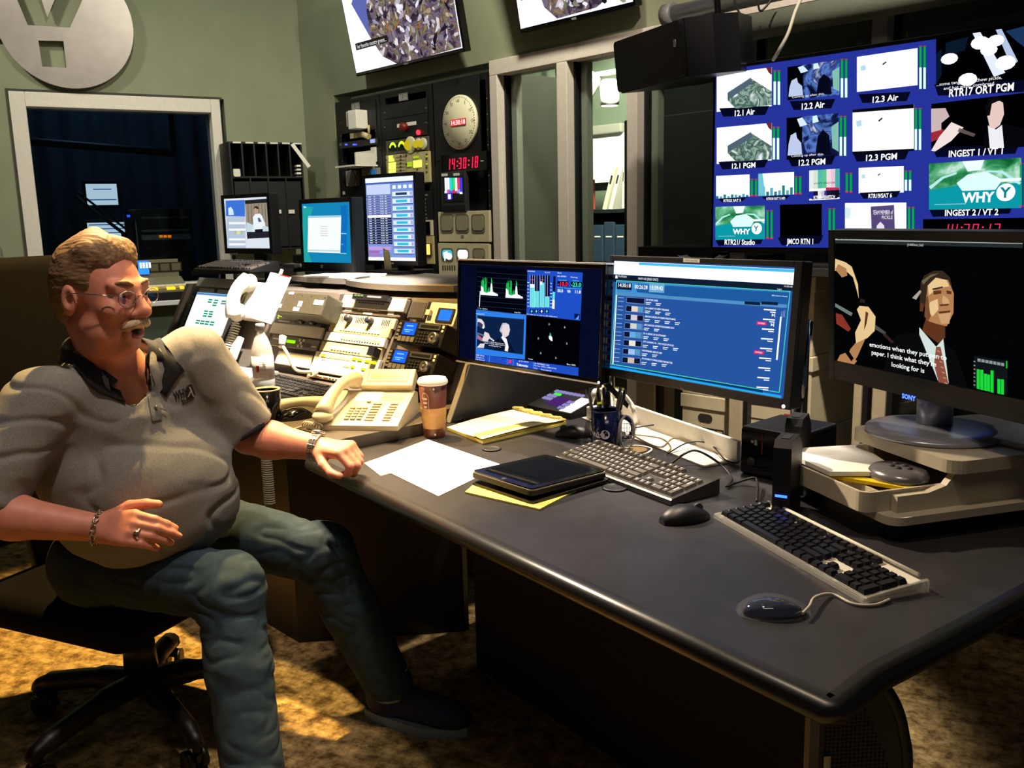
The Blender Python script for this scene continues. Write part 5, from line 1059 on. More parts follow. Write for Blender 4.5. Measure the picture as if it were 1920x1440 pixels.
# second cream handset lying behind the mouse
c=cbase(560,782); mb=MB(PH); handset(mb,(-.085,-.02,.034),(.085,.03,.03),.014,.019); tag(mb.build('loose_handset',M=Matrix.Translation(c)@Matrix.Rotation(R(10),4,'Z')),'loose cream handset lying on the console behind the black mouse','handset')
def mouse(name,lb,p,an,L,Wd,H,m,wheel=1,clear=None):
    t=thing(name,lb,'mouse',Matrix.Translation(p)@Matrix.Rotation(an,4,'Z'))
    def shell(mb,s=1,zs=1):
        n,k_=14,20; rings=[]
        for i in range(n+1):
            f=i/n; x=(f-.5)*L*s; w=Wd/2*s*math.sin(PI*min(1,max(.001,f*.94+.03)))**.45; hh=H*zs*(math.sin(PI*(f*.9+.05))**.6)*(1-.25*f)
            rings.append([mb._v((x,w*math.cos(PI*j/k_)*(1 if True else 1),.001+hh*math.sin(PI*j/k_)**.7)) for j in range(k_+1)])
        for a,b in zip(rings,rings[1:]):
            for j in range(k_): mb._f([a[j],b[j],b[j+1],a[j+1]],True)
            mb._f([a[0],a[-1],b[-1],b[0]])
        mb._f(rings[0]); mb._f(rings[-1][::-1])
    mb=MB(m); shell(mb); mb.build('shell',t,fix=True)
    if clear: mb=MB(clear); shell(mb,.86,.8); mb.build('inner_body',t,fix=True)
    if wheel: mb=MB(DKG); mb.cyl((L*.28,-.004,H*.62),(L*.28,.004,H*.62),.010); mb.build('wheel',t)
    return t
mouse('computer_mouse','glossy black mouse on the console in front of the cream handset',cbase(553,785),R(-150),.105,.06,.036,BLKG)
# black keyboard on the console
kp=[cbase(*q) for q in ((470,745),(595,768),(535,705),(640,735))]
d=kp[1]-kp[0]; c=(cbase(512,762)+cbase(618,742))/2; c=cbase(565,742)
keyboard('keyboard','black keyboard on the console behind the black mug and telephone',Matrix.Translation(cbase(550,738))@Matrix.Rotation(R(KA-90)-R(4),4,'Z'),.45,.155,BLK,KEYM,LBLW,tilt=.02,indiv=False)
# drink bottle
c=cbase(497,738)
t=thing('drink_bottle','clear plastic drink bottle with a pale label on the console','bottle',Matrix.Translation(c))
CLR=mat('clear_plastic','e8e6de',.15,alpha=.42)
mb=MB(CLR); mb.lathe([(.03,0),(.037,.006),(.037,.05),(.035,.055),(.037,.06),(.037,.135),(.034,.16),(.022,.195),(.014,.21),(.014,.225)],28); mb.build('body',t)
mb=MB(mat('bottle_label','b9b0a8',.6,noise=.12,nscale=40)); mb.lathe([(.0375,.06),(.0375,.132)],28); mb.m(mat('label_print_red','a02834',.6)); 
for k in range(4): a_=-1.9+.07*k; mb.M=Matrix.Rotation(a_,4,'Z'); mb.box(.0374,.0382,-.0014,.0014,.08+.004*(k%2),.104)
mb.m(mat('label_print_grey','5a5652',.6)); 
for k in range(6): mb.M=Matrix.Rotation(-1.35,4,'Z'); mb.box(.0374,.0379,-.012,.012,.075+.008*k,.0765+.008*k)
mb.M=Matrix.Identity(4); mb.build('label',t)
mb=MB(mat('cola_rest','e9e2d0',.2,trans=.6,noise=.02)); mb.lathe([(.0,.004),(.034,.006),(.034,.03),(0,.03)],24); mb.build('drink',t)
mb=MB(mat('bottle_cap','8d8f96',.5)); mb.lathe([(.016,.222),(.016,.242),(.014,.244),(0,.244)],24); mb.build('cap',t)
# black mug
c=cbase(503,787); t=thing('coffee_mug','black mug with a cream rim on the console beside his elbow','mug',Matrix.Translation(c))
MUGB=mat('mug_black','0d0d0f',.15)
def mug(t,m,rimm,r=.041,h=.095,han=0,inner='6a4a38'):
    mb=MB(m); mb.lathe([(0,0),(r*.94,0),(r,.006),(r,h-.004)],32); mb.build('body',t); mb=MB(rimm); mb.lathe([(r,h-.004),(r+.0005,h),(r-.004,h),(r-.0045,h-.03),(0,h-.03)],32); mb.build('rim',t)
    mb=MB(m); o=Matrix.Rotation(han,4,'Z'); mb.M=o; mb.tube([(r-.003+.034*math.sin(PI*k/12),0,h*.5+.032*math.cos(PI*k/12)) for k in range(13)],.006,8); mb.build('handle',t)
mug(t,MUGB,mat('mug_cream','d8cfb8',.3),han=R(190)); 
for dz in (0,): pass
# white sheet and pad near his shoulder
mb=MB(PAPER); mb.box(-.14,.14,-.10,.10,.0004,.004); tag(mb.build('paper_sheet',M=Matrix.Translation(cbase(440,700))@Matrix.Rotation(R(-35),4,'Z')),'brightly lit white sheet on the console left of the bottle','paper')
# white telephone standing between bay 1 and bay 2 with a pad over it
FS_.crop(*Z2); a=FS_.px(930,930,-.03); b=FS_.px(1400,380,-.03)
M=FS_.M@Matrix.Translation(((a[0]+b[0])/2,-.0005,a[1]))
t=thing('wall_telephone','white telephone with a big handset leaning on the console slope','telephone',M); Hh=b[1]-a[1]
PHW=mat('phone_white','efece2',.35)
mb=MB(PHW); mb.box(-.07,.08,-.045,-.0005,.02,Hh,.012); mb.build('body',t)
mb=MB(PHW); pts=arc((-.035,-.075,.02),(-.035,-.075,Hh*.93),(0,-.035,0),14); mb.tube(pts,[.034*(1.15-.35*math.sin(PI*k/14)) for k in range(15)],14); mb.ell((-.035,-.066,.035),(.04,.03,.04),16); mb.ell((-.035,-.066,Hh*.9),(.04,.03,.04),16); mb.build('handset',t)
mb=MB(mat('phone_groove','cfc48c',.5)); mb.box(-.078,-.072,-.05,-.02,Hh*.35,Hh*.75); mb.build('groove',t)
mb=MB(PHW); n=90; mb.tube([(-.075+.018*math.cos(k*.75),-.03-.018*math.sin(k*.75),-.002-.0013*k) for k in range(n)],.0035,6); mb.build('coil_cord',t)
a=FS_.px(1190,400,-.12); b=FS_.px(1640,240,-.12)
mb=MB(PAPER); mb.box(-.075,.075,-.003,.003,0,.20); mb.m(REDM); mb.box(.0,.075,-.0035,-.003,.196,.20); mb.m(WHT); mb.box(-.012,.0,-.005,.005,.195,.222,.002)
tag(mb.build('note_pad',M=FS_.M@Matrix.Translation(((a[0]+b[0])/2,-.105,b[1]-.2))@Matrix.Rotation(R(6),4,'Y')),'overexposed white note pad with a red corner propped over the white telephone','note pad')
c=FS_.px(830,1250,-.03); mb=MB(PHW); mb.box(-.035,.035,-.028,-.0005,-.05,.05,.004); mb.m(mat('shade_edge','b9ae84',.5)); mb.box(-.041,-.035,-.026,-.0005,-.045,.045); mb.m(SILV); mb.cyl((.024,-.0285,-.04),(.024,-.03,-.04),.003); tag(mb.build('junction_box',M=FS_.M@Matrix.Translation((c[0],0,c[1]))),'white junction box hanging below the coil cord on the console','box')
FS_.crop(*Z2); c=FS_.px(600,1090,-.02); mb=MB(SILV); mb.tube([(c[0]+.03*math.cos(k*.5),-.012-.01*math.sin(k*.7),c[1]-.02+.02*math.sin(k*.5)) for k in range(14)],.004,6); 
tag(mb.build('cable_loop',M=FS_.M),'silver cable loop below the touch screen','cable')
# gooseneck microphone
FS_.crop(*Z3); a=FS_.px(490,1060,-.02); b=FS_.px(200,690,-.10)
t=thing('gooseneck_microphone','beige gooseneck microphone bending up in front of the slope','microphone',FS_.M)
a=(a[0],a[1]+.022); mb=MB(PT); mb.cyl((a[0],-.0165,a[1]),(a[0],-.03,a[1]),.016); mb.build('socket',t)
m1=FS_.px(330,980,-.06); m2=FS_.px(255,840,-.09)
mb=MB(PT); mb.tube(spline([(a[0],-.03,a[1]),(m1[0],-.06,m1[1]),(m2[0],-.09,m2[1]),(b[0]+.008,-.10,b[1]-.02)],8),.0065,10); mb.build('gooseneck',t)
mb=MB(PW); mb.cyl((b[0]+.012,-.10,b[1]-.03),(b[0]-.004,-.10,b[1]+.012),.012,.014); mb.m(DKG); mb.cyl((b[0]+.011,-.10,b[1]-.026),(b[0]+.0095,-.10,b[1]-.022),.0135); mb.build('capsule',t)
# small network box right of the telephone
c=cbase(757,752); t=thing('network_box','small dark box with a blue end beside the cream telephone','network box',Matrix.Translation(c)@Matrix.Rotation(R(KA-90),4,'Z'))
mb=MB(CHAR); mb.box(-.05,.05,-.03,.06,.0005,.045,.003); mb.build('case',t); mb=MB(em('2840f0',1.2)); mb.box(-.045,-.01,-.033,-.03,.008,.042); mb.build('blue_light',t); mb=MB(em('60d060',.8)); mb.box(.01,.02,-.032,-.03,.03,.036); mb.build('green_light',t)
c=cbase(724,705); mb=MB(CHAR); mb.box(-.07,.07,0,.08,.0005,.05,.004); mb.m(em('d0f030',1)); mb.box(-.06,-.04,-.002,0,.025,.04); tag(mb.build('signal_converter',M=Matrix.Translation((*FK.M.to_3x3().col[1].xy*0,0))@Matrix.Translation(c+Vector((.0,.03,0)))@Matrix.Rotation(R(KA-90),4,'Z')),'small converter box with a yellow-green light under the lower tape deck','box')
# coil cord hanging below the console edge
pts=[]; p0=aty(498,838,2.47); p1=aty(506,946,2.47); n=260
for k in range(n+1):
    f=k/n; q=p0.lerp(p1,f); pts.append(q+Vector((.0135*math.cos(k*.62),.0135*math.sin(k*.62),0)))
mb=MB(mat('cord_grey','8c8677',.6)); mb.tube(pts,.003,6)
mb.tube(spline([p0,p0+Vector((.01,.02,.03)),cbase(520,818)+Vector((-.0,.02,.004)),cbase(575,800)+Vector((0,0,.004))],6),.003,6)
tag(mb.build('hanging_coil_cord'),'grey coiled phone cord hanging off the console edge beside his belly','cord')
# ================================================================ MAIN DESK
ZD=.74
DA=36.47
e0=onz(684,904,ZD); e1=onz(1550,1300,ZD)
FD=Fr((e0.x,e0.y,0),DA)
def dl(p): return FD.I@Vector(p)
def D(x,y,z=ZD): return onz(x,y,z)
DESKM=mat('desk_black_laminate','2e2d30',.36,noise=.14,nscale=18,bump=.08,bscale=600); EDGE=mat('desk_edge_black','151517',.34,spec=.9,noise=.08,bump=.03)
xr_=dl(e1).x+.015; L0=dl(D(588,876)); 
re=[dl(D(*q)) for q in ((1640,1252),(1735,1205),(1830,1155),(1920,1105))]
r_last=re[-1]+(re[-1]-re[-2])*2.2
back=[dl(D(*q)) for q in ((1395,882),(1180,800),(1100,772),(1010,760))]
out=[(-.02,0.0)]
x0=L0.x-.10
nose=.022; th=.042
poly=[(x0,0),(xr_,0)]+[(p.x,p.y) for p in re]+[(r_last.x,r_last.y)]
poly+=[(r_last.x+.15,r_last.y+.35),(dl(D(1900,860)).x+.4,1.32)]
b0=back[0]; poly+=[(b0.x+.75,b0.y+.38),(b0.x,b0.y+.16),(back[1].x,back[1].y+.10),(back[3].x,back[3].y+.02)]
# left boundary runs along the console front and end panel
cf=dl(onz(795,793,.735)); cm=dl(onz(626,826,.735)); pb=dl(onz(838,792,.74)); pt_=dl(onz(1000,762,.74))
dv=(cm-cf).normalized()
poly+=[(pb.x+.03,pb.y+.02),(cf.x-.0,cf.y),(cm.x,cm.y),(x0,.16)]
poly=[p for p in poly]
t_desk=thing('control_desk','large black control desk with a rounded front edge, in front of the seated man','desk',FD.M)
mb=MB(DESKM); mb.prism(poly,ZD-.03,ZD,'z'); 
for f in mb.bm.faces: pass
mb.build('worktop',t_desk,fix=True)
def nosing(pts,r):   # rounded bumper that follows the edge
    mb=MB(EDGE); P=[Vector((p[0],p[1],0)) for p in pts]; rings=[]
    for i,p in enumerate(P):
        d=(P[min(i+1,len(P)-1)]-P[max(i-1,0)]).normalized(); o=Vector((d.y,-d.x,0)); ring=[]
        prof=[(-.012,ZD+.0012)]+[(r*math.sin(R(a))-.0,ZD-r+.0012+r*math.cos(R(a))) for a in range(0,181,15)]+[(-.012,ZD-2*r)]
        for a,z in prof: q=p+o*a; ring.append(mb._v((q.x,q.y,z)))
        rings.append(ring)
    for a,b in zip(rings,rings[1:]):
        for k in range(len(a)-1): mb._f([a[k],b[k],b[k+1],a[k+1]],True)
    mb._f(rings[0]); mb._f(rings[-1][::-1]); return mb
nosing([(x0,0),(xr_-.004,0),(xr_+.0,.004)]+[(p.x,p.y) for p in re]+[(r_last.x,r_last.y)],.019).build('edge_bumper',t_desk,fix=True)
mb=MB(RUB); mb.box(x0+.06,xr_-.25,.47,.49,0.0,ZD-.031); mb.build('back_panel',t_desk)
# perforated end leg with a rounded black rim
PERF=mat('perforated_steel','3f4744',.5,.4,noise=.1)
P0=aty(1530,1330,1.17); M_leg=FD.I@(Matrix.Translation((P0.x,P0.y,0))@Matrix.Rotation(R(4),4,'Z')); LT=ZD-.031
prof=[(0,0),(0,LT),(.07,LT),(.105,LT-.03),(.128,LT-.09),(.138,LT-.2),(.142,0)]
mb=MB(PERF); mb.M=M_leg; mb.prism(prof,0,.004,'y'); mb.build('leg_panel',t_desk,fix=True)
mb=MB(mat('perforation_dark','0b0c0c',.9)); mb.M=M_leg
z=.36
while z<LT-.01:
    x=.014
    while x<.13:
        lim=.13-max(0,(z-(LT-.16)))*.42
        if x<lim-.012: mb.box(x,x+.0032,-.0006,0,z,z+.0032)
        x+=.0062
    z+=.0062
o=mb.build('perforation',t_desk); o['kind']='stuff'
mb=MB(BLK); mb.M=M_leg; mb.tube(spline([Vector((x,.002,z)) for x,z in ((.08,LT-.004),(.108,LT-.03),(.131,LT-.09),(.141,LT-.2),(.145,.002))],6),.009,8); mb.build('leg_rim',t_desk)
mb=MB(GREYP); mb.M=M_leg; mb.box(-.010,.004,-.006,.012,0.0005,LT); mb.m(CHROME); mb.box(.012,.022,-.006,-.0008,LT-.135,LT-.115); mb.build('leg_post',t_desk)
# grommets
for (x,y,r_,lb,c) in ((922,843,.026,'small dark cable grommet near the coffee cup',1),(1153,916,.030,'round dark cable grommet in front of the wide grey keyboard',1),(1192,845,.03,'open brown-rimmed cable grommet beside the navy pen mug',0)):
    mb=MB(CHAR); mb.lathe([(r_,.0004),(r_*.97,.004),(r_*.8,.005),(r_*.72,.003 if c else .001),(0,.006 if c else .001)],32)
    if not c: mb.m(mat('grommet_brown','8a6f4a',.4)); mb.lathe([(r_*1.02,.0004),(r_,.005),(r_*.86,.005)],32)
    tag(mb.build('cable_grommet',M=Matrix.Translation(D(x,y))),lb,'grommet')
def quadthing(name,lb,cat,pts,th,m,base=.0006,group=None,extra=None):
    P=[D(x,y,ZD+base+th) for x,y in pts]; c=sum(P,Vector())/4; c.z=ZD+base
    mb=MB(m); mb.prism([((p-c).x,(p-c).y) for p in P],0,th,'z')
    if extra: extra(mb,[p-c for p in P],th)
    o=mb.build(name,M=Matrix.Translation(c),fix=True); return tag(o,lb,cat,group)
def bil(P,u,v): return P[0].lerp(P[1],u).lerp(P[3].lerp(P[2],u),v)
def printed(mb,P,th):
    mb.m(mat('print_grey','aeb2a6',.8)); random.seed(3)
    for k in range(13):
        v=.05+.022*k if k<7 else .06+.03*(k-6)
        for j in range(4):
            u0=.05+.25*j if k<8 else .55; w=random.uniform(.08,.2)
            if random.random()<.3: continue
            q=[bil(P,a,b) for a,b in ((u0*.8,v),(min(.98,(u0*.8+w)),v),(min(.98,u0*.8+w),v+.007),(u0*.8,v+.007))]
            mb.poly([(p.x,p.y,th+.0002) for p in q][::-1])
    mb.m(mat('print_green','9db8ac',.8)); q=[bil(P,a,b) for a,b in ((.0,.0),(.055,.0),(.055,.19),(.0,.19))]
q=[(802,824),(942,872),(822,930),(690,866)]
quadthing('paper_sheet','printed white sheet on the desk by his left hand','paper',[q[3],q[0],q[1],q[2]],.0006,PAPER,extra=printed)
quadthing('paper_sheet','pale green sheet peeping from under the printed sheet by his hand','paper',[(683,868),(705,860),(742,884),(714,892)],.0003,mat('paper_green','b5cdc2',.8),base=.0002)
# legal pad
pad=[(838,800),(968,766),(1062,790),(905,826)]
t=thing('legal_pad','yellow legal pad with curled pages, beside the coffee cup','note pad',Matrix.Translation((0,0,ZD)))
P=[D(x,y,ZD+.012) for x,y in pad]; 
mb=MB(mat('pad_card','8d8466',.8)); mb.prism([(p.x,p.y) for p in P],.0006,.003,'z'); mb.m(YPAPER); mb.prism([(p.x,p.y) for p in P],.003,.010,'z'); mb.build('pages',t,fix=True)
mb=MB(mat('pad_page_white','e9e6c8',.8,noise=.03)); n=8
def sheet(mb,P,fn):
    v=[[mb._v((*(bil(P,i/n,j/n).xy),fn(i/n,j/n))) for j in range(n+1)] for i in range(n+1)]
    for i in range(n):
        for j in range(n): mb._f([v[i][j],v[i+1][j],v[i+1][j+1],v[i][j+1]],True)
sheet(mb,P,lambda u,v:.0105+.012*max(0,v-.35)**1.5+.004*math.sin(u*3)); mb.build('top_page',t)
mb=MB(YPAPER); sheet(mb,[P[0].lerp(P[3],.75),P[1].lerp(P[2],.88),P[2],P[3]],lambda u,v:.011+.010*(1-v)+.003*math.sin(u*5)); mb.build('curled_page',t)
mb=MB(mat('pad_torn_edge','c6b768',.9,noise=.2,nscale=90)); a_=P[1].lerp(P[0],.0); 
for k in range(16): q=P[1].lerp(P[2],k/16+.02); mb.ell((q.x-.006,q.y-.008,.017),(.012,.008,.005+.002*(k%3)),8)
mb.build('torn_binding',t)
quadthing('legal_pad_sheet','yellow pad under the tablet','note pad',[(872,922),(905,893),(1124,896),(1012,954)],.004,YPAPER)
# coffee cup
c=D(815,818); t=thing('coffee_cup','tall brown paper coffee cup with a white lid on the desk','cup',Matrix.Translation(c))
h=.158; CB_=mat('cup_brown','5b2f20',.45,noise=.05)
mb=MB(CB_); mb.lathe([(.0,.001),(.029,.001),(.030,0),(.0305,.003),(.041,h)],36); mb.build('body',t)
mb=MB(mat('cup_sleeve','b98f5e',.8,noise=.1,nscale=60)); mb.lathe([(.0325,.028),(.0372,.088),(.0372,.0882),(.036,.0882)],36); mb.build('sleeve',t)
mb=MB(mat('lid_white','f0efec',.35)); mb.lathe([(.0415,h-.004),(.044,h),(.044,h+.006),(.0405,h+.010),(.039,h+.014),(.036,h+.015),(.034,h+.012),(0,h+.012)],36); mb.box(-.008,.008,-.024,-.02,h+.012,h+.0125); mb.build('lid',t)
mb=MB(mat('cup_print','e8ddd0',.6)); 
def onc(mb,z,ang,w,hh,off=.0004):
    r_=.0305+(.041-.0305)*z/h+off; o=mb.M; mb.M=Matrix.Rotation(ang,4,'Z'); mb.box(r_-.0003,r_+.0003,-w/2,w/2,z-hh/2,z+hh/2); mb.M=o
for z in (.012,.146): onc(mb,z,R(-82),.005,.006)
for k in range(11):
    a=PI*k/10; onc(mb,.118+.020*math.sin(a)*.8,R(-122+16*math.cos(a)*-1),.0016,.004)
for k in range(3): onc(mb,.117-.012*k,R(-122),.014-.002*k,.006)
for k in range(7): onc(mb,.085+.005*k,R(-106),.0012,.0052)
mb.build('printing',t)
# mice, keypad
mouse('computer_mouse','black computer mouse behind the wide grey keyboard',D(1076,818),R(170),.105,.06,.036,BLK)
mouse('computer_mouse','matt black computer mouse between the grey keyboard and the clear-edged keyboard',D(1284,976),R(20),.108,.062,.038,BLK)
mouse('computer_mouse','clear-shelled shiny dark blue mouse at the front of the desk',D(1450,1150),R(-3),.112,.062,.034,mat('clear_shell','dfe6f2',.03,alpha=.05,coat=1),wheel=0,clear=mat('mouse_navy','141c3c',.06,.2,coat=1))
q=D(1513,1140,ZD+.012); r1=D(1520,1118,ZD+.05)
mb=MB(mat('cord_clear','b9b3a3',.4)); mb.tube(spline([D(1505,1150,ZD+.012),D(1518,1136,ZD+.012),D(1528,1120,ZD+.012),D(1560,1114,ZD+.004),D(1600,1132,ZD+.003),D(1640,1134,ZD+.003),D(1668,1124,ZD+.004)],8),.0025,6); tag(mb.build('mouse_cord'),'pale mouse cord looping from the clear mouse to the clear-edged keyboard','cord')
k0=D(1000,748,ZD+.045); k1=D(1098,772,ZD+.045); a=math.atan2((D(1100,790)-D(985,765)).y,(D(1100,790)-D(985,765)).x)
t=thing('button_controller','small black desktop controller with purple and white lit buttons','control panel',Matrix.Translation(D(1052,773))@Matrix.Rotation(a,4,'Z'))
mb=MB(CHAR); mb.prism([(-.055,0.0005),(-.055,.018),(.075,.052),(.085,.048),(.085,.0005)],-.10,.10,'x'); mb.build('case',t,fix=True)
def kp(mb,u0,v0,u1,v1,th):
    o=mb.M; mb.M=Matrix.Translation((-.10,-.055,.018))@Matrix.Rotation(math.atan2(.034,.13),4,'X'); mb.box(u0*.2,u1*.2,v0*.134,v1*.134,0,th); mb.M=o
mb=MB(mat('controller_white','d8d8e4',.4)); kp(mb,.72,.03,.98,.80,.0015); mb.build('white_area',t)
LK=em('b8b0f8',.6); PK=em('7038a0',.45)
for k in range(8): mb=MB(LK); kp(mb,.06+.085*k,.84,.12+.085*k,.93,.004); mb.build('lit_button',t)
for r_ in range(3):
    for c_ in range(4): mb=MB(PK); kp(mb,.30+.08*c_,.2+.16*r_,.36+.08*c_,.31+.16*r_,.004); mb.build('purple_button',t)
for r_ in range(2):
    for c_ in range(3): mb=MB(LK); kp(mb,.06+.07*c_,.42+.16*r_,.115+.07*c_,.52+.16*r_,.004); mb.build('lit_button',t)
for r_ in range(3):
    for c_ in range(2): mb=MB(LK); kp(mb,.62+.08*c_,.12+.16*r_,.67+.08*c_,.22+.16*r_,.004); mb.build('lit_button',t)
mb=MB(em('40e840',1.3)); kp(mb,.14,.70,.28,.78,.004); mb.build('green_button',t)
# tablet in a folio
tp=[(907,888),(1001,842),(1112,874),(1028,922)]
P=[D(x,y,ZD+.036) for x,y in tp]; c=(P[0]+P[2])/2; ax=((P[3]-P[0])+(P[2]-P[1])).normalized(); a=math.atan2(ax.y,ax.x)
TW=((P[3]-P[0]).length+(P[2]-P[1]).length)/2; TD=((P[1]-P[0]).length+(P[2]-P[3]).length)/2
TW=max(TW,.183); TD=max(TD,.24)
t=thing('tablet','black tablet in an open leather folio lying on the yellow pad','tablet',Matrix.Translation((c.x,c.y,ZD+.005))@Matrix.Rotation(a,4,'Z')@Matrix.Translation((0,0,.0)))
LEA=mat('folio_leather','1d1815',.5,noise=.15,bump=.2,bscale=350)
mb=MB(LEA); mb.prism(rrect(-TW/2,TW/2+.004,-TD/2-.002,TD/2+.004,.012),.0006,.006,'z'); mb.build('folio_cover',t)
mb=MB(LEA); mb.M=Matrix.Translation((0,0,.018))@Matrix.Rotation(R(-1.5),4,'X'); mb.prism(rrect(-TW/2,TW/2,-TD/2,TD/2,.012),-.004,.006,'z'); mb.m(mat('folio_trim','8f8368',.5)); mb.prism(rrect(-TW/2+.001,TW/2-.001,-TD/2+.001,TD/2-.001,.012),.006,.0085,'z'); mb.build('folio_tray',t)
mb=MB(LEA); mb.box(-TW/2+.002,TW/2-.01,-TD*.2,TD/2-.004,.006,.016); mb.build('folio_fold',t)
mb=MB(mat('tablet_black','101012',.15)); mb.M=Matrix.Translation((0,0,.018))@Matrix.Rotation(R(-1.5),4,'X'); mb.prism(rrect(-TW/2+.003,TW/2-.003,-TD/2+.003,TD/2-.003,.011),.0085,.012,'z'); mb.build('body',t)
mb=MB(mat('tablet_glass','0b0e14',.03)); mb.M=Matrix.Translation((0,0,.018))@Matrix.Rotation(R(-1.5),4,'X'); mb.box(-TW/2+.022,TW/2-.022,-TD/2+.024,TD/2-.024,.012,.0124); mb.build('screen',t)
mb=MB(DKG); mb.M=Matrix.Translation((0,0,.018))@Matrix.Rotation(R(-1.5),4,'X'); mb.lathe([(.006,.012),(.006,.0124),(0,.0124)],20,c=(0,-TD/2+.013,0)); mb.build('home_button',t)
mb=MB(LEA); mb.tube(spline([(-TW/2,-TD*.3,.02),(-TW/2-.02,-TD*.33,.014),(-TW/2-.024,-TD*.38,.004)],6),.003,6); mb.build('strap',t)
# pen mug
NAVY=mat('mug_navy','10163a',.15,coat=.5)
c=D(1137,838); t=thing('pen_mug','navy blue station mug crammed with pens, beside the wide grey keyboard','mug',Matrix.Translation(c))
mug(t,NAVY,mat('mug_rim','1c2450',.2),r=.0405,h=.105,han=R(-8))
mb=MB(mat('mug_print','e6e6ec',.5))
def cylpt(ang,z,r_=.0408): return (r_*math.cos(ang),r_*math.sin(ang),z)
def cyltext(mb,s,ang0,z,h,m):
    cu=bpy.data.curves.new('t','FONT'); cu.body=s; cu.size=h/.7; cu.align_x='CENTER'; cu.resolution_u=2; cu.offset=.02*h; o=bpy.data.objects.new('t',cu); me=bpy.data.meshes.new_from_object(o)
    b=bmesh.new(); b.from_mesh(me); mb.m(m)
    for v in b.verts: v.co=Vector(cylpt(ang0+v.co.x/.0408,z+v.co.y-h/2,.0411))
    mb.join(b); b.free(); bpy.data.objects.remove(o); bpy.data.curves.remove(cu); bpy.data.meshes.remove(me)
fa=math.atan2(-c.y,-c.x)-.25
cyltext(mb,'WHY',fa-.28,.043,.013,MATS['mug_print'])
mb.m(MATS['mug_print']); ring=[]; n=20
cc=[mb._v(cylpt(fa+.17+.0125*math.cos(2*PI*k/n)/.0408,.044+.0125*math.sin(2*PI*k/n),.0410)) for k in range(n)]; mb._f(cc)
cyltext(mb,'Y',fa+.17,.044,.014,NAVY); mb.build('emblem',t)
pens=[(-.012,.006,6,'101012'),(.004,.012,-4,'18181c'),(.014,-.004,8,'202024'),(-.004,-.014,-8,'2a2a2e'),(.018,.010,12,'141416'),(-.018,-.006,-12,'50505a'),(.0,.0,2,'0e0e10'),(.010,-.016,10,'303038')]
for k,(dx,dy,an,cc) in enumerate(pens):
    mb=MB(mat('pen_'+cc,cc,.35)); L=.142+.008*(k%3); mb.lathe([(0,0),(.004,.004),(.0042,L*.8),(.0035,L),(0,L)],10); mb.m(SILV if k%2 else BLK); mb.box(.0042,.0056,-.0015,.0015,L*.72,L*.97)
    if k==3: mb.m(em('d8e020',.5)); mb.box(-.006,.006,-.0044,-.004,L*.78,L*.82)
    tag(mb.build('pen',M=Matrix.Translation(c+Vector((dx,dy,.012)))@Matrix.Rotation(R(an),4,'Y')@Matrix.Rotation(R(an*.6+3*(k%2)),4,'X')),'dark pen standing in the navy mug','pen','pens in the navy mug')
mb=MB(mat('ruler_wood','b89a62',.5)); mb.box(-.012,-.004,-.001,.001,0,.19); mb.m(BLK); mb.prism([(-.004,.19),(.075,.10),(.07,.088),(-.004,.165)],-.001,.001,'y'); tag(mb.build('letter_opener',M=Matrix.Translation(c+Vector((-.012,.012,.014)))),'wooden-edged dark blade sticking up highest out of the navy mug','ruler')
mb=MB(mat('headset_grey','a4a3a0',.3)); o=Vector(c)+Vector((.05,-.045,.0));
for j in range(3): mb.tube([(.018*math.cos(2*PI*k/24)*(1+.1*j),.004*j,.05+.045*math.sin(2*PI*k/24)) for k in range(24)],.0018,6,closed=True)
for j in range(5): mb.cyl((-.014+.007*j,.004,.02),(-.014+.007*j,.004,.075),.0008,seg=6); mb.cyl((-.016,.004,.028+.011*j),(.016,.004,.028+.011*j),.0008,seg=6)
tag(mb.build('wire_coil',M=Matrix.Translation(o+Vector((0,0,.0006)))),'loops of grey wire leaning on the handle of the navy mug','wire')
# ---- keyboards on the desk
pa=D(1040,858,ZD+.012); pb_=D(1258,940,ZD+.012); pc=D(1332,906,ZD+.02); ax=(pb_-pa); a=math.atan2(ax.y,ax.x); Wd=ax.length; per=Vector((-ax.y,ax.x,0)).normalized(); Dp=abs((pc-pb_).dot(per)); Dp=min(max(Dp,.14),.165)
c=(pa+pb_)/2+per*Dp/2; print('DK',Wd,Dp)
keyboard('keyboard','wide dark grey keyboard with grey key caps in front of the navy mug',Matrix.Translation((c.x,c.y,ZD))@Matrix.Rotation(a,4,'Z'),Wd,Dp,mat('keyboard_grey','2e2d2d',.4,noise=.08),mat('keycap_grey','56514c',.35,noise=.1),LBLW,tilt=.022,h0=.016)
pa=D(1338,968,ZD+.004); pb_=D(1618,1130,ZD+.004); pc=D(1726,1092,ZD+.012); ax=(pb_-pa); a=math.atan2(ax.y,ax.x); Wd=ax.length; per=Vector((-ax.y,ax.x,0)).normalized(); Dp=abs((pc-pb_).dot(per)); Dp=min(max(Dp,.13),.16)
c=(pa+pb_)/2+per*Dp/2; print('MK',Wd,Dp)
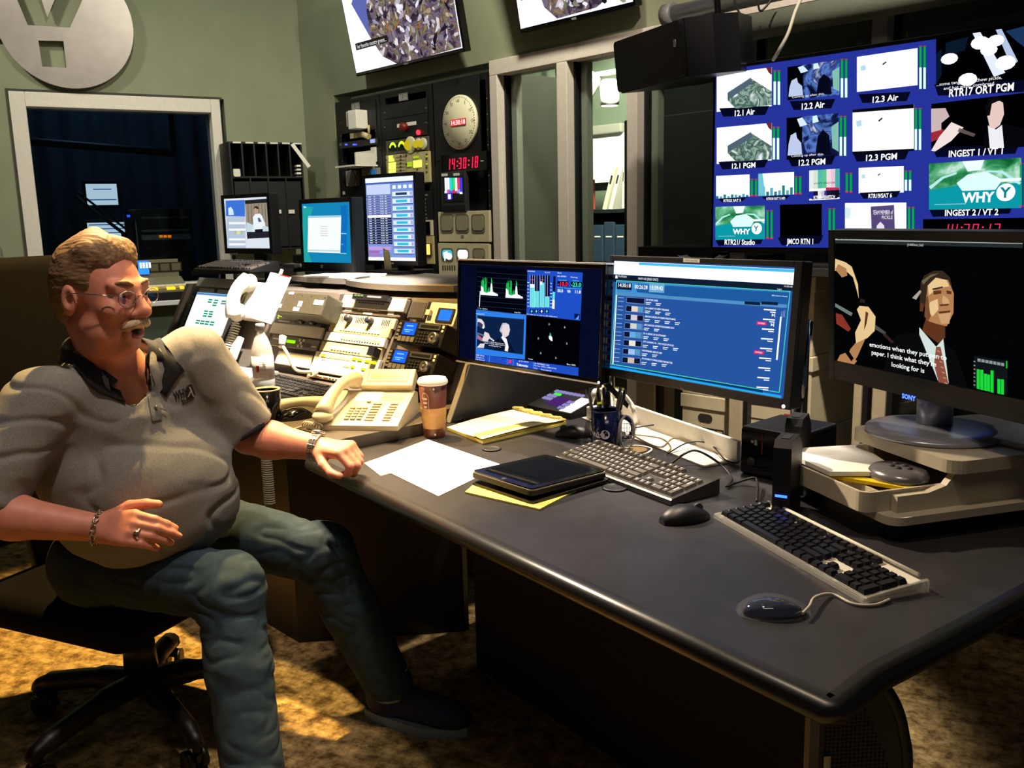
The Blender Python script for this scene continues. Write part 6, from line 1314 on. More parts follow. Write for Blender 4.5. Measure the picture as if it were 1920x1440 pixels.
def clearcase(t,W,Dd,h0,tilt):
    mb=MB(mat('keyboard_clear_edge','d9d6cc',.06,alpha=.2,coat=1)); mb.prism([(-Dd/2,.001),(-Dd/2,h0-.002),(-Dd/2+.01,h0+.001),(-Dd/2+.012,.004),(Dd/2-.008,.004),(Dd/2-.008,h0+tilt-.002),(Dd/2,h0+tilt-.004),(Dd/2,.001)],-W/2,W/2,'x')
    for s in (-1,1): mb.prism([(-Dd/2,.001),(-Dd/2,h0),(Dd/2,h0+tilt),(Dd/2,.001)],s*W/2-.008*(s>0),s*W/2+.008*(s<0),'x')
    mb.build('clear_edge',t,fix=True)
    mb=MB(mat('keyboard_tray_white','cfc9bb',.4)); mb.prism([(-Dd/2+.013,.0045),(-Dd/2+.013,h0-.003),(Dd/2-.009,h0+tilt-.003),(Dd/2-.009,.0045)],-W/2+.009,W/2-.009,'x'); mb.build('tray',t,fix=True)
    mb=MB(mat('clear_rod','f0ead8',.05,coat=1)); mb.cyl((-W/2+.06,Dd/2-.004,h0+tilt+.002),(W/2-.02,Dd/2-.004,h0+tilt+.002),.0035); mb.build('clear_rod',t)
keyboard('keyboard','clear-edged white keyboard with black key caps at the right of the desk',Matrix.Translation((c.x,c.y,ZD))@Matrix.Rotation(a,4,'Z'),Wd,Dp,BLK,mat('keycap_black','16161a',.3,noise=.1),None,tilt=.012,h0=.010,build_case=clearcase)
# ---- cable tray along the back of the desk
ta=D(1175,790,ZD+.0); tb=D(1396,872,ZD+.0); dd=(tb-ta); dd.z=0; ln=dd.length; a=math.atan2(dd.y,dd.x)
t=thing('cable_tray','white cable tray along the back of the desk, brightly lit','cable tray',Matrix.Translation((ta.x,ta.y,ZD))@Matrix.Rotation(a,4,'Z'))
TRW=mat('tray_white','d9d4c6',.5,noise=.05)
mb=MB(TRW); mb.box(-.10,ln-.03,.0,.012,.0006,.055,.002); mb.build('back_lip',t)
mb=MB(TRW); mb.box(-.10,ln-.03,-.10,-.001,.0006,.004); mb.build('floor_plate',t)
mb=MB(PAPER); mb.box(-.09,-.02,-.09,-.005,.0045,.04,.003); tag(mb.build('white_carton',M=t.matrix_world),'small white carton in the cable tray behind the navy mug','box')
CBL=mat('cable_black','17171a',.5); CBT=mat('cable_tan','7c6c50',.6)
def cable(lb,pts,r,m,nm='cable'): mb=MB(m); mb.tube(spline(pts,8),r,6); return tag(mb.build(nm),lb,'cable')
z=ZD+.007
cable('thick white cable arching up behind the navy mug',[D(1108,760,ZD+.02),aty(1112,744,2.5),aty(1118,732,2.5),aty(1160,735,2.5),aty(1182,755,2.5),aty(1190,775,2.5),D(1192,792,ZD+.01)],.0065,WHT)
cable('black cable crossing the desk from the grey keyboard to the drive box',[D(1252,874,z),D(1285,850,ZD+.03),D(1310,846,ZD+.035),D(1350,870,ZD+.02),D(1372,898,z),D(1362,912,z),D(1380,905,z),D(1412,896,ZD+.02),D(1420,905,ZD+.015),D(1419,940,z)],.003,CBL)
cable('thin dark cable looping over the white tray',[D(1185,803,z),D(1230,796,ZD+.02),D(1280,790,ZD+.02),D(1310,808,ZD+.01)],.002,CBL)
cable('tan cable along the white tray toward the drive box',[D(1180,812,z),D(1235,838,z),D(1262,822,z),D(1300,830,ZD+.01),D(1340,840,z),D(1386,845,z)],.002,CBT)
cable('second tan cable curling below the white tray edge',[D(1190,815,z),D(1240,822,z),D(1258,838,z),D(1250,848,z)],.0018,CBT)
cable('dark cable arching from the tray toward the black drive box',[D(1253,850,z),D(1290,830,ZD+.02),D(1330,832,ZD+.02),D(1360,862,z),D(1384,868,z)],.002,CBL)
cable('cream cable ring beside the open grommet',[D(1175,836,z),D(1200,836,z),D(1222,842,z),D(1205,852,z),D(1180,846,z)],.0025,WHT)
# ---- black drive box, two upright routers
bl_=D(1388,887); br=D(1482,908); ax=br-bl_; a=math.atan2(ax.y,ax.x); Wd=ax.length
t=thing('drive_box','large black desktop drive box with a red stripe behind the clear-edged keyboard','drive',Matrix.Translation(bl_)@Matrix.Rotation(a,4,'Z'))
Hh=.62*0+.118
mb=MB(mat('drive_black','1b1b1e',.25,noise=.05)); mb.box(0,Wd+.02,0,.17,.0006,Hh,.006); mb.build('case',t)
mb=MB(BLKG); mb.box(.004,Wd+.016,-.006,.0,.006,Hh-.006,.002); mb.build('front_panel',t)
mb=MB(REDM); mb.box(Wd*.45,Wd*.47,-.0075,-.006,Hh*.5,Hh-.012); mb.build('red_stripe',t)
mb=MB(LBLW)
for x,zz_ in ((.24,.70),(.31,.72),(.31,.66)): mb.box(Wd*x,Wd*(x+.05),-.0075,-.006,Hh*zz_,Hh*(zz_+.05))
mb.m(DKG); mb.lathe([(.012,.006),(.010,.011),(0,.011)],16,c=(Wd*.25,0,Hh*.3),ax='y'); mb.build('front_marks',t)
def upright(lb,x,y,hgt,an,led=0):
    c=D(x,y); t=thing('upright_drive',lb,'drive',Matrix.Translation(c)@Matrix.Rotation(an,4,'Z'))
    mb=MB(mat('router_black','141519',.5,noise=.15)); mb.prism([(-.05,.0006),(.05,.0006),(.05,hgt*.8),(.02,hgt),(-.04,hgt*.99),(-.05,hgt*.9)],-.018,.018,'x'); mb.build('case',t,fix=True)
    mb=MB(DKG); mb.box(-.008,.008,-.03,.01,hgt*.99,hgt*1.0); mb.build('vent',t)
    if led: mb=MB(em('3060ff',4)); mb.box(-.012,.012,-.0515,-.05,hgt*.28,hgt*.31); mb.build('blue_light',t)
upright('slim upright black drive with a blue light, left of the monitor riser',1474,960,.165,R(-30),1)
upright('taller slim black drive standing just behind the blue-lit one',1493,914,.17,R(-30))
# ================================================================ monitor riser with trays
RZ=mat('riser_cream','c4b9a2',.5,noise=.05,nscale=30)
def rz(x,y,z): return onz(x,y,z)
zt_=.885; th=.026
A_=rz(1592,800,zt_); B_=rz(1775,862,zt_); ax=B_-A_; a=math.atan2(ax.y,ax.x); W=ax.length
FRI=Matrix.Translation((A_.x,A_.y,ZD))@Matrix.Rotation(a,4,'Z')
t=thing('monitor_riser','cream two-level monitor riser with a compartment tray, on black cylinder feet','monitor riser',FRI)
Ht=zt_-ZD; dpt=.36
mb=MB(RZ); mb.prism(rrect(-.0,W+.02,-.0,dpt,.03),Ht-th,Ht,'z'); mb.build('top_shelf',t,fix=True)
for nm,x in (('side_panel',W-.012),('side_panel',.006)):
    mb=MB(RZ); pr=[(-.11,.052),(-.11,.085),(-.04,.085),(-.0,.095),(.02,.118),(.022,Ht-th-.0005),(dpt-.01,Ht-th-.0005),(dpt-.01,.052)]
    if x<.1: pr=[(.05,.052),(.05,Ht-th-.0005),(dpt-.01,Ht-th-.0005),(dpt-.01,.052)]
    mb.prism(pr,x,x+.016,'x'); mb.build(nm,t,fix=True)
mb=MB(BLK); mb.box(.022,W-.013,dpt-.03,dpt-.015,.056,Ht-th-.001); mb.build('back_panel',t)
mb=MB(RZ); mb.prism(rrect(-.02,W+.03,-.14,dpt,.03),.036,.052,'z'); mb.build('lower_shelf',t,fix=True)
for x,y in ((.02,-.10),(W-.01,-.10),(.02,dpt-.06),(W-.01,dpt-.06)): mb=MB(BLK); mb.lathe([(.019,.0006),(.021,.003),(.021,.036)],20,c=(x,y,0)); mb.build('foot',t)
# tray with compartments
t2=t; mb=MB(RZ); X0,X1,Y0,Y1=-.035,W-.015,-.17,.10
mb.prism(rrect(X0,X1,Y0,Y1,.022),.0525,.058,'z')
o=rrect(X0,X1,Y0,Y1,.022); i_=rrect(X0+.006,X1-.006,Y0+.006,Y1-.006,.018); n=len(o)
for k in range(n):
    a0,a1=o[k],o[(k+1)%n]; b0,b1=i_[k],i_[(k+1)%n]
    if a0[1]>Y1-.03 and a1[1]>Y1-.03: continue
    for q in ([(*a0,.058),(*a1,.058),(*a1,.092),(*a0,.092)],[(*a0,.092),(*a1,.092),(*b1,.092),(*b0,.092)],[(*b0,.092),(*b1,.092),(*b1,.058),(*b0,.058)]): mb.poly(q)
mb.build('tray',t)
mb=MB(RZ); mb.box(X0+.007,X1-.007,-.11,-.107,.0585,.080); mb.box(W*.55,W*.55+.003,Y0+.007,-.1105,.0585,.080); mb.box(W*.80,W*.80+.003,Y0+.007,-.1105,.0585,.080); mb.box(W*.48,W*.48+.003,-.1065,.09,.0585,.075); mb.build('tray_divider',t)
M=FRI
mb=MB(PAPER); mb.prism([(-.03,-.155),(.16,-.16),(.21,-.03),(.0,.03)],0,.009,'z'); tag(mb.build('paper_pile',M=M@Matrix.Translation((0.0,0.0,.0925))),'white stack of paper lying across the left of the riser tray','papers')
mb=MB(mat('card_yellow','f0cc10',.6)); mb.box(-.10,.06,-.012,.012,0,.008,.001); tag(mb.build('yellow_strip',M=M@Matrix.Translation((W-.075,-.085,.082))@Matrix.Rotation(R(34),4,'Z')),'bright yellow card strip in the right end of the riser tray','card')
t=thing('disc_player','grey oval portable disc player lying in the riser tray','disc player',M@Matrix.Translation((W*.70,-.035,.0806)))
mb=MB(mat('player_grey','77757a',.25,.4,noise=.08)); mb.lathe([(.055,0),(.064,.008),(.064,.018),(.056,.028),(.02,.031),(0,.031)],32,sy=.85); mb.build('body',t)
mb=MB(DKG); [mb.lathe([(.006,.030),(.006,.0335),(0,.0335)],10,c=(dx,dy,0)) for dx,dy in ((-.02,.01),(0,.015),(.02,.01),(-.01,-.008),(.01,-.008))]; mb.build('button',t)
mb=MB(PAPER); mb.box(-.10,.10,-.08,.08,0,.012); tag(mb.build('paper_pile',M=M@Matrix.Translation((W-.04,dpt-.10,Ht+.0006))@Matrix.Rotation(R(10),4,'Z')),'white papers on the back corner of the riser top at the right edge','papers')
RISER_TOP=zt_
# ================================================================ the three desk monitors
def pole(F,base,t,y0=.09,r=.019,m=CHROME,h0=-.02,px=0):
    c=F.M@Vector((px,y0,0)); I=F.I; top=I@Vector((c.x,c.y,c.z+.02)); bot=I@Vector((c.x,c.y,base))
    mb=MB(m); mb.cyl(bot,top,r,seg=20); mb.build('pole',t); mb=MB(CHAR); v=(I.to_3x3()@Vector((0,0,1))); mb.cyl(bot,bot+v*.012,.05,seg=24); mb.build('pole_base',t); mb=MB(CHAR); mb.box(-.03,.03,.05,y0+.03,-.03,.03,.004); mb.box(min(0,px)-.02,max(0,px)+.02,y0-.02,y0+.02,-.02,.02,.004); mb.build('arm_head',t)
# waveform monitor
s=1.075; F4=Fr(EYE+(Vector((.038,2.363,1.097))-EYE)*s,41.88,3.54)
W4,H4=.56*s,.2884*s
F4.crop(860,480,6.0)
t=monitor('desk_monitor','slim desk monitor showing a green waveform and blue meter panels','monitor' and F4,W4,H4,(.010,.012,.012,.014),BLKG,em('0b1030',.6),None,thick=.03) if False else monitor('desk_monitor','slim desk monitor showing a green waveform and blue meter panels',F4,W4,H4,(.010,.012,.012,.014),BLKG,em('0a1234',.55),None,thick=.03)
mb=MB(mat('monitor_silver_edge','d8d8dc',.25,.6)); mb.box(-W4/2,W4/2,-.004,.03,H4/2,H4/2+.005,.001); mb.build('top_trim',t)
mb=MB(mat('monitor_silver_edge','d8d8dc',.25,.6)); mb.box(-W4/2,W4/2-.012,-.006,-.004,-H4/2,-H4/2+.004); mb.build('bottom_trim',t)
pole(F4,ZD+.0006,t,px=.20,y0=.125)
NV=em('050a1c',.4); BL=em('2050c8',1.0); LB=em('5aa8f8',1.1); TQ=em('60e0e0',1.1); WT=em('f4f8ff',1.15); GN=em('20d860',1.1)
mb=MB(); d=-.0012
P2(F4,mb,NV,[(200,600),(765,660),(775,155),(208,120)],d)
GRD=em('30506a',.6)
for k in range(9): y=140+k*55; P2(F4,mb,GRD,[(212,y+38),(765,y+38+42),(765,y+35+42),(212,y+35)],d-.0004)
def wave(ox,oy):
    random.seed(5)
    for k in range(22):
        x=ox+k*6; top=oy-random.uniform(30,190) if (k<11 or 16<k<22) else oy-random.uniform(20,110)
        P2(F4,mb,GN if k%3 else em('1a8a48',.9),[(x,oy),(x+5,oy),(x+5,top),(x,top)],d-.0008)
    P2(F4,mb,WT,[(ox-5,oy+12),(ox+190,oy+24),(ox+190,oy+6),(ox+120,oy-30),(ox+60,oy-10),(ox,oy-40)],d-.0012); P2(F4,mb,WT,[(ox+100,oy),(ox+135,oy),(ox+125,oy-110),(ox+112,oy-120)],d-.0012); P2(F4,mb,WT,[(ox,oy),(ox+35,oy),(ox+25,oy-70),(ox,oy-90)],d-.0012)
wave(258,425); wave(538,455); P2(F4,mb,WT,[(236,570),(243,570),(252,395),(245,395)],d-.001)
F4.txt(mb,'Y  V1 - Full line',275,592,14,d-.0012,wpx=110); F4.txt(mb,'0 px Div',670,635,14,d-.0012,wpx=70)
P2(F4,mb,BL,[(765,662),(1372,728),(1400,186),(778,155)],d); 
for k,(x,lv) in enumerate(((808,330),(860,395),(920,300),(978,455))):
    P2(F4,mb,em('0a1a50',.5),[(x,575),(x+50,580),(x+52,220),(x+4,214)],d-.0004); P2(F4,mb,TQ,[(x,575),(x+22,577),(x+23,lv),(x+2,lv)],d-.0008); P2(F4,mb,TQ,[(x+27,577),(x+50,580),(x+50,lv),(x+28,lv)],d-.0008)
    if k in(0,2): P2(F4,mb,WT,[(x+2,lv+24),(x+(50 if k==0 else 26),lv+26),(x+(50 if k==0 else 26),lv-12),(x+2,lv-14)],d-.0012); P2(F4,mb,em('e02868',1),[(x+2,268),(x+48,272),(x+48,266),(x+2,262)],d-.0012)
    for q in range(2): P2(F4,mb,WT,[(x+q*26,580),(x+q*26+2,580),(x+q*26+4,214),(x+q*26+2,214)],d-.0013)
    P2(F4,mb,em('0a1038',.6),[(x-2,640),(x+40,644),(x+40,602),(x-2,598)],d-.0006); P2(F4,mb,WT if k==2 else TQ,[(x+8,622),(x+20,640),(x+32,622),(x+20,604)],d-.001)
P2(F4,mb,em('0a1a50',.5),[(1058,590),(1085,592),(1096,230),(1070,226)],d-.0004); P2(F4,mb,TQ,[(1060,490),(1086,492),(1090,405),(1063,402)],d-.0008); P2(F4,mb,WT,[(1057,592),(1084,594),(1086,492),(1060,490)],d-.0008)
for k in range(8): P2(F4,mb,WT,[(778,300+k*38),(798,302+k*38),(798,296+k*38),(778,294+k*38)],d-.0008); P2(F4,mb,WT,[(1036,310+k*38),(1054,312+k*38),(1054,306+k*38),(1036,304+k*38)],d-.0008)
mb.m(WT); F4.txt(mb,'Embedded',822,170,15,d-.0012,wpx=82); F4.txt(mb,'True Pk',1005,185,15,d-.0012,wpx=62); F4.txt(mb,'Short',1142,190,15,d-.0012,wpx=46); F4.txt(mb,'BAL 4500001',1168,228,16,d-.0012,wpx=98); F4.txt(mb,'Running',1305,238,15,d-.0012,wpx=74)
P2(F4,mb,em('0a1038',.5),[(1115,335),(1238,345),(1240,285),(1118,280)],d-.0004); P2(F4,mb,em('0a1038',.5),[(1265,345),(1388,352),(1392,295),(1268,290)],d-.0004)
mb.m(em('ff2858',1.2)); F4.txt(mb,'-10.0',1178,314,46,d-.0012,wpx=112,bold=.03); mb.m(em('40f0a0',1.1)); F4.txt(mb,'-23.0',1328,322,46,d-.0012,wpx=112,bold=.03)
mb.m(WT); F4.txt(mb,'00.0',1150,390,34,d-.0012,wpx=62,bold=.03); F4.txt(mb,'NA',1248,396,32,d-.0012,wpx=38,bold=.03); F4.txt(mb,'11.8',1345,403,34,d-.0012,wpx=64,bold=.03); mb.m(TQ); F4.txt(mb,'True Peak',1175,272,14,d-.0012,wpx=92); F4.txt(mb,'Infinite',1325,278,14,d-.0012,wpx=70); F4.txt(mb,'Dial Max  Momentary Short Term',1250,362,13,d-.0012,wpx=270)
mb.m(WT); F4.txt(mb,'All ready and ok hold: 12 dBr all/Dynamic',942,668,12,d-.0012,wpx=350)
P2(F4,mb,em('0a1c60',.6),[(1305,705),(1365,712),(1370,655),(1308,648)],d-.0006); P2(F4,mb,LB,[(1318,712),(1355,712),(1362,660),(1340,690)],d-.001)
# lower left picture
P2(F4,mb,em('2f7fe8',1.05),[(195,1105),(748,1165),(765,662),(200,602)],d); P2(F4,mb,em('16305c',.7),[(208,1032),(728,1110),(742,712),(215,668)],d-.0004); P2(F4,mb,em('12305e',.55),[(214,1026),(720,1102),(734,722),(222,682)],d-.0006)
SKN=em('e8dce0',1.0); DSK=em('7888a8',.7)
P2(F4,mb,SKN,[(215,785),(285,820),(302,800),(290,745),(265,712),(218,700)],d-.001); P2(F4,mb,em('404a70',.6),[(218,790),(270,815),(280,770),(240,740),(218,745)],d-.0012); P2(F4,mb,SKN,[(270,950),(330,960),(362,915),(345,870),(300,850),(285,900)],d-.0012); P2(F4,mb,SKN,[(210,1030),(290,1035),(300,985),(250,985)],d-.0012); P2(F4,mb,DSK,[(218,860),(300,890),(290,905),(216,875)],d-.0013); P2(F4,mb,SKN,[(345,900),(410,950),(400,962),(350,925)],d-.0014); P2(F4,mb,em('c08090',.8),[(215,930),(270,960),(280,930),(218,880)],d-.0011)
P2(F4,mb,em('0e2042',.5),[(400,1058),(640,1092),(600,1000),(555,960),(440,925),(400,970)],d-.001); P2(F4,mb,SKN,[(500,905),(535,915),(570,890),(585,830),(575,780),(540,755),(500,770),(488,830)],d-.0014); P2(F4,mb,em('c8ccd8',.9),[(468,840),(490,870),(490,800),(505,775),(545,765),(570,778),(580,800),(575,770),(540,752),(500,755),(480,800)],d-.0016); P2(F4,mb,WT,[(525,1065),(560,1075),(568,1020),(545,930),(500,900),(485,915),(535,990)],d-.0013)
mb.m(WT); F4.txt(mb,'emotions when they put pen to',410,972,14,d-.0018,wpx=260); F4.txt(mb,'paper. I think what they\'re',410,990,14,d-.0018,wpx=230); F4.txt(mb,'looking for is',415,1012,14,d-.0018,wpx=135); F4.txt(mb,'(Captured) CC1',250,652,13,d-.0012,wpx=92)
# vector display
P2(F4,mb,em('02050e',.4),[(755,1168),(1352,1245),(1372,730),(768,668)],d)
for x,y in ((1020,765),(1195,800),(898,925),(1218,982),(925,1090),(1095,1145)): P2(F4,mb,em('a8b8c8',.8),[(x-4,y+14),(x+4,y+14),(x+8,y-6),(x,y-14)],d-.0006); P2(F4,mb,em('a8b8c8',.8),[(x+8,y+10),(x+14,y+10),(x+14,y+2),(x+8,y+2)],d-.0006)
P2(F4,mb,WT,[(1045,955),(1062,955),(1058,915),(1040,890),(1020,900),(1022,930)],d-.0008); P2(F4,mb,em('30c090',1),[(1028,900),(1050,900),(1040,862),(1032,868)],d-.001)
mb.m(WT); F4.txt(mb,'Vector',815,1158,14,d-.0012,wpx=58); F4.txt(mb,'Bars 100%',1272,1222,18,d-.0012,wpx=96)
P2(F4,mb,BL,[(192,1170),(1350,1350),(1352,1255),(195,1105)],d-.0002)
for x,y0,y1 in ((348,1125,1192),(548,1155,1222),(615,1160,1232),(842,1190,1270)): P2(F4,mb,LB,[(x,y1),(x+4,y1),(x+4,y0),(x,y0)],d-.0006)
P2(F4,mb,em('e83078',1.1),[(565,1205),(595,1208),(600,1170),(570,1168)],d-.0008)
mb.m(WT); F4.txt(mb,'1080i 59.94',245,1118,14,d-.0012,wpx=96); F4.txt(mb,'HD Input 1A',245,1142,14,d-.0012,wpx=92); F4.txt(mb,'Ref: Internal',248,1166,14,d-.0012,wpx=100); F4.txt(mb,'Jul 30 14:30:18',738,1186,14,d-.0012,wpx=106); F4.txt(mb,'Tektronix',722,1228,26,d-.0012,wpx=130,bold=.04); F4.txt(mb,'1A WFM8300 1.0.0',940,1218,16,d-.0012,wpx=165); F4.txt(mb,'Format: 1920 x 1080 59.94i',980,1248,14,d-.0012,wpx=245); F4.txt(mb,'TV    Standard',950,1276,15,d-.0012,wpx=190)
mb.build('picture',t)
mb=MB(mat('maker_red','8a3a3a',.5)); F4.txt(mb,'DELL',722,1298,30,-.0048,wpx=82,bold=.03); mb.build('maker_name',t)
mb=MB(WT); c=F4.px(1574,1424,-.005); mb.prism([(c[0]+.004*math.cos(k*.52),c[1]+.004*math.sin(k*.52)) for k in range(12)],-.0055,-.004,'y'); mb.build('power_light',t)
# playlist monitor
F5=Fr(EYE+(Vector((.405,2.007,1.112))-EYE)*s,35.87,4.93); W5,H5=.56*s,.2964*s; F5.crop(1130,470,4.646)
t=monitor('desk_monitor','wide desk monitor with a blue programme list and white top bar',F5,W5,H5,(.012,.02,.014,.022),BLK,em('2a5cae',.85),None,thick=.035)
pole(F5,ZD+.0006,t,y0=.29,r=.021,px=.10)
mb=MB(); P2(F5,mb,em('eef6fc',1.25),[(100,205),(1668,298),(1675,162),(105,90)],d); P2(F5,mb,em('40b8e8',1.1),[(320,125),(1672,190),(1676,165),(320,104)],d-.0003); P2(F5,mb,em('f2f8fe',1.25),[(480,225),(1666,290),(1670,215),(480,140)],d-.0005)
P2(F5,mb,em('16243c',.7),[(95,270),(1658,350),(1666,298),(100,208)],d-.0004)
P2(F5,mb,em('3f90d8',1),[(120,375),(1630,470),(1640,360),(125,262)],d-.0004); P2(F5,mb,em('2060a8',.9),[(1250,480),(1612,500),(1640,365),(300,290),(300,360)],d-.0005)
P2(F5,mb,em('5898d0',.9),[(120,388),(1608,500),(1612,470),(122,360)],d-.0006)
EG=em('50e0c0',1)
P2(F5,mb,EG,[(125,262),(1640,358),(1640,352),(125,257)],d-.0008); P2(F5,mb,EG,[(1540,1235),(1547,1235),(1640,356),(1634,356)],d-.0008); P2(F5,mb,EG,[(75,990),(1545,1238),(1545,1232),(75,983)],d-.0008); P2(F5,mb,EG,[(72,988),(78,988),(130,262),(124,262)],d-.0008)
P2(F5,mb,em('1fa0e8',1.15),[(45,1060),(1555,1330),(1560,1262),(50,998)],d-.0006); P2(F5,mb,em('0a4078',.8),[(300,1040),(1400,1238),(1400,1215),(300,1020)],d-.0007)
for k,x in enumerate((68,105,148,188)): P2(F5,mb,WT,[(x-14,1058+k*7),(x+(18 if k>2 else 10),1062+k*7),(x+(18 if k>2 else 10),1028+k*7),(x-10,1024+k*7)],d-.001)
P2(F5,mb,em('182848',.6),[(128,335),(258,345),(260,285),(130,278)],d-.001); P2(F5,mb,em('78b8e0',.9),[(408,360),(540,368),(545,290),(412,283)],d-.001)
mb.m(WT); F5.txt(mb,'14:30:18',194,302,32,d-.0016,wpx=108,bold=.02); F5.txt(mb,'00:26:28',342,316,34,d-.0016,wpx=112,bold=.02); F5.txt(mb,'15:59:42',474,324,34,d-.0016,wpx=110,bold=.02); F5.txt(mb,'WHYY-HD [READ ONLY]',402,248,20,d-.0016,wpx=175); F5.txt(mb,'ProVision',180,224,20,d-.0016,wpx=72); F5.txt(mb,'14:30:18',1622,312,16,d-.0016,wpx=72)
P2(F5,mb,WT,[(115,240),(135,242),(135,216),(118,214)],d-.001); F5.txt(mb,'800 events in channel',1548,394,13,d-.0016,wpx=135); F5.txt(mb,'Logout',1548,335,14,d-.0016,wpx=40)
for x0_,x1_ in ((1242,1378),(1388,1532)): P2(F5,mb,em('14284c',.6),[(x0_,468),(x1_,476),(x1_,450),(x0_,442)],d-.001)
ttl=['ON YOUR LINES','IN A HEART OF NEW ORLEANS','AFRICAN GARDEN OF ROMAN RIGHTS MAKE','ART DANCES: ADVENTUROUSNESS 2014','IN A LIKING OF SOUTHWEST','CITY COOKING 101 - THE VOICES OF FOOD','NIGHTMARES ABOUT LIFE','AN AWARD IF CURING EVERYONE MATTER']
thumb=['2a3a6a','e8d8c8','d8d0d8','d0d8d0','60b0e0','f0e8e0','a0c8f0','d8c0b0']
for k in range(8):
    y=404+k*74.5; x=214-k*5.4; P2(F5,mb,em('88a8d8',.9),[(x-3,y+50),(x+158,y+64),(x+160,y+12),(x,y-2)],d-.001); P2(F5,mb,em('141c44',.55),[(x,y+46),(x+154,y+60),(x+156,y+14),(x+3,y+2)],d-.0013)
    if k: P2(F5,mb,em(thumb[k],1),[(x+48,y+50),(x+104,y+55),(x+106,y+9),(x+50,y+5)],d-.0016)
    if k in (1,3,4,6): P2(F5,mb,em('58a0d8',.9),[(x+106,y+54),(x+150,y+58),(x+152,y+14),(x+108,y+10)],d-.0017)
    mb.m(WT); w_=min(270,len(ttl[k])*8.2); F5.txt(mb,ttl[k],x+168+w_/2,y+24+w_*.03,15,d-.0016,wpx=w_,bold=.02)
    for j in range(2+(k%3)): xx=x+168+j*88; P2(F5,mb,WT,[(xx,y+50+j*9),(xx+46,y+53+j*9),(xx+46,y+47+j*9),(xx,y+44+j*9)],d-.0014); P2(F5,mb,WT,[(xx,y+64+j*9),(xx+36,y+67+j*9),(xx+36,y+61+j*9),(xx,y+58+j*9)],d-.0014)
    for q in range(2): P2(F5,mb,em('a8c4ec',.9),[(x-72,y+6+q*32),(x-24,y+10+q*32),(x-24,y+5+q*32),(x-72,y+1+q*32)],d-.0014)
for k in range(9):
    y=512+k*84.5; x=1515-k*8; P2(F5,mb,WT,[(x-105,y+6),(x,y+12),(x,y+2),(x-105,y-6)],d-.0014); P2(F5,mb,WT,[(x-50,y+26),(x-2,y+30),(x-2,y+22),(x-50,y+18)],d-.0014)
    if k in (1,4): P2(F5,mb,em('e81868',1.1),[(x-160,y+48),(x-75,y+54),(x-72,y+26),(x-157,y+18)],d-.0014); mb.m(WT); F5.txt(mb,'EXPIRED',x-116,y+36,13,d-.0018,wpx=62)
    if k in (0,1):
        xx=x-34; P2(F5,mb,WT,[(xx-2,y+62),(xx,y+34),(xx+20,y+50)],d-.0014); P2(F5,mb,WT,[(xx+20,y+66),(xx+26,y+66),(xx+28,y+34),(xx+22,y+34)],d-.0014)
P2(F5,mb,WT,[(1515,950),(1530,952),(1566,575),(1552,575)],d-.0012); P2(F5,mb,WT,[(90,985),(100,987),(132,385),(124,385)],d-.0012)
for k in range(3): P2(F5,mb,em('b0c8f0',.9),[(1560+14*k,580),(1563+14*k,580),(1568+14*k,530-6*k),(1565+14*k,530-6*k)],d-.0012)
mb.m(WT); F5.txt(mb,'2:30 PM',1530,1285,12,d-.0016,wpx=46); F5.txt(mb,'7/30/2015',1528,1308,12,d-.0016,wpx=50)
mb.build('picture',t)
mb=MB(LBLW); F5.quad(mb,[(712,100),(856,106),(858,74),(714,66)],-.0046); mb.m(PRN); F5.txt(mb,'PLAY MASTER',785,87,10,-.005,wpx=100); mb.build('label_strip',t)
mb=MB(WT); c=F5.px(1574,1357,-.005); mb.prism([(c[0]+.0045*math.cos(k*.52),c[1]+.0045*math.sin(k*.52)) for k in range(12)],-.0055,-.004,'y'); mb.build('power_light',t)
mb=MB(GREYP); F5.txt(mb,'hp',702,1200,26,-.0046); mb.build('badge',t)
# big monitor on the riser
F6=Fr(EYE+(Vector((.968,2.12,1.105))-EYE)*.87,19.0,-3.2); W6,H6=.655*.87,.40*.87; F6.crop(1280,420,3.0)
t=monitor('desk_monitor','big black monitor on the riser, showing a man in a dark suit with captions','x' and F6,W6,H6,(.020,.02,.020,.045),BLK,em('04080c',.4),None,thick=.05) if False else monitor('desk_monitor','big black monitor on the riser, showing a man in a dark suit with captions',F6,W6,H6,(.020,.02,.020,.045),BLK,em('04080c',.4),None,thick=.05)
c=F6.M@Vector((-.0,.05,0)); cb=onz(1750,812,RISER_TOP); Rb=Matrix.Translation((cb.x,cb.y,RISER_TOP))
B=F6.I@Rb
ST=mat('stand_silver','a9adba',.28,.35,noise=.04)
mb=MB(ST); mb.M=B; mb.lathe([(.135,.0006),(.138,.004),(.136,.010),(.10,.016),(0,.018)],48); mb.build('round_base',t)
mb=MB(ST); mb.M=B; mb.cyl((.01,.02,.016),(.01,.02,.11),.036,seg=28); mb.build('neck',t)
mb=MB(BLK); mb.M=B; mb.box(-.04,.06,.0,.06,.09,.14,.006); mb.build('mount',t)
SK=em('c08a5a',.85); SKL=em('e8c890',1.0); SKD=em('7a4428',.6); HR=em('4a3a2c',.5); SU=em('0c0d10',.35); mb=MB(); d=-.001
P2(F6,mb,em('b8c4c0',.9),[(860,90),(1915,112),(1915,96),(860,74)],d); P2(F6,mb,em('38403f',.5),[(860,108),(1915,135),(1915,114),(860,92)],d)
mb.m(em('30383a',.5)); 
for k in range(9): P2(F6,mb,em('2a3032',.5),[(875+k*26,86),(893+k*26,86),(893+k*26,79),(875+k*26,79)],d-.0004)
mb.m(em('e0e4e4',.9)); F6.txt(mb,'JS1000Dnov_Sub2',1312,117,13,d-.0006,wpx=92)
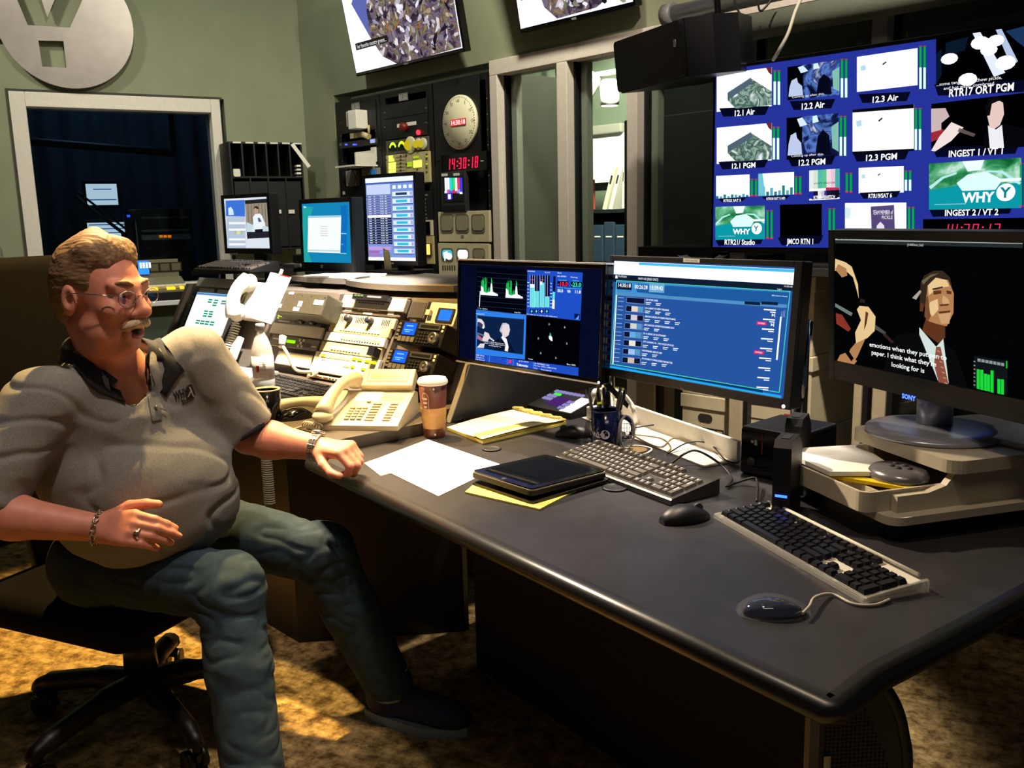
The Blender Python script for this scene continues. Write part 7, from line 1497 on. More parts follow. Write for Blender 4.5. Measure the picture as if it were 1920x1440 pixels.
P2(F6,mb,SU,[(1165,650),(1200,625),(1335,608),(1420,760),(1500,940),(1640,960),(1600,780),(1470,650),(1900,900),(1900,980),(1150,860)],d-.0002) if False else P2(F6,mb,em('101114',.5),[(1170,655),(1220,622),(1335,608),(1470,660),(1540,720),(1620,960),(1420,935),(1130,850)],d-.0002)
P2(F6,mb,SKD,[(1350,600),(1440,670),(1480,640),(1480,560),(1375,520)],d-.0006)
P2(F6,mb,em('d8e8e0',.95),[(1335,580),(1430,690),(1470,645),(1500,890),(1490,940),(1440,880),(1335,620)],d-.0008)
P2(F6,mb,em('a05a48',.75),[(1430,690),(1455,690),(1500,900),(1490,945),(1455,930),(1418,790)],d-.001)
for k in range(7): P2(F6,mb,em('d0a088',.8),[(1436+k*7,715+k*30),(1452+k*7,722+k*30),(1452+k*7,716+k*30),(1436+k*7,708+k*30)],d-.0013)
P2(F6,mb,SK,[(1365,520),(1378,340),(1430,298),(1500,310),(1530,390),(1528,500),(1490,575),(1430,560),(1385,545)],d-.0012)
P2(F6,mb,SKL,[(1385,345),(1430,302),(1490,315),(1505,350),(1440,360),(1390,400)],d-.0015); P2(F6,mb,SKL,[(1395,440),(1440,420),(1445,480),(1410,520),(1390,490)],d-.0015); P2(F6,mb,em('d8a878',.95),[(1470,400),(1500,420),(1508,445),(1470,450),(1465,430)],d-.0016); P2(F6,mb,em('d8a878',.9),[(1440,500),(1515,495),(1505,560),(1460,560)],d-.0014)
P2(F6,mb,SKD,[(1415,375),(1460,372),(1462,390),(1418,398)],d-.0018); P2(F6,mb,SKD,[(1490,372),(1518,378),(1518,395),(1492,392)],d-.0018); P2(F6,mb,SKD,[(1445,492),(1512,485),(1510,497),(1448,504)],d-.0018); P2(F6,mb,SKD,[(1450,452),(1505,448),(1500,458),(1455,462)],d-.0018); P2(F6,mb,HR,[(1410,362),(1470,350),(1470,358),(1415,372)],d-.0019); P2(F6,mb,em('8a5838',.7),[(1365,520),(1388,545),(1400,520),(1385,400),(1372,420)],d-.0016)
P2(F6,mb,HR,[(1340,440),(1368,470),(1380,390),(1384,345),(1430,300),(1500,315),(1528,380),(1510,300),(1470,262),(1420,262),(1365,290),(1345,330)],d-.0020); P2(F6,mb,em('8a7a60',.6),[(1350,320),(1400,285),(1450,275),(1400,300),(1360,340)],d-.0022); P2(F6,mb,em('c0b8a8',.8),[(1298,415),(1320,425),(1350,380),(1342,370)],d-.0022); P2(F6,mb,SKD,[(1340,490),(1358,492),(1364,450),(1342,440)],d-.0021)
# hands with an instrument at the left
P2(F6,mb,SKL,[(860,262),(930,270),(962,300),(985,380),(994,420),(990,340),(955,240),(920,215),(862,195)],d-.0008); P2(F6,mb,SK,[(862,255),(900,300),(930,290),(925,250),(880,225)],d-.0010)
P2(F6,mb,em('a04030',.7),[(865,500),(900,510),(950,590),(935,605),(868,560)],d-.0008); P2(F6,mb,em('7a8a84',.8),[(862,445),(960,500),(952,518),(862,465)],d-.0010)
P2(F6,mb,SKL,[(1000,460),(1050,465),(1090,520),(1085,600),(1045,640),(980,670),(975,610),(1008,540),(985,480)],d-.0014); P2(F6,mb,SK,[(950,700),(985,660),(1030,650),(990,740),(960,790),(930,740)],d-.0013); P2(F6,mb,SKD,[(1035,490),(1050,500),(1040,560),(1025,600),(1030,540)],d-.0016)
P2(F6,mb,SK,[(862,790),(890,735),(930,720),(985,770),(960,800),(900,802)],d-.0012); P2(F6,mb,BLKG if False else em('0a0a0c',.3),[(918,720),(935,705),(968,755),(955,772)],d-.0018); P2(F6,mb,em('606460',.6),[(1088,565),(1150,610),(1142,622),(1085,590)],d-.0014); P2(F6,mb,em('50302a',.5),[(1140,610),(1195,665),(1180,670),(1130,622)],d-.0014); P2(F6,mb,em('3a2c28',.5),[(1000,440),(1030,445),(1030,425),(1005,418)],d-.0014)
CAP=em('f4f8f8',1.1); mb.m(CAP); sl_=-.0
def cap(s,x,y,w,h=26,ang=None):
    a=F6.px(x-w/2,y-w*.075,-.004); b=F6.px(x+w/2,y+w*.075,-.004); c=F6.px(x,y,-.004); hh=abs(F6.px(x,y-h/2,-.004)[1]-F6.px(x,y+h/2,-.004)[1]); mb.text(s,c[0],c[1],hh,y=-.004,w=abs(b[0]-a[0]),bold=.02)
cap('emotions when they put pen to',1256,712,432); cap('paper. I think what they\'re',1236,753,362); cap('looking for is',1265,806,184)
for y0,y1 in ((808,1030),(818,1040)): P2(F6,mb,em('c0c8cc',.8),[(920,y0+3),(1822,y1+3),(1822,y1),(920,y0)],d-.0022)
P2(F6,mb,em('e0e4e8',.9),[(1840,1046),(1852,1052),(1852,1036)],d-.002); P2(F6,mb,em('e0e4e8',.9),[(1856,1050),(1868,1056),(1868,1040)],d-.002); P2(F6,mb,em('e0e4e8',.9),[(870,808),(876,810),(876,796),(870,796)],d-.002)
P2(F6,mb,em('1a2024',.5),[(1640,920),(1830,965),(1835,770),(1645,740)],d-.0012)
for k in range(7): P2(F6,mb,em('9aa4a8',.8),[(1664+k*22,772+k*4),(1682+k*22,775+k*4),(1682+k*22,758+k*4),(1664+k*22,755+k*4)],d-.0014); P2(F6,mb,em('9aa4a8',.7),[(1642,775+k*22),(1652,777+k*22),(1652,770+k*22),(1642,768+k*22)],d-.0014)
for x,y0,y1 in ((1660,815,925),(1680,818,930),(1700,840,935),(1718,845,938),(1738,822,945),(1776,870,952),(1796,872,956)): P2(F6,mb,em('18d038',1.1),[(x,y1),(x+17,y1+4),(x+17,y0+2),(x,y0)],d-.0016)
P2(F6,mb,em('18d038',.9),[(1825,810),(1832,811),(1832,770),(1825,769)],d-.0016)
mb.build('picture',t)
mb=MB(em('5078ff',2.5)); F6.txt(mb,'SONY',1282,972,26,-.0052,wpx=78,bold=.05); mb.build('maker_name',t)
# ================================================================ seated man and his chair
from mathutils import noise as MN
from mathutils.bvhtree import BVHTree
def V(*a): return np.array(a,dtype=float)
class Field:                 # smooth blend of tapered capsules and ellipsoids, meshed as one skin
    def __init__(s,lo,hi,h):
        s.lo=np.array(lo,float); s.h=h; s.n=np.ceil((np.array(hi)-s.lo)/h).astype(int)+1
        s.f=np.full(s.n,1e3,np.float32)
    def _box(s,lo,hi):
        a=np.maximum(((np.array(lo)-s.lo)/s.h).astype(int)-1,0); b=np.minimum(((np.array(hi)-s.lo)/s.h).astype(int)+2,s.n)
        if (b<=a).any(): return None
        ax=[s.lo[i]+s.h*np.arange(a[i],b[i],dtype=np.float32) for i in range(3)]
        return (slice(a[0],b[0]),slice(a[1],b[1]),slice(a[2],b[2])),ax[0][:,None,None],ax[1][None,:,None],ax[2][None,None,:]
    def _mix(s,sl,d,k,sub):
        c=s.f[sl]
        if sub:
            d=-d
            if k>0: t=np.clip(.5-.5*(c-d)/k,0,1); s.f[sl]=c*(1-t)+d*t+k*t*(1-t)
            else: s.f[sl]=np.maximum(c,d)
        else:
            if k>0: t=np.clip(.5+.5*(c-d)/k,0,1); s.f[sl]=c*(1-t)+d*t-k*t*(1-t)
            else: s.f[sl]=np.minimum(c,d)
    def cap(s,a,b,ra,rb=None,k=.02,sub=False):
        rb=ra if rb is None else rb; a=np.array(a,float); b=np.array(b,float); m=max(ra,rb)+k*1.5+.02
        q=s._box(np.minimum(a,b)-m,np.maximum(a,b)+m)
        if q is None: return s
        sl,X,Y,Z=q; ab=b-a; L=max(float(ab@ab),1e-12)
        t=np.clip(((X-a[0])*ab[0]+(Y-a[1])*ab[1]+(Z-a[2])*ab[2])/L,0,1)
        d=np.sqrt((X-a[0]-t*ab[0])**2+(Y-a[1]-t*ab[1])**2+(Z-a[2]-t*ab[2])**2)-(ra+(rb-ra)*t)
        s._mix(sl,d.astype(np.float32),k,sub); return s
    def ell(s,c,r,rot=None,k=.02,sub=False):
        c=np.array(c,float); r=np.array(r,float); m=float(r.max())+k*1.5+.02
        q=s._box(c-m,c+m)
        if q is None: return s
        sl,X,Y,Z=q; Q=np.eye(3) if rot is None else np.array(rot,float)   # columns: local axes
        x,y,z=X-c[0],Y-c[1],Z-c[2]
        p=[(x*Q[0,i]+y*Q[1,i]+z*Q[2,i])/r[i] for i in range(3)]
        k0=np.sqrt(p[0]**2+p[1]**2+p[2]**2)+1e-9; k1=np.sqrt((p[0]/r[0])**2+(p[1]/r[1])**2+(p[2]/r[2])**2)+1e-9
        s._mix(sl,(k0*(k0-1)/k1).astype(np.float32),k,sub); return s
    def cut(s,p,n,k=0):          # keep the side the normal points away from
        p=np.array(p,float); n=np.array(n,float); n/=np.linalg.norm(n)
        ax=[s.lo[i]+s.h*np.arange(s.n[i],dtype=np.float32) for i in range(3)]
        d=(ax[0][:,None,None]-p[0])*n[0]+(ax[1][None,:,None]-p[1])*n[1]+(ax[2][None,None,:]-p[2])*n[2]
        s.f=np.maximum(s.f,d.astype(np.float32)); return s
    def mesh(s,name,m,smooth=2,disp=None):
        f=s.f; ins=f<0; n=s.n
        act=np.zeros(n-1,bool); allin=np.ones(n-1,bool)
        for i in (0,1):
            for j in (0,1):
                for k in (0,1):
                    q=ins[i:n[0]-1+i,j:n[1]-1+j,k:n[2]-1+k]; act|=q; allin&=q
        act&=~allin; idx=np.argwhere(act); vid=np.full(n-1,-1,np.int32); vid[act]=np.arange(len(idx))
        acc=np.zeros((len(idx),3)); cnt=np.zeros(len(idx))
        C=[(i,j,k) for i in (0,1) for j in (0,1) for k in (0,1)]
        g={c:f[idx[:,0]+c[0],idx[:,1]+c[1],idx[:,2]+c[2]] for c in C}
        for c in C:
            for ax in range(3):
                if c[ax]: continue
                e=list(c); e[ax]=1; a,b=g[c],g[tuple(e)]; x=(a<0)!=(b<0); t=np.where(x,a/np.where(x,a-b,1),0)
                p=np.array(c,float)[None,:].repeat(len(idx),0); p[:,ax]+=t; acc[x]+=p[x]; cnt[x]+=1
        P=s.lo+s.h*(idx+acc/cnt[:,None]); faces=[]
        for ax in range(3):
            sl0=[slice(1,n[i]-1) for i in range(3)]; sl0[ax]=slice(0,n[ax]-1); sl1=list(sl0); sl1[ax]=slice(1,n[ax])
            A=ins[tuple(sl0)]; B=ins[tuple(sl1)]; e=np.argwhere(A!=B); 
            if not len(e): continue
            fl=A[e[:,0],e[:,1],e[:,2]]; off=np.array([1,1,1]); off[ax]=0; e=e+off
            u,v=[(1,2),(2,0),(0,1)][ax]; du=np.zeros(3,int); dv=np.zeros(3,int); du[u]=1; dv[v]=1
            q=[vid[tuple((e-o).T)] for o in (du+dv,dv,du*0,du)]
            q=np.stack(q,1); q[~fl]=q[~fl][:,::-1]; faces.append(q)
        F=np.concatenate(faces); F=F[(F>=0).all(1)]
        for _ in range(smooth):
            S=np.zeros_like(P); c=np.zeros(len(P))
            for a,b in ((0,1),(1,2),(2,3),(3,0)):
                np.add.at(S,F[:,a],P[F[:,b]]); np.add.at(c,F[:,a],1); np.add.at(S,F[:,b],P[F[:,a]]); np.add.at(c,F[:,b],1)
            P=.5*P+.5*S/np.maximum(c,1)[:,None]
        if disp is not None:
            N=np.zeros_like(P); nn=np.cross(P[F[:,2]]-P[F[:,0]],P[F[:,3]]-P[F[:,1]])
            for a in range(4): np.add.at(N,F[:,a],nn)
            N/=np.linalg.norm(N,axis=1)[:,None]+1e-12; P=P+N*disp(P,N)[:,None]
        me=bpy.data.meshes.new(name); me.vertices.add(len(P)); me.vertices.foreach_set('co',P.astype(np.float32).ravel())
        me.loops.add(len(F)*4); me.loops.foreach_set('vertex_index',F.ravel().astype(np.int32)); me.polygons.add(len(F)); me.polygons.foreach_set('loop_start',np.arange(0,len(F)*4,4,dtype=np.int32))
        me.polygons.foreach_set('use_smooth',np.ones(len(F),bool)); me.update(calc_edges=True); me.validate(); me.materials.append(m)
        s.P,s.F=P,F; o=bpy.data.objects.new(name,me); COL.objects.link(o); return o
def nrm(v): v=np.array(v,float); return v/np.linalg.norm(v)
SKIN=mat('skin','d08b76',.5,noise=.10,nscale=30,bump=.06,bscale=400)
SKIN.node_tree.nodes['Principled BSDF'].inputs['Subsurface Weight'].default_value=.12; SKIN.node_tree.nodes['Principled BSDF'].inputs['Subsurface Radius'].default_value=(.01,.004,.002)
SHIRT=mat('shirt_grey','7e7f7d',.9,noise=.16,nscale=260,bump=.15,bscale=700); NAVYK=mat('collar_black','14161c',.85,noise=.1,nscale=200)
JEANS=mat('jeans_denim','223644',.9,noise=.22,nscale=45,bump=.25,bscale=900); HAIR=mat('hair_sandy','80664a',.65,noise=.45,nscale=1,bump=.9,bscale=1)
for n_ in HAIR.node_tree.nodes:
    if n_.type=='TEX_NOISE':
        mp=HAIR.node_tree.nodes.new('ShaderNodeMapping'); mp.inputs['Rotation'].default_value=(0,R(-12),R(21)); mp.inputs['Scale'].default_value=(28,150,190)
        HAIR.node_tree.links.new(n_.inputs[0].links[0].from_socket,mp.inputs[0]); HAIR.node_tree.links.new(mp.outputs[0],n_.inputs[0]); n_.inputs['Detail'].default_value=5
# joints
hipR,hipL=V(-1.03,2.10,.55),V(-.91,2.37,.56); kneeR,kneeL=V(-.672,1.985,.525),V(-.505,2.25,.50)
ankR,ankL=V(-.585,1.80,.10),V(-.352,2.277,.10); pel=V(-.96,2.27,.60)
shR,shL=V(-1.035,1.945,.985),V(-.762,2.165,1.045); neck=V(-.912,2.075,1.035)
elR,wrR=V(-1.13,1.82,.775),np.array(aty(185,990,1.85)); elL=V(-.672,2.235,.825); wrL=np.array(onz(603,841,.802))
fT=nrm(V(.60,-.80,0)); rT=nrm(V(-.80,-.60,0)); up=V(0,0,1)   # torso facing, his right
hc=np.array(aty(190,556,2.0)); hf=nrm(V(.935,-.355,-.07)); hl=nrm(np.cross(up,hf)); hu=np.cross(hf,hl)   # head centre, facing, his left
HQ=np.stack([hl,hf,hu],1)
def H(x,y,z): return hc+HQ@V(x,y,z)
# ---- body
B=Field((-1.30,1.62,.04),(-.20,2.56,1.40),.0034)
k=.03
B.cap(pel,neck-V(0,0,.16),.10,.075,k=.05); B.cap(neck-V(0,0,.16),neck-V(0,0,.02),.075,.06,k=.03); B.cap(shR+V(.05,.04,-.02),shL-V(.05,.04,.02),.040,.040,k=.03)
for a,b,c in ((hipR,kneeR,ankR),(hipL,kneeL,ankL)): B.cap(a,b,.065,.045,k=.03); B.cap(b,c,.045,.035,k=.02)
B.cap(pel,hipR,.09,.07,k=.04); B.cap(pel,hipL,.09,.07,k=.04)
for s_,e_,w_ in ((shR,elR,wrR),(shL,elL,wrL)): B.cap(s_,e_,.046,.041,k=.03); m_=e_+(w_-e_)*.3; B.cap(e_,m_,.041,.046,k=.02); B.cap(m_,w_,.046,.029,k=.02)
# neck and head
B.cap(neck+V(0,0,-.03),H(0,-.025,-.055),.066,.058,k=.03)
B.ell(H(0,-.012,.042),(.074,.094,.083),HQ,k=.02); B.ell(H(0,.032,-.018),(.062,.066,.086),HQ,k=.03); B.ell(H(0,.030,-.072),(.055,.056,.044),HQ,k=.02)
B.ell(H(0,.076,-.098),(.022,.018,.018),HQ,k=.02); B.ell(H(0,.02,-.105),(.048,.045,.03),HQ,k=.03)
for s in (-1,1):
    B.ell(H(s*.044,.028,-.070),(.024,.036,.034),HQ,k=.02); B.ell(H(s*.042,.070,-.020),(.024,.022,.022),HQ,k=.02)
    B.ell(H(s*.032,.100,.012),(.018,.013,.012),HQ,k=.014,sub=True); B.ell(H(s*.032,.080,.011),(.016,.012,.0125),HQ,k=.004)
    B.cap(H(s*.022,.0905,.0195),H(s*.042,.087,.0185),.0055,.005,k=.004); B.cap(H(s*.022,.0895,.0025),H(s*.042,.086,.003),.0045,.004,k=.004)
    B.cap(H(s*.012,.090,.030),H(s*.048,.078,.033),.012,.010,k=.012)
    B.ell(H(s*.078,-.012,-.002),(.011,.020,.034),HQ,k=.008); B.ell(H(s*.088,-.006,.002),(.008,.010,.018),HQ,k=.006,sub=True)
    B.ell(H(s*.014,.104,-.030),(.010,.012,.009),HQ,k=.008)
B.cap(H(0,.094,.020),H(0,.118,-.020),.009,.0135,k=.012); B.ell(H(0,.118,-.024),(.0145,.013,.012),HQ,k=.008)
B.cap(H(-.022,.088,-.058),H(.022,.088,-.058),.0085,k=.008); B.cap(H(-.019,.087,-.076),H(.019,.087,-.076),.009,k=.008); B.ell(H(0,.101,-.067),(.024,.014,.0032),HQ,k=.004,sub=True)
# left hand: loose fist resting on the desk rim, thumb towards the camera
def hand(F_,w,d,t,nn,curl,spread,L=1,thumb=None,fist=False):
    d,t,nn=nrm(d),nrm(t),nrm(nn); kn=[]
    for i,(lt,fw) in enumerate(((.030,.088),(.010,.092),(-.010,.088),(-.028,.080))):
        m=w+d*fw*L+t*lt*L+nn*.006; kn.append(m); F_.cap(w+d*.012+t*lt*.5,m,.0185,.0125,k=.012)
    lens=((.044,.026,.021),(.049,.030,.022),(.045,.028,.021),(.035,.020,.019)); tips=[]
    for i,m in enumerate(kn):
        a=curl[i][0]; p=m
        for j in range(3):
            a=sum(curl[i][:j+1]); dir_=d*math.cos(a)-nn*math.sin(a)+t*spread[i]; dir_=nrm(dir_); q=p+dir_*lens[i][j]*L
            F_.cap(p,q,(.0106,.0096,.0088)[j],(.0098,.0088,.0078)[j],k=.003); p=q
        tips.append(p)
    th=thumb; a0=w+d*.018+t*.026-nn*.006; p=a0
    F_.cap(w+d*.01+t*.012,a0,.018,.016,k=.012)
    for (u,v,x,l),r0,r1 in zip(th,(.0165,.0125,.0108),(.0125,.0108,.0092)):
        q=p+nrm(d*u+t*v+nn*x)*l*L; F_.cap(p,q,r0,r1,k=.004); p=q
    return kn,tips
kl_=np.array(onz(688,852,.806)); dL=nrm(kl_-wrL); tL=nrm(V(-.25,-.95,-.12)); tL=nrm(tL-dL*(tL@dL)); nL=np.cross(tL,dL); nL=nL if nL[2]>0 else -nL
knL,tipL=hand(B,wrL,dL,tL,nL,[(.75,1.35,.9),(.8,1.4,.9),(.85,1.4,.9),(.9,1.4,.9)],(.0,0,0,0),.97,thumb=((.75,.55,-.35,.042),(.9,.25,-.45,.034),(.98,-.05,-.15,.027)))
kr_=np.array(aty(268,993,1.815)); dR=nrm(kr_-wrR); pR=nrm(V(-.05,-.62,-.78)); pR=nrm(pR-dR*(pR@dR)); nR=np.cross(dR,pR); 
if nR[1]>0: nR=-nR
knR,tipR=hand(B,wrR,dR,-pR,nR,[(.40,.45,.3),(.45,.5,.3),(.5,.55,.35),(.5,.55,.35)],(-.10,-.03,.02,.04),1.0,thumb=((.7,.7,-.2,.044),(.9,.3,-.35,.034),(.95,.1,-.35,.027)))
man=thing('person','seated man in grey polo shirt and jeans, one hand resting on the desk','person',Matrix.Translation((pel[0],pel[1],.0)))
IM=Matrix.Translation((-pel[0],-pel[1],0))
def own(o,lb=None):
    o.parent=man; o.matrix_local=IM
    if lb: o['label']=lb
    return o
own(B.mesh('body',SKIN,2)); del B.f
# eyes, brows, moustache, glasses
for s in (-1,1):
    c=H(s*.032,.0835,.011); mb=MB(mat('eye_white','d8cfc8',.2)); mb.ell(c,.0112,14); f_=c+hf*.0095; mb.m(mat('eye_iris','3a2c22',.15)); mb.ell(f_,(.0052,.0052,.0052),10); own(mb.build('eye'))
    mb=MB(mat('brow_hair','8a6a48',.8,noise=.2,nscale=300)); mb.tube([Vector(H(s*x,y,z)) for x,y,z in ((.012,.1015,.034),(.026,.099,.040),(.042,.090,.040),(.052,.080,.034))],[.002,.0042,.004,.0018],8); own(mb.build('eyebrow'))
mb=MB(mat('moustache_hair','c4b090',.8,noise=.25,nscale=200,bump=.8,bscale=300))
mb.tube([Vector(H(*p)) for p in ((-.036,.088,-.062),(-.026,.098,-.053),(-.010,.108,-.047),(0,.110,-.0465),(.010,.108,-.047),(.026,.098,-.053),(.036,.088,-.062))],[.004,.009,.0108,.0095,.0108,.009,.004],10); own(mb.build('moustache'))
mb=MB(mat('glasses_metal','b8b4ac',.2,.9))
for s in (-1,1):
    mb.tube([Vector(H(s*.035+.024*math.cos(2*PI*q/24),.108-.10*abs(.024*math.cos(2*PI*q/24)*s+.011)*1.2,.006+.017*math.sin(2*PI*q/24))) for q in range(24)],.0011,6,closed=True)
    mb.tube([Vector(H(s*.060,.098,.014)),Vector(H(s*.080,.06,.016)),Vector(H(s*.084,.0,.014)),Vector(H(s*.082,-.02,.0))],.0013,6)
mb.tube([Vector(H(-.011,.110,.010)),Vector(H(0,.114,.013)),Vector(H(.011,.110,.010))],.0011,6); g_=own(mb.build('glasses'))
mb=MB(glass('lens_clear','f2f4f4'))
for s in (-1,1): mb=MB(glass('lens_clear','f2f4f4')); mb.poly([Vector(H(s*.035+.023*math.cos(2*PI*q/20),.108-.10*abs(.023*math.cos(2*PI*q/20)*s+.011)*1.2,.006+.016*math.sin(2*PI*q/20))) for q in range(20)]); mb.build('lens',g_)
mb=MB(mat('lip_skin','a8574f',.4,noise=.08)); mb.tube([Vector(H(*p)) for p in ((-.021,.086,-.073),(-.012,.095,-.0775),(0,.0975,-.079),(.012,.095,-.0775),(.021,.086,-.073))],[.002,.005,.006,.005,.002],8); mb.m(mat('mouth_dark','2a0f0e',.5)); mb.ell(H(0,.0915,-.0695),(.006,.006,.0042),12); mb.tube([Vector(H(*p)) for p in ((-.021,.087,-.069),(0,.0965,-.0695),(.021,.087,-.069))],[.0015,.0042,.0015],8); own(mb.build('mouth'))
# hair
Hf=Field(hc-.17,hc+.17,.003)
Hf.ell(H(0,-.014,.048),(.081,.101,.090),HQ,k=0); Hf.ell(H(0,-.055,-.005),(.068,.058,.075),HQ,k=.03)
Hf.cap(H(-.02,.035,.108),H(.040,.032,.104),.026,.021,k=.03); Hf.cap(H(-.05,.02,.10),H(.02,-.03,.128),.022,.02,k=.03)
Hf.ell(H(0,.115,.005),(.088,.080,.100),HQ,k=.012,sub=True)
for s in (-1,1):
    Hf.ell(H(s*.085,.0,-.03),(.03,.036,.055),HQ,k=.008,sub=True); Hf.ell(H(s*.07,.068,.04),(.03,.034,.05),HQ,k=.01,sub=True)
Hf.cut(H(0,-.06,-.068),-hu+hf*.25)
rng=np.random.default_rng(1)
def hairdisp(P,N):
    L=(P-hc)@HQ; return np.array([.002*MN.noise(Vector((l[0]*60,l[1]*14,l[2]*50)))+.0014*MN.noise(Vector((l[0]*190,l[1]*22,l[2]*170))) for l in L])
own(Hf.mesh('hair',HAIR,1,hairdisp))
# ---- shirt
S=Field((-1.34,1.66,.46),(-.46,2.56,1.12),.005)
tc=lambda r,f,z: V(-.93,2.14,0)+rT*r+fT*f+V(0,0,z)
TQ=np.stack([rT,fT,up],1)
S.ell(tc(0,-.005,.93),(.19,.13,.16),TQ,k=.04); S.ell(tc(-.015,.065,.755),(.21,.185,.17),TQ,k=.07); S.ell(tc(-.02,.05,.66),(.20,.18,.11),TQ,k=.06); S.ell(tc(.10,.02,.80),(.12,.11,.16),TQ,k=.06)
S.cap(shR-V(0,0,.005),shL-V(0,0,.005),.062,.062,k=.05); S.cap(neck-V(0,0,.10),neck-V(0,0,.045),.115,.082,k=.05)
S.ell(tc(.085,.075,.93),(.085,.06,.075),TQ,k=.05); S.ell(tc(-.085,.075,.94),(.085,.06,.075),TQ,k=.05); S.ell(tc(0,.07,.965),(.08,.05,.05),TQ,k=.04)
slR=shR+(elR-shR)*.86; slL=shL+(elL-shL)*.84
S.cap(shR,slR,.074,.080,k=.035); S.cap(shL,slL,.074,.082,k=.035)
S.cut(slR,elR-shR) if False else None
def fold(P,N):
    out=np.zeros(len(P))
    for i,p in enumerate(P):
        q=p-np.array([-.93,2.14,.8]); r_,f_,z=q@rT,q@fT,q[2]
        a=MN.noise(Vector((r_*7+z*3,f_*5,z*13-r_*5)))
        b=MN.noise(Vector((r_*16,f_*11,z*20+r_*8+4)))
        out[i]=-.011*max(0,.25-abs(a))/.25*(.5+.5*b)+.0025*b
    return out
S.cut((0,0,.575),(0,0,-1))
# sleeve ends are opened flat
ax=nrm(elR-shR); S.ell(slR+ax*.062,(.13,.13,.06),np.stack([nrm(np.cross(ax,up)),np.cross(ax,nrm(np.cross(ax,up))),ax],1),k=.004,sub=True)
ax=nrm(elL-shL); S.ell(slL+ax*.062,(.12,.12,.06),np.stack([nrm(np.cross(ax,up)),np.cross(ax,nrm(np.cross(ax,up))),ax],1),k=.004,sub=True)
S.cap(neck+V(0,0,-.03)+fT*.06,neck+V(0,0,.10)+fT*.01,.050,.074,k=.006,sub=True); S.cap(neck+fT*.085+V(0,0,-.085),neck+fT*.075+V(0,0,-.02),.012,.040,k=.006,sub=True)
shirt=own(S.mesh('shirt',SHIRT,2,fold)); SB=BVHTree.FromPolygons([Vector(p) for p in S.P],[tuple(int(x) for x in f) for f in S.F])
def hit(px,py,off=.002):
    d=ray(px,py).normalized(); h=SB.ray_cast(EYE,d); return (h[0]+h[1]*off,h[1]) if h[0] is not None else (None,None)
def strip(name,pts,m,off=.003,parent=None,nm=None):     # a ribbon lying on the shirt through photo points (pairs of left/right edge)
    mb=MB(m); prev=None; n=8
    for (a,b),(c,d) in zip(pts,pts[1:]):
        for q in range(n+1):
            t=q/n; L=(a[0]+(c[0]-a[0])*t,a[1]+(c[1]-a[1])*t); Rr=(b[0]+(d[0]-b[0])*t,b[1]+(d[1]-b[1])*t); row=[]
            for u in range(5): h=hit(L[0]+(Rr[0]-L[0])*u/4,L[1]+(Rr[1]-L[1])*u/4,off); row.append(h[0])
            if any(r is None for r in row): prev=None; continue
            row=[mb._v(r) for r in row]
            if prev: [mb._f([prev[u],row[u],row[u+1],prev[u+1]],True) for u in range(4)]
            prev=row
    bmesh.ops.remove_doubles(mb.bm,verts=mb.bm.verts[:],dist=1e-5)
    o=mb.build(name); o.parent=shirt
    return o
strip('placket',[((262,705),(284,700)),((276,745),(297,740)),((284,790),(303,786))],mat('shirt_placket','6a6c6c',.9,noise=.12,nscale=260),.004)
# collar: two dark wings folded out around the neck
def wing(rows):
    mb=MB(NAVYK); g=[[mb._v(p) for p in r] for r in rows]
    for a,b in zip(g,g[1:]):
        for q in range(len(a)-1): mb._f([a[q],b[q],b[q+1],a[q+1]],True)
    o=mb.build('collar'); o.modifiers.new('thickness','SOLIDIFY').thickness=.003; o.parent=shirt; return o
nb=neck+V(0,0,.005)
_nt=H(0,-.025,-.055); _ns=(_nt-neck)/(_nt[2]-neck[2])
def ring(ang,r,z,dr=0): return nb+_ns*z+fT*(r*math.cos(ang)+dr)+(-rT)*(r*1.05*math.sin(ang))   # ang 0 = front, + = his left
def onshirt(p,off=.004):
    h=SB.find_nearest(Vector(p)); return h[0]+h[1]*off
ZI=((180,.076),(150,.074),(120,.068),(90,.056),(62,.038),(40,.014),(22,-.016))
for s in (1,-1):
    rows=[]
    for q in range(25):
        ang=180-158*q/24; k_=0
        while k_<len(ZI)-2 and ang<ZI[k_+1][0]: k_+=1
        (a0,z0),(a1,z1)=ZI[k_],ZI[k_+1]; zi=z0+(z1-z0)*(a0-ang)/(a0-a1); row=[]; wd=.034 if ang>70 else .034+(.022 if s<0 else -.010)*(70-ang)/48
        for u in range(7):
            f=u/6; p=Vector(ring(s*R(ang),.078+wd*f+(.004 if 0<u<3 else 0),zi-.045*f-(.012*f if ang<70 else 0)))
            h=SB.find_nearest(p)
            if (p-h[0]).dot(h[1])<.005: p=h[0]+h[1]*.006
            row.append(p)
        rows.append(row)
    wing(rows)
def cuff(c,ax,r):
    ax=nrm(ax); u=nrm(np.cross(ax,up)); v=np.cross(ax,u); mb=MB(NAVYK); mb.tube([Vector(c+(u*math.cos(2*PI*q/28)+v*math.sin(2*PI*q/28))*r) for q in range(28)],.0075,8,closed=True); o=mb.build('cuff'); o.parent=shirt
cuff(slR+nrm(elR-shR)*.006,elR-shR,.071); cuff(slL+nrm(elL-shL)*.006,elL-shL,.073)
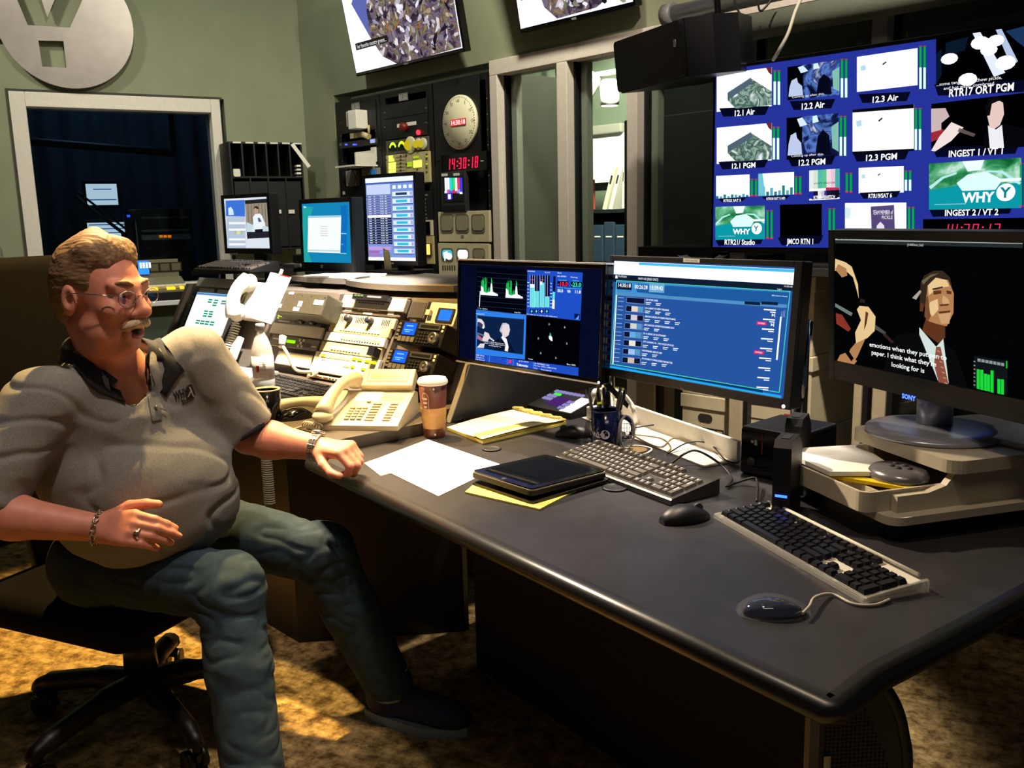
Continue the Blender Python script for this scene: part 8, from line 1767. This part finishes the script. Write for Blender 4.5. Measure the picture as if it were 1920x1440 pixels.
# chest lettering
def chest(s,px,py,h,w,m,name,rise=-.12):
    p,n=hit(px,py,.0035)
    if p is None: return
    rx=(RT-n*RT.dot(n)).normalized(); rx=(rx+UP*(-rise)*1.0).normalized(); rx=(rx-n*rx.dot(n)).normalized(); uz=n.cross(rx); uz=uz if uz.z>0 else -uz
    mb=MB(m); M=Matrix((( rx.x,-n.x,uz.x,p.x),(rx.y,-n.y,uz.y,p.y),(rx.z,-n.z,uz.z,p.z),(0,0,0,1))); mb.M=M; mb.text(s,0,0,h,w=w,bold=.04)
    for v in mb.bm.verts:
        q=SB.find_nearest(v.co)
        if q[0] is not None: v.co=q[0]+q[1]*.003
    o=mb.build(name); o.parent=shirt; return M
INK=mat('logo_ink','111214',.8)
M=chest('WHY',338,739,.021,.036,INK,'chest_logo',-.28); chest('Studio',350,750,.012,.030,INK,'chest_logo',-.28)
p,n=hit(356,734,.0034)
if p:
    mb=MB(INK); rx=(RT-n*RT.dot(n)).normalized(); uz=rx.cross(n); cs=[mb._v(p+rx*.014*math.cos(q*PI/10)+uz*.017*math.sin(q*PI/10)) for q in range(20)]; f=mb._f(cs)
    mb.m(mat('logo_y','9a9a98',.8)); pp=p+n*.001; 
    for a,b in (((-.008,.012),(0,-.002)),((.007,.013),(-.003,-.012))): A_=pp+rx*a[0]+uz*a[1]; B_=pp+rx*b[0]+uz*b[1]; w_=rx*.002; mb.poly([A_-w_,A_+w_,B_+w_,B_-w_])
    o=mb.build('chest_logo'); o.parent=shirt
# pen / glasses clip hanging on the placket
p,n=hit(290,765,.008)
if p: mb=MB(SILV); q2=hit(308,772,.01)[0] or p+RT*.02; mb.tube([p-RT*.006,p,q2],.002,6); mb.ell(p,.004,8); own(mb.build('clip'))
# thin chain at the neck
mb=MB(mat('gold_chain','c89a50',.3,.9)); mb.tube([Vector(ring(R(a),.066-.004*math.cos(R(a)),.03-.075*max(0,math.cos(R(a)))**1.3)) for a in range(-100,101,10)],.0012,6); own(mb.build('neck_chain'))
# ---- jeans and belt line
J=Field((-1.22,1.66,.07),(-.22,2.60,.76),.005)
J.ell(V(-.965,2.275,.60),(.19,.15,.12),TQ,k=.05); J.cap(pel,hipR,.12,.105,k=.05); J.cap(pel,hipL,.12,.105,k=.05)
J.cap(hipR,kneeR,.098,.080,k=.03); J.cap(hipL,kneeL,.098,.078,k=.03)
J.ell(kneeR+V(.005,-.004,.006),(.078,.078,.072),k=.03); J.ell(kneeL+V(.006,0,.004),(.076,.076,.07),k=.03)
for kn_,an_ in ((kneeR,ankR),(kneeL,ankL)): m_=kn_+(an_-kn_)*.38; J.cap(kn_,m_,.076,.074,k=.025); J.cap(m_,an_+V(0,0,.0),.074,.066,k=.02)
for an_ in (ankR,ankL): J.ell(an_+V(0,0,-.052),(.12,.12,.05),k=.004,sub=True)
def jfold(P,N):
    out=np.zeros(len(P))
    for i,p in enumerate(P):
        dk=min(np.linalg.norm(p-kneeR),np.linalg.norm(p-kneeL)); w=math.exp(-(dk/.16)**2)
        a=MN.noise(Vector((p[0]*11,p[1]*11,p[2]*24))); b=MN.noise(Vector((p[0]*22+7,p[1]*22,p[2]*30)))
        out[i]=-(.0025+.0045*w)*max(0,.3-abs(a))/.3+.0012*b
    return out
own(J.mesh('jeans',JEANS,2,jfold))
# ---- watch, bracelet, rings
def band(c,ax,r,name,m,link=18,wd=.011,th=.003,fl=1.0):
    ax=nrm(ax); u=nrm(np.cross(ax,up)); v=np.cross(ax,u); mb=MB(m)
    for q in range(link):
        a=2*PI*q/link; o=c+(u*math.cos(a)+v*math.sin(a)*fl)*r; n_=nrm(u*math.cos(a)+v*math.sin(a)); tdir=np.cross(ax,n_); M=Matrix(((tdir[0],ax[0],n_[0],o[0]),(tdir[1],ax[1],n_[1],o[1]),(tdir[2],ax[2],n_[2],o[2]),(0,0,0,1)))
        mb.M=M; l=2*PI*r/link*.46
        for j in (-1,0,1): mb.box(-l,l,j*wd*.66-wd*.3,j*wd*.66+wd*.3,-th*.5,th*.5,.0008,1)
    return mb
cW=wrL+(wrL-elL)/np.linalg.norm(wrL-elL)*-.014; mb=band(cW,wrL-elL,.0335,'watch',mat('watch_steel','c8c8c6',.25,.9)); w_=own(mb.build('wristwatch'))
ax=nrm(wrL-elL); n_=nrm(np.cross(ax,V(0,1,0))); n_=n_ if n_[2]>0 else -n_; n_=nrm(n_+V(.0,.6,.2)); mb=MB(mat('watch_steel','c8c8c6',.25,.9)); mb.M=Matrix.Translation(cW+n_*.034)@Vector(n_).to_track_quat('Z','Y').to_matrix().to_4x4(); mb.lathe([(.017,0),(.018,.004),(.016,.008),(0,.008)],24); mb.m(mat('watch_dial','20242c',.1)); mb.lathe([(.0145,.0081),(0,.0083)],24); mb.build('watch_case',w_)
cB=wrR+nrm(wrR-elR)*-.004; mb=MB(mat('bracelet_silver','c4c0b8',.25,.9)); ax=nrm(wrR-elR); u=nrm(np.cross(ax,up)); v=np.cross(ax,u)
for q in range(20):
    a=2*PI*q/20; o=cB+(u*math.cos(a)+v*math.sin(a))*.0345+ax*.002*(1 if q%2 else -1); n_=u*math.cos(a)+v*math.sin(a); tdir=np.cross(ax,n_)
    e1=tdir; e2=ax if q%2 else nrm(ax*.4+n_*.9); mb.tube([Vector(o+e1*.0068*math.cos(2*PI*j/10)+e2*.0048*math.sin(2*PI*j/10)) for j in range(10)],.0016,5,closed=True)
own(mb.build('bracelet'))
mb=MB(mat('ring_silver','d0ccc4',.2,.9)); pr=knR[2]; a_=.32; dr=nrm(dR*math.cos(a_)-nR*math.sin(a_)); c=pr+dr*.022; u=nrm(np.cross(dr,nR)); mb.tube([Vector(c+(u*math.cos(2*PI*q/20)+np.cross(dr,u)*math.sin(2*PI*q/20))*.0112) for q in range(20)],.0028,6,closed=True); mb.ell(c+nR*.0118,(.006,.004,.004),10); own(mb.build('finger_ring'))
# ---- socks and shoes
def shoe(heel,toe,lb):
    heel,toe=np.array(heel,float),np.array(toe,float); d=nrm(toe-heel); l=nrm(np.cross(up,d)); L=np.linalg.norm(toe-heel); M=Matrix(((d[0],l[0],0,heel[0]),(d[1],l[1],0,heel[1]),(0,0,1,0),(0,0,0,1)))
    n=28; o=[]
    for q in range(n):
        a=2*PI*q/n; x=.5-.5*math.cos(a); w=.040*(math.sin(PI*min(1,x*.96+.02))**.45)*(1+.28*math.sin(PI*(x-.35)/.65) if x>.35 else 1-.1*(0.35-x)/.35); o.append((x*L,(w if math.sin(a)>0 else -w)))
    F_=Field((heel[0]-.35,heel[1]-.35,.0),(heel[0]+.35,heel[1]+.35,.2),.004)
    def p(x,y,z): return heel*V(1,1,0)+d*x+l*y+V(0,0,z)
    Qs=np.stack([d,l,up],1)
    F_.ell(p(L*.78,0,.045),(L*.24,.046,.042),Qs,k=.02); F_.ell(p(L*.5,0,.055),(L*.28,.040,.05),Qs,k=.03); F_.ell(p(L*.2,0,.06),(L*.20,.036,.055),Qs,k=.03); F_.cap(p(L*.22,0,.06),p(L*.2,0,.11),.042,.044,k=.02); F_.cut(p(0,0,.022),-up)
    sh=own(F_.mesh('shoe',mat('shoe_navy','1c2450',.7,noise=.2,nscale=150),1))
    mb=MB(mat('shoe_sole','8fa0ae',.6,noise=.08)); mb.M=M; mb.prism([(x*1.02-.003,y*1.12) for x,y in o],.001,.026,'z'); mb.build('sole',sh,fix=True)
    for q in range(4):
        mb=MB(mat('lace_green','9fc23a',.6) if q==3 else mat('lace_blue','3a4a7a',.7)); x=L*(.42+.07*q); z=.108-.012*q; mb.M=M; mb.tube([(x,-.028,z-.018),(x+.008,0,z),(x,.028,z-.018)],.0028,6); mb.build('lace',sh)
    mb=MB(mat('lace_green','9fc23a',.6)); mb.M=M; mb.box(L*.40,L*.45,-.012,.012,.104,.112,.003); mb.build('tongue_tag',sh)
shoe((-.425,2.315,0),(-.135,2.205,0),'l'); dd_=nrm(V(.5,-.86,0)); hh_=ankR*V(1,1,0)-dd_*.06; shoe(hh_,hh_+dd_*.29,'r')
for an_ in (ankL,ankR): mb=MB(mat('sock_grey','8fb0a8',.9,noise=.1)); mb.cyl(Vector(an_+V(0,0,-.02)),Vector(an_+V(0,0,.06)),.047,.05,seg=20); own(mb.build('sock'))
# ================================================================ office chair
cc=Vector((-1.04,2.31,0)); fa=math.atan2(-.40,.90); M=Matrix.Translation(cc)@Matrix.Rotation(fa,4,'Z')   # local x forward
CH_=mat('chair_fabric_black','070709',.9,spec=.12,noise=.2,nscale=200,bump=.2,bscale=500); CHP=mat('chair_plastic','0f0f11',.45,noise=.1)
t=thing('office_chair','high-backed black swivel chair the man sits in','chair',M)
def cushion(name,prims,m=CH_):
    ps=np.array([np.array(c)-max(r) for c,r in prims]+[np.array(c)+max(r) for c,r in prims]); F_=Field(ps.min(0)-.05,ps.max(0)+.05,.008)
    for c,r in prims: F_.ell(c,r,k=.05)
    o=F_.mesh(name,m,2); o.parent=t; return o
mb=MB(CH_); mb.box(-.30,.25,-.28,.28,.355,.452,.045,4); o=mb.build('seat',t); [setattr(p,'use_smooth',True) for p in o.data.polygons]
mb=MB(CH_); mb.M=Matrix.Translation((-.27,0,.47))@Matrix.Rotation(R(-9),4,'Y'); mb.box(-.05,.045,-.25,.25,.06,.82,.045,4); o=mb.build('backrest',t); [setattr(p,'use_smooth',True) for p in o.data.polygons]
mb=MB(CHP); mb.box(-.33,-.02,-.05,.05,.325,.354,.005); mb.M=Matrix.Translation((-.31,0,.36))@Matrix.Rotation(R(-8),4,'Y'); mb.box(-.02,.005,-.04,.04,0,.35,.006); mb.build('back_bar',t)
mb=MB(CHP); mb.cyl((0,0,.11),(0,0,.35),.028); mb.cyl((0,0,.16),(0,0,.27),.045,.04); mb.box(-.12,.12,-.09,.09,.315,.354,.01); mb.build('gas_column',t)
base=math.degrees(fa)
for a in (169,97,25,-47,241):
    al=R(a-base); d=Vector((math.cos(al),math.sin(al),0))
    mb=MB(CHP); mb.tube(spline([d*.02+Vector((0,0,.12)),d*.12+Vector((0,0,.122)),d*.24+Vector((0,0,.105)),d*.315+Vector((0,0,.088)),d*.33+Vector((0,0,.07))],5),[.034]*6+[.028]*8+[.022]*7,10); mb.build('base_arm',t)
    mb=MB(CHP); p=d*.33; sd=Vector((-d.y,d.x,0)); mb.cyl(p+Vector((0,0,.045)),p+Vector((0,0,.082)),.010); 
    for s in (-1,1): mb.cyl(p-d*.015+sd*s*.010+Vector((0,0,.0285)),p-d*.015+sd*s*.027+Vector((0,0,.0285)),.028,seg=20)
    mb.box(p.x-.012,p.x+.012,p.y-.012,p.y+.012,.03,.05); mb.build('caster',t)
# ---- finer pieces hang from the part they sit on
SUB={'picture':'screen','picture_tile':'screen','food_pieces':'screen','pot_rim':'screen','caption':'screen','slot_mouth':'tape_slot','display_figures':'display','badge':'housing','maker_name':'housing','power_light':'housing','button':'housing','numerals':'face','digits':'red_window','printed_panel':'box','printed_grid':'box','hand_hole':'box','printing':'body','emblem':'body','cone':'case','sticker':'case','screw':'case','leg_rim':'leg_panel','perforation':'leg_panel','home_button':'body','lens':'lamp_can','dial_cap':'dial','top_page':'pages','curled_page':'pages','torn_binding':'pages'}
import re as _re
base=lambda o:_re.sub(r'\.\d+$','',o.name)
I4=Matrix.Identity(4)
for r_ in [o for o in COL.objects if o.parent is None and o.type=='EMPTY']:
    kids=list(r_.children)
    for c in kids:
        p=SUB.get(base(c))
        if not p: continue
        q=[k for k in kids if base(k)==p and k is not c]
        if q and q[0].matrix_basis==I4 and not c.children: c.parent=q[0]
# ================================================================ light
w=bpy.data.worlds.new('room_air'); SC.world=w; w.use_nodes=True
w.node_tree.nodes['Background'].inputs[0].default_value=(*lin('8a93a0'),1); w.node_tree.nodes['Background'].inputs[1].default_value=.05
def spot(name,loc,to,power,size,col='ffe6c0',blend=.3,rad=.05):
    l=bpy.data.lights.new(name,'SPOT'); l.energy=power; l.spot_size=R(size); l.spot_blend=blend; l.shadow_soft_size=rad; l.color=lin(col)
    o=bpy.data.objects.new(name,l); COL.objects.link(o); o.location=loc; o.rotation_euler=(Vector(to)-Vector(loc)).to_track_quat('-Z','Y').to_euler(); return o
def area(name,loc,to,power,sx,sy,col='fff0dc'):
    l=bpy.data.lights.new(name,'AREA'); l.shape='RECTANGLE'; l.size=sx; l.size_y=sy; l.energy=power; l.color=lin(col)
    o=bpy.data.objects.new(name,l); COL.objects.link(o); o.location=loc; o.rotation_euler=(Vector(to)-Vector(loc)).to_track_quat('-Z','Y').to_euler(); return o
spot('console_downlight',(-.35,2.9,3.4),(-.85,3.45,.9),1750,27,'fff5e6',.6)
spot('tray_downlight',(.75,2.9,3.4),(.42,2.45,.74),650,30,'ffeeda',.7,.06)
spot('desk_downlight',(.3,2.2,3.4),(.05,2.2,.74),260,36,'ffe9cc',.7,.06)
spot('desk_front_downlight',(-.1,1.0,3.4),(.2,1.7,.74),70,42,'ffe6c8',.7,.06)
spot('person_downlight',(-.2,1.3,3.3),(-.9,2.0,1.0),150,30,'ffe2cc',.7,.06)
spot('chair_downlight',(-.80,3.2,3.4),(-1.05,2.4,0),1000,48,'ffcc74',.3,.04)
spot('edge_downlight',(-1.45,3.75,3.3),(-.02,1.72,.74),1000,30,'ffe8c8',.6,.07)
spot('knee_downlight',(-.66,2.5,3.4),(-.60,2.2,0),420,22,'ffd890',.4,.04)
spot('pipe_fill',(.5,2.4,3.1),(1.1,3.5,2.35),170,60,'ffeed8',.7,.06)  # unseen fill added to brighten the pipe and loudspeaker
spot('wall_washer',(-3.3,4.0,3.4),(-3.4,5.3,2.0),160,95,'f2ecd4',.8,.1)
spot('rack_fill',(.2,3.5,3.4),(-.5,5.0,1.7),300,85,'f2ead0',.8,.1)  # unseen fill added to brighten the round clock and the racks
spot('corner_washer',(-1.6,4.2,3.4),(-1.6,6.0,1.8),105,95,'ecead4',.8,.1)
spot('storage_downlight',(.75,1.9,3.4),(1.14,3.05,.9),620,25,'ffecd0',.5,.05)
spot('booth_spot',FB.M@Vector((.5,.9,3.0)),FB.M@Vector((-.75,2.2,1.6)),1200,60,'fff4e0',.5,.05)
spot('booth_light',FB.M@Vector((.9,.5,3.2)),FB.M@Vector((.30,.25,1.6)),190,110,'f4f0d8',.8,.1)
area('studio_fill',FA.M@Vector((-1.0,2.0,3.3)),FA.M@Vector((-1.2,2.8,1.5)),30,1.5,.5,'8fb4dc')  # added fill with no known source, makes the studio curtain visible
area('ceiling_light',(.2,.2,3.45),(.1,1.9,0),9,1.2,.6)
SC.view_settings.view_transform='Standard'; SC.view_settings.look='None'; SC.view_settings.exposure=0; SC.view_settings.gamma=1; SC.view_settings.use_curve_mapping=False
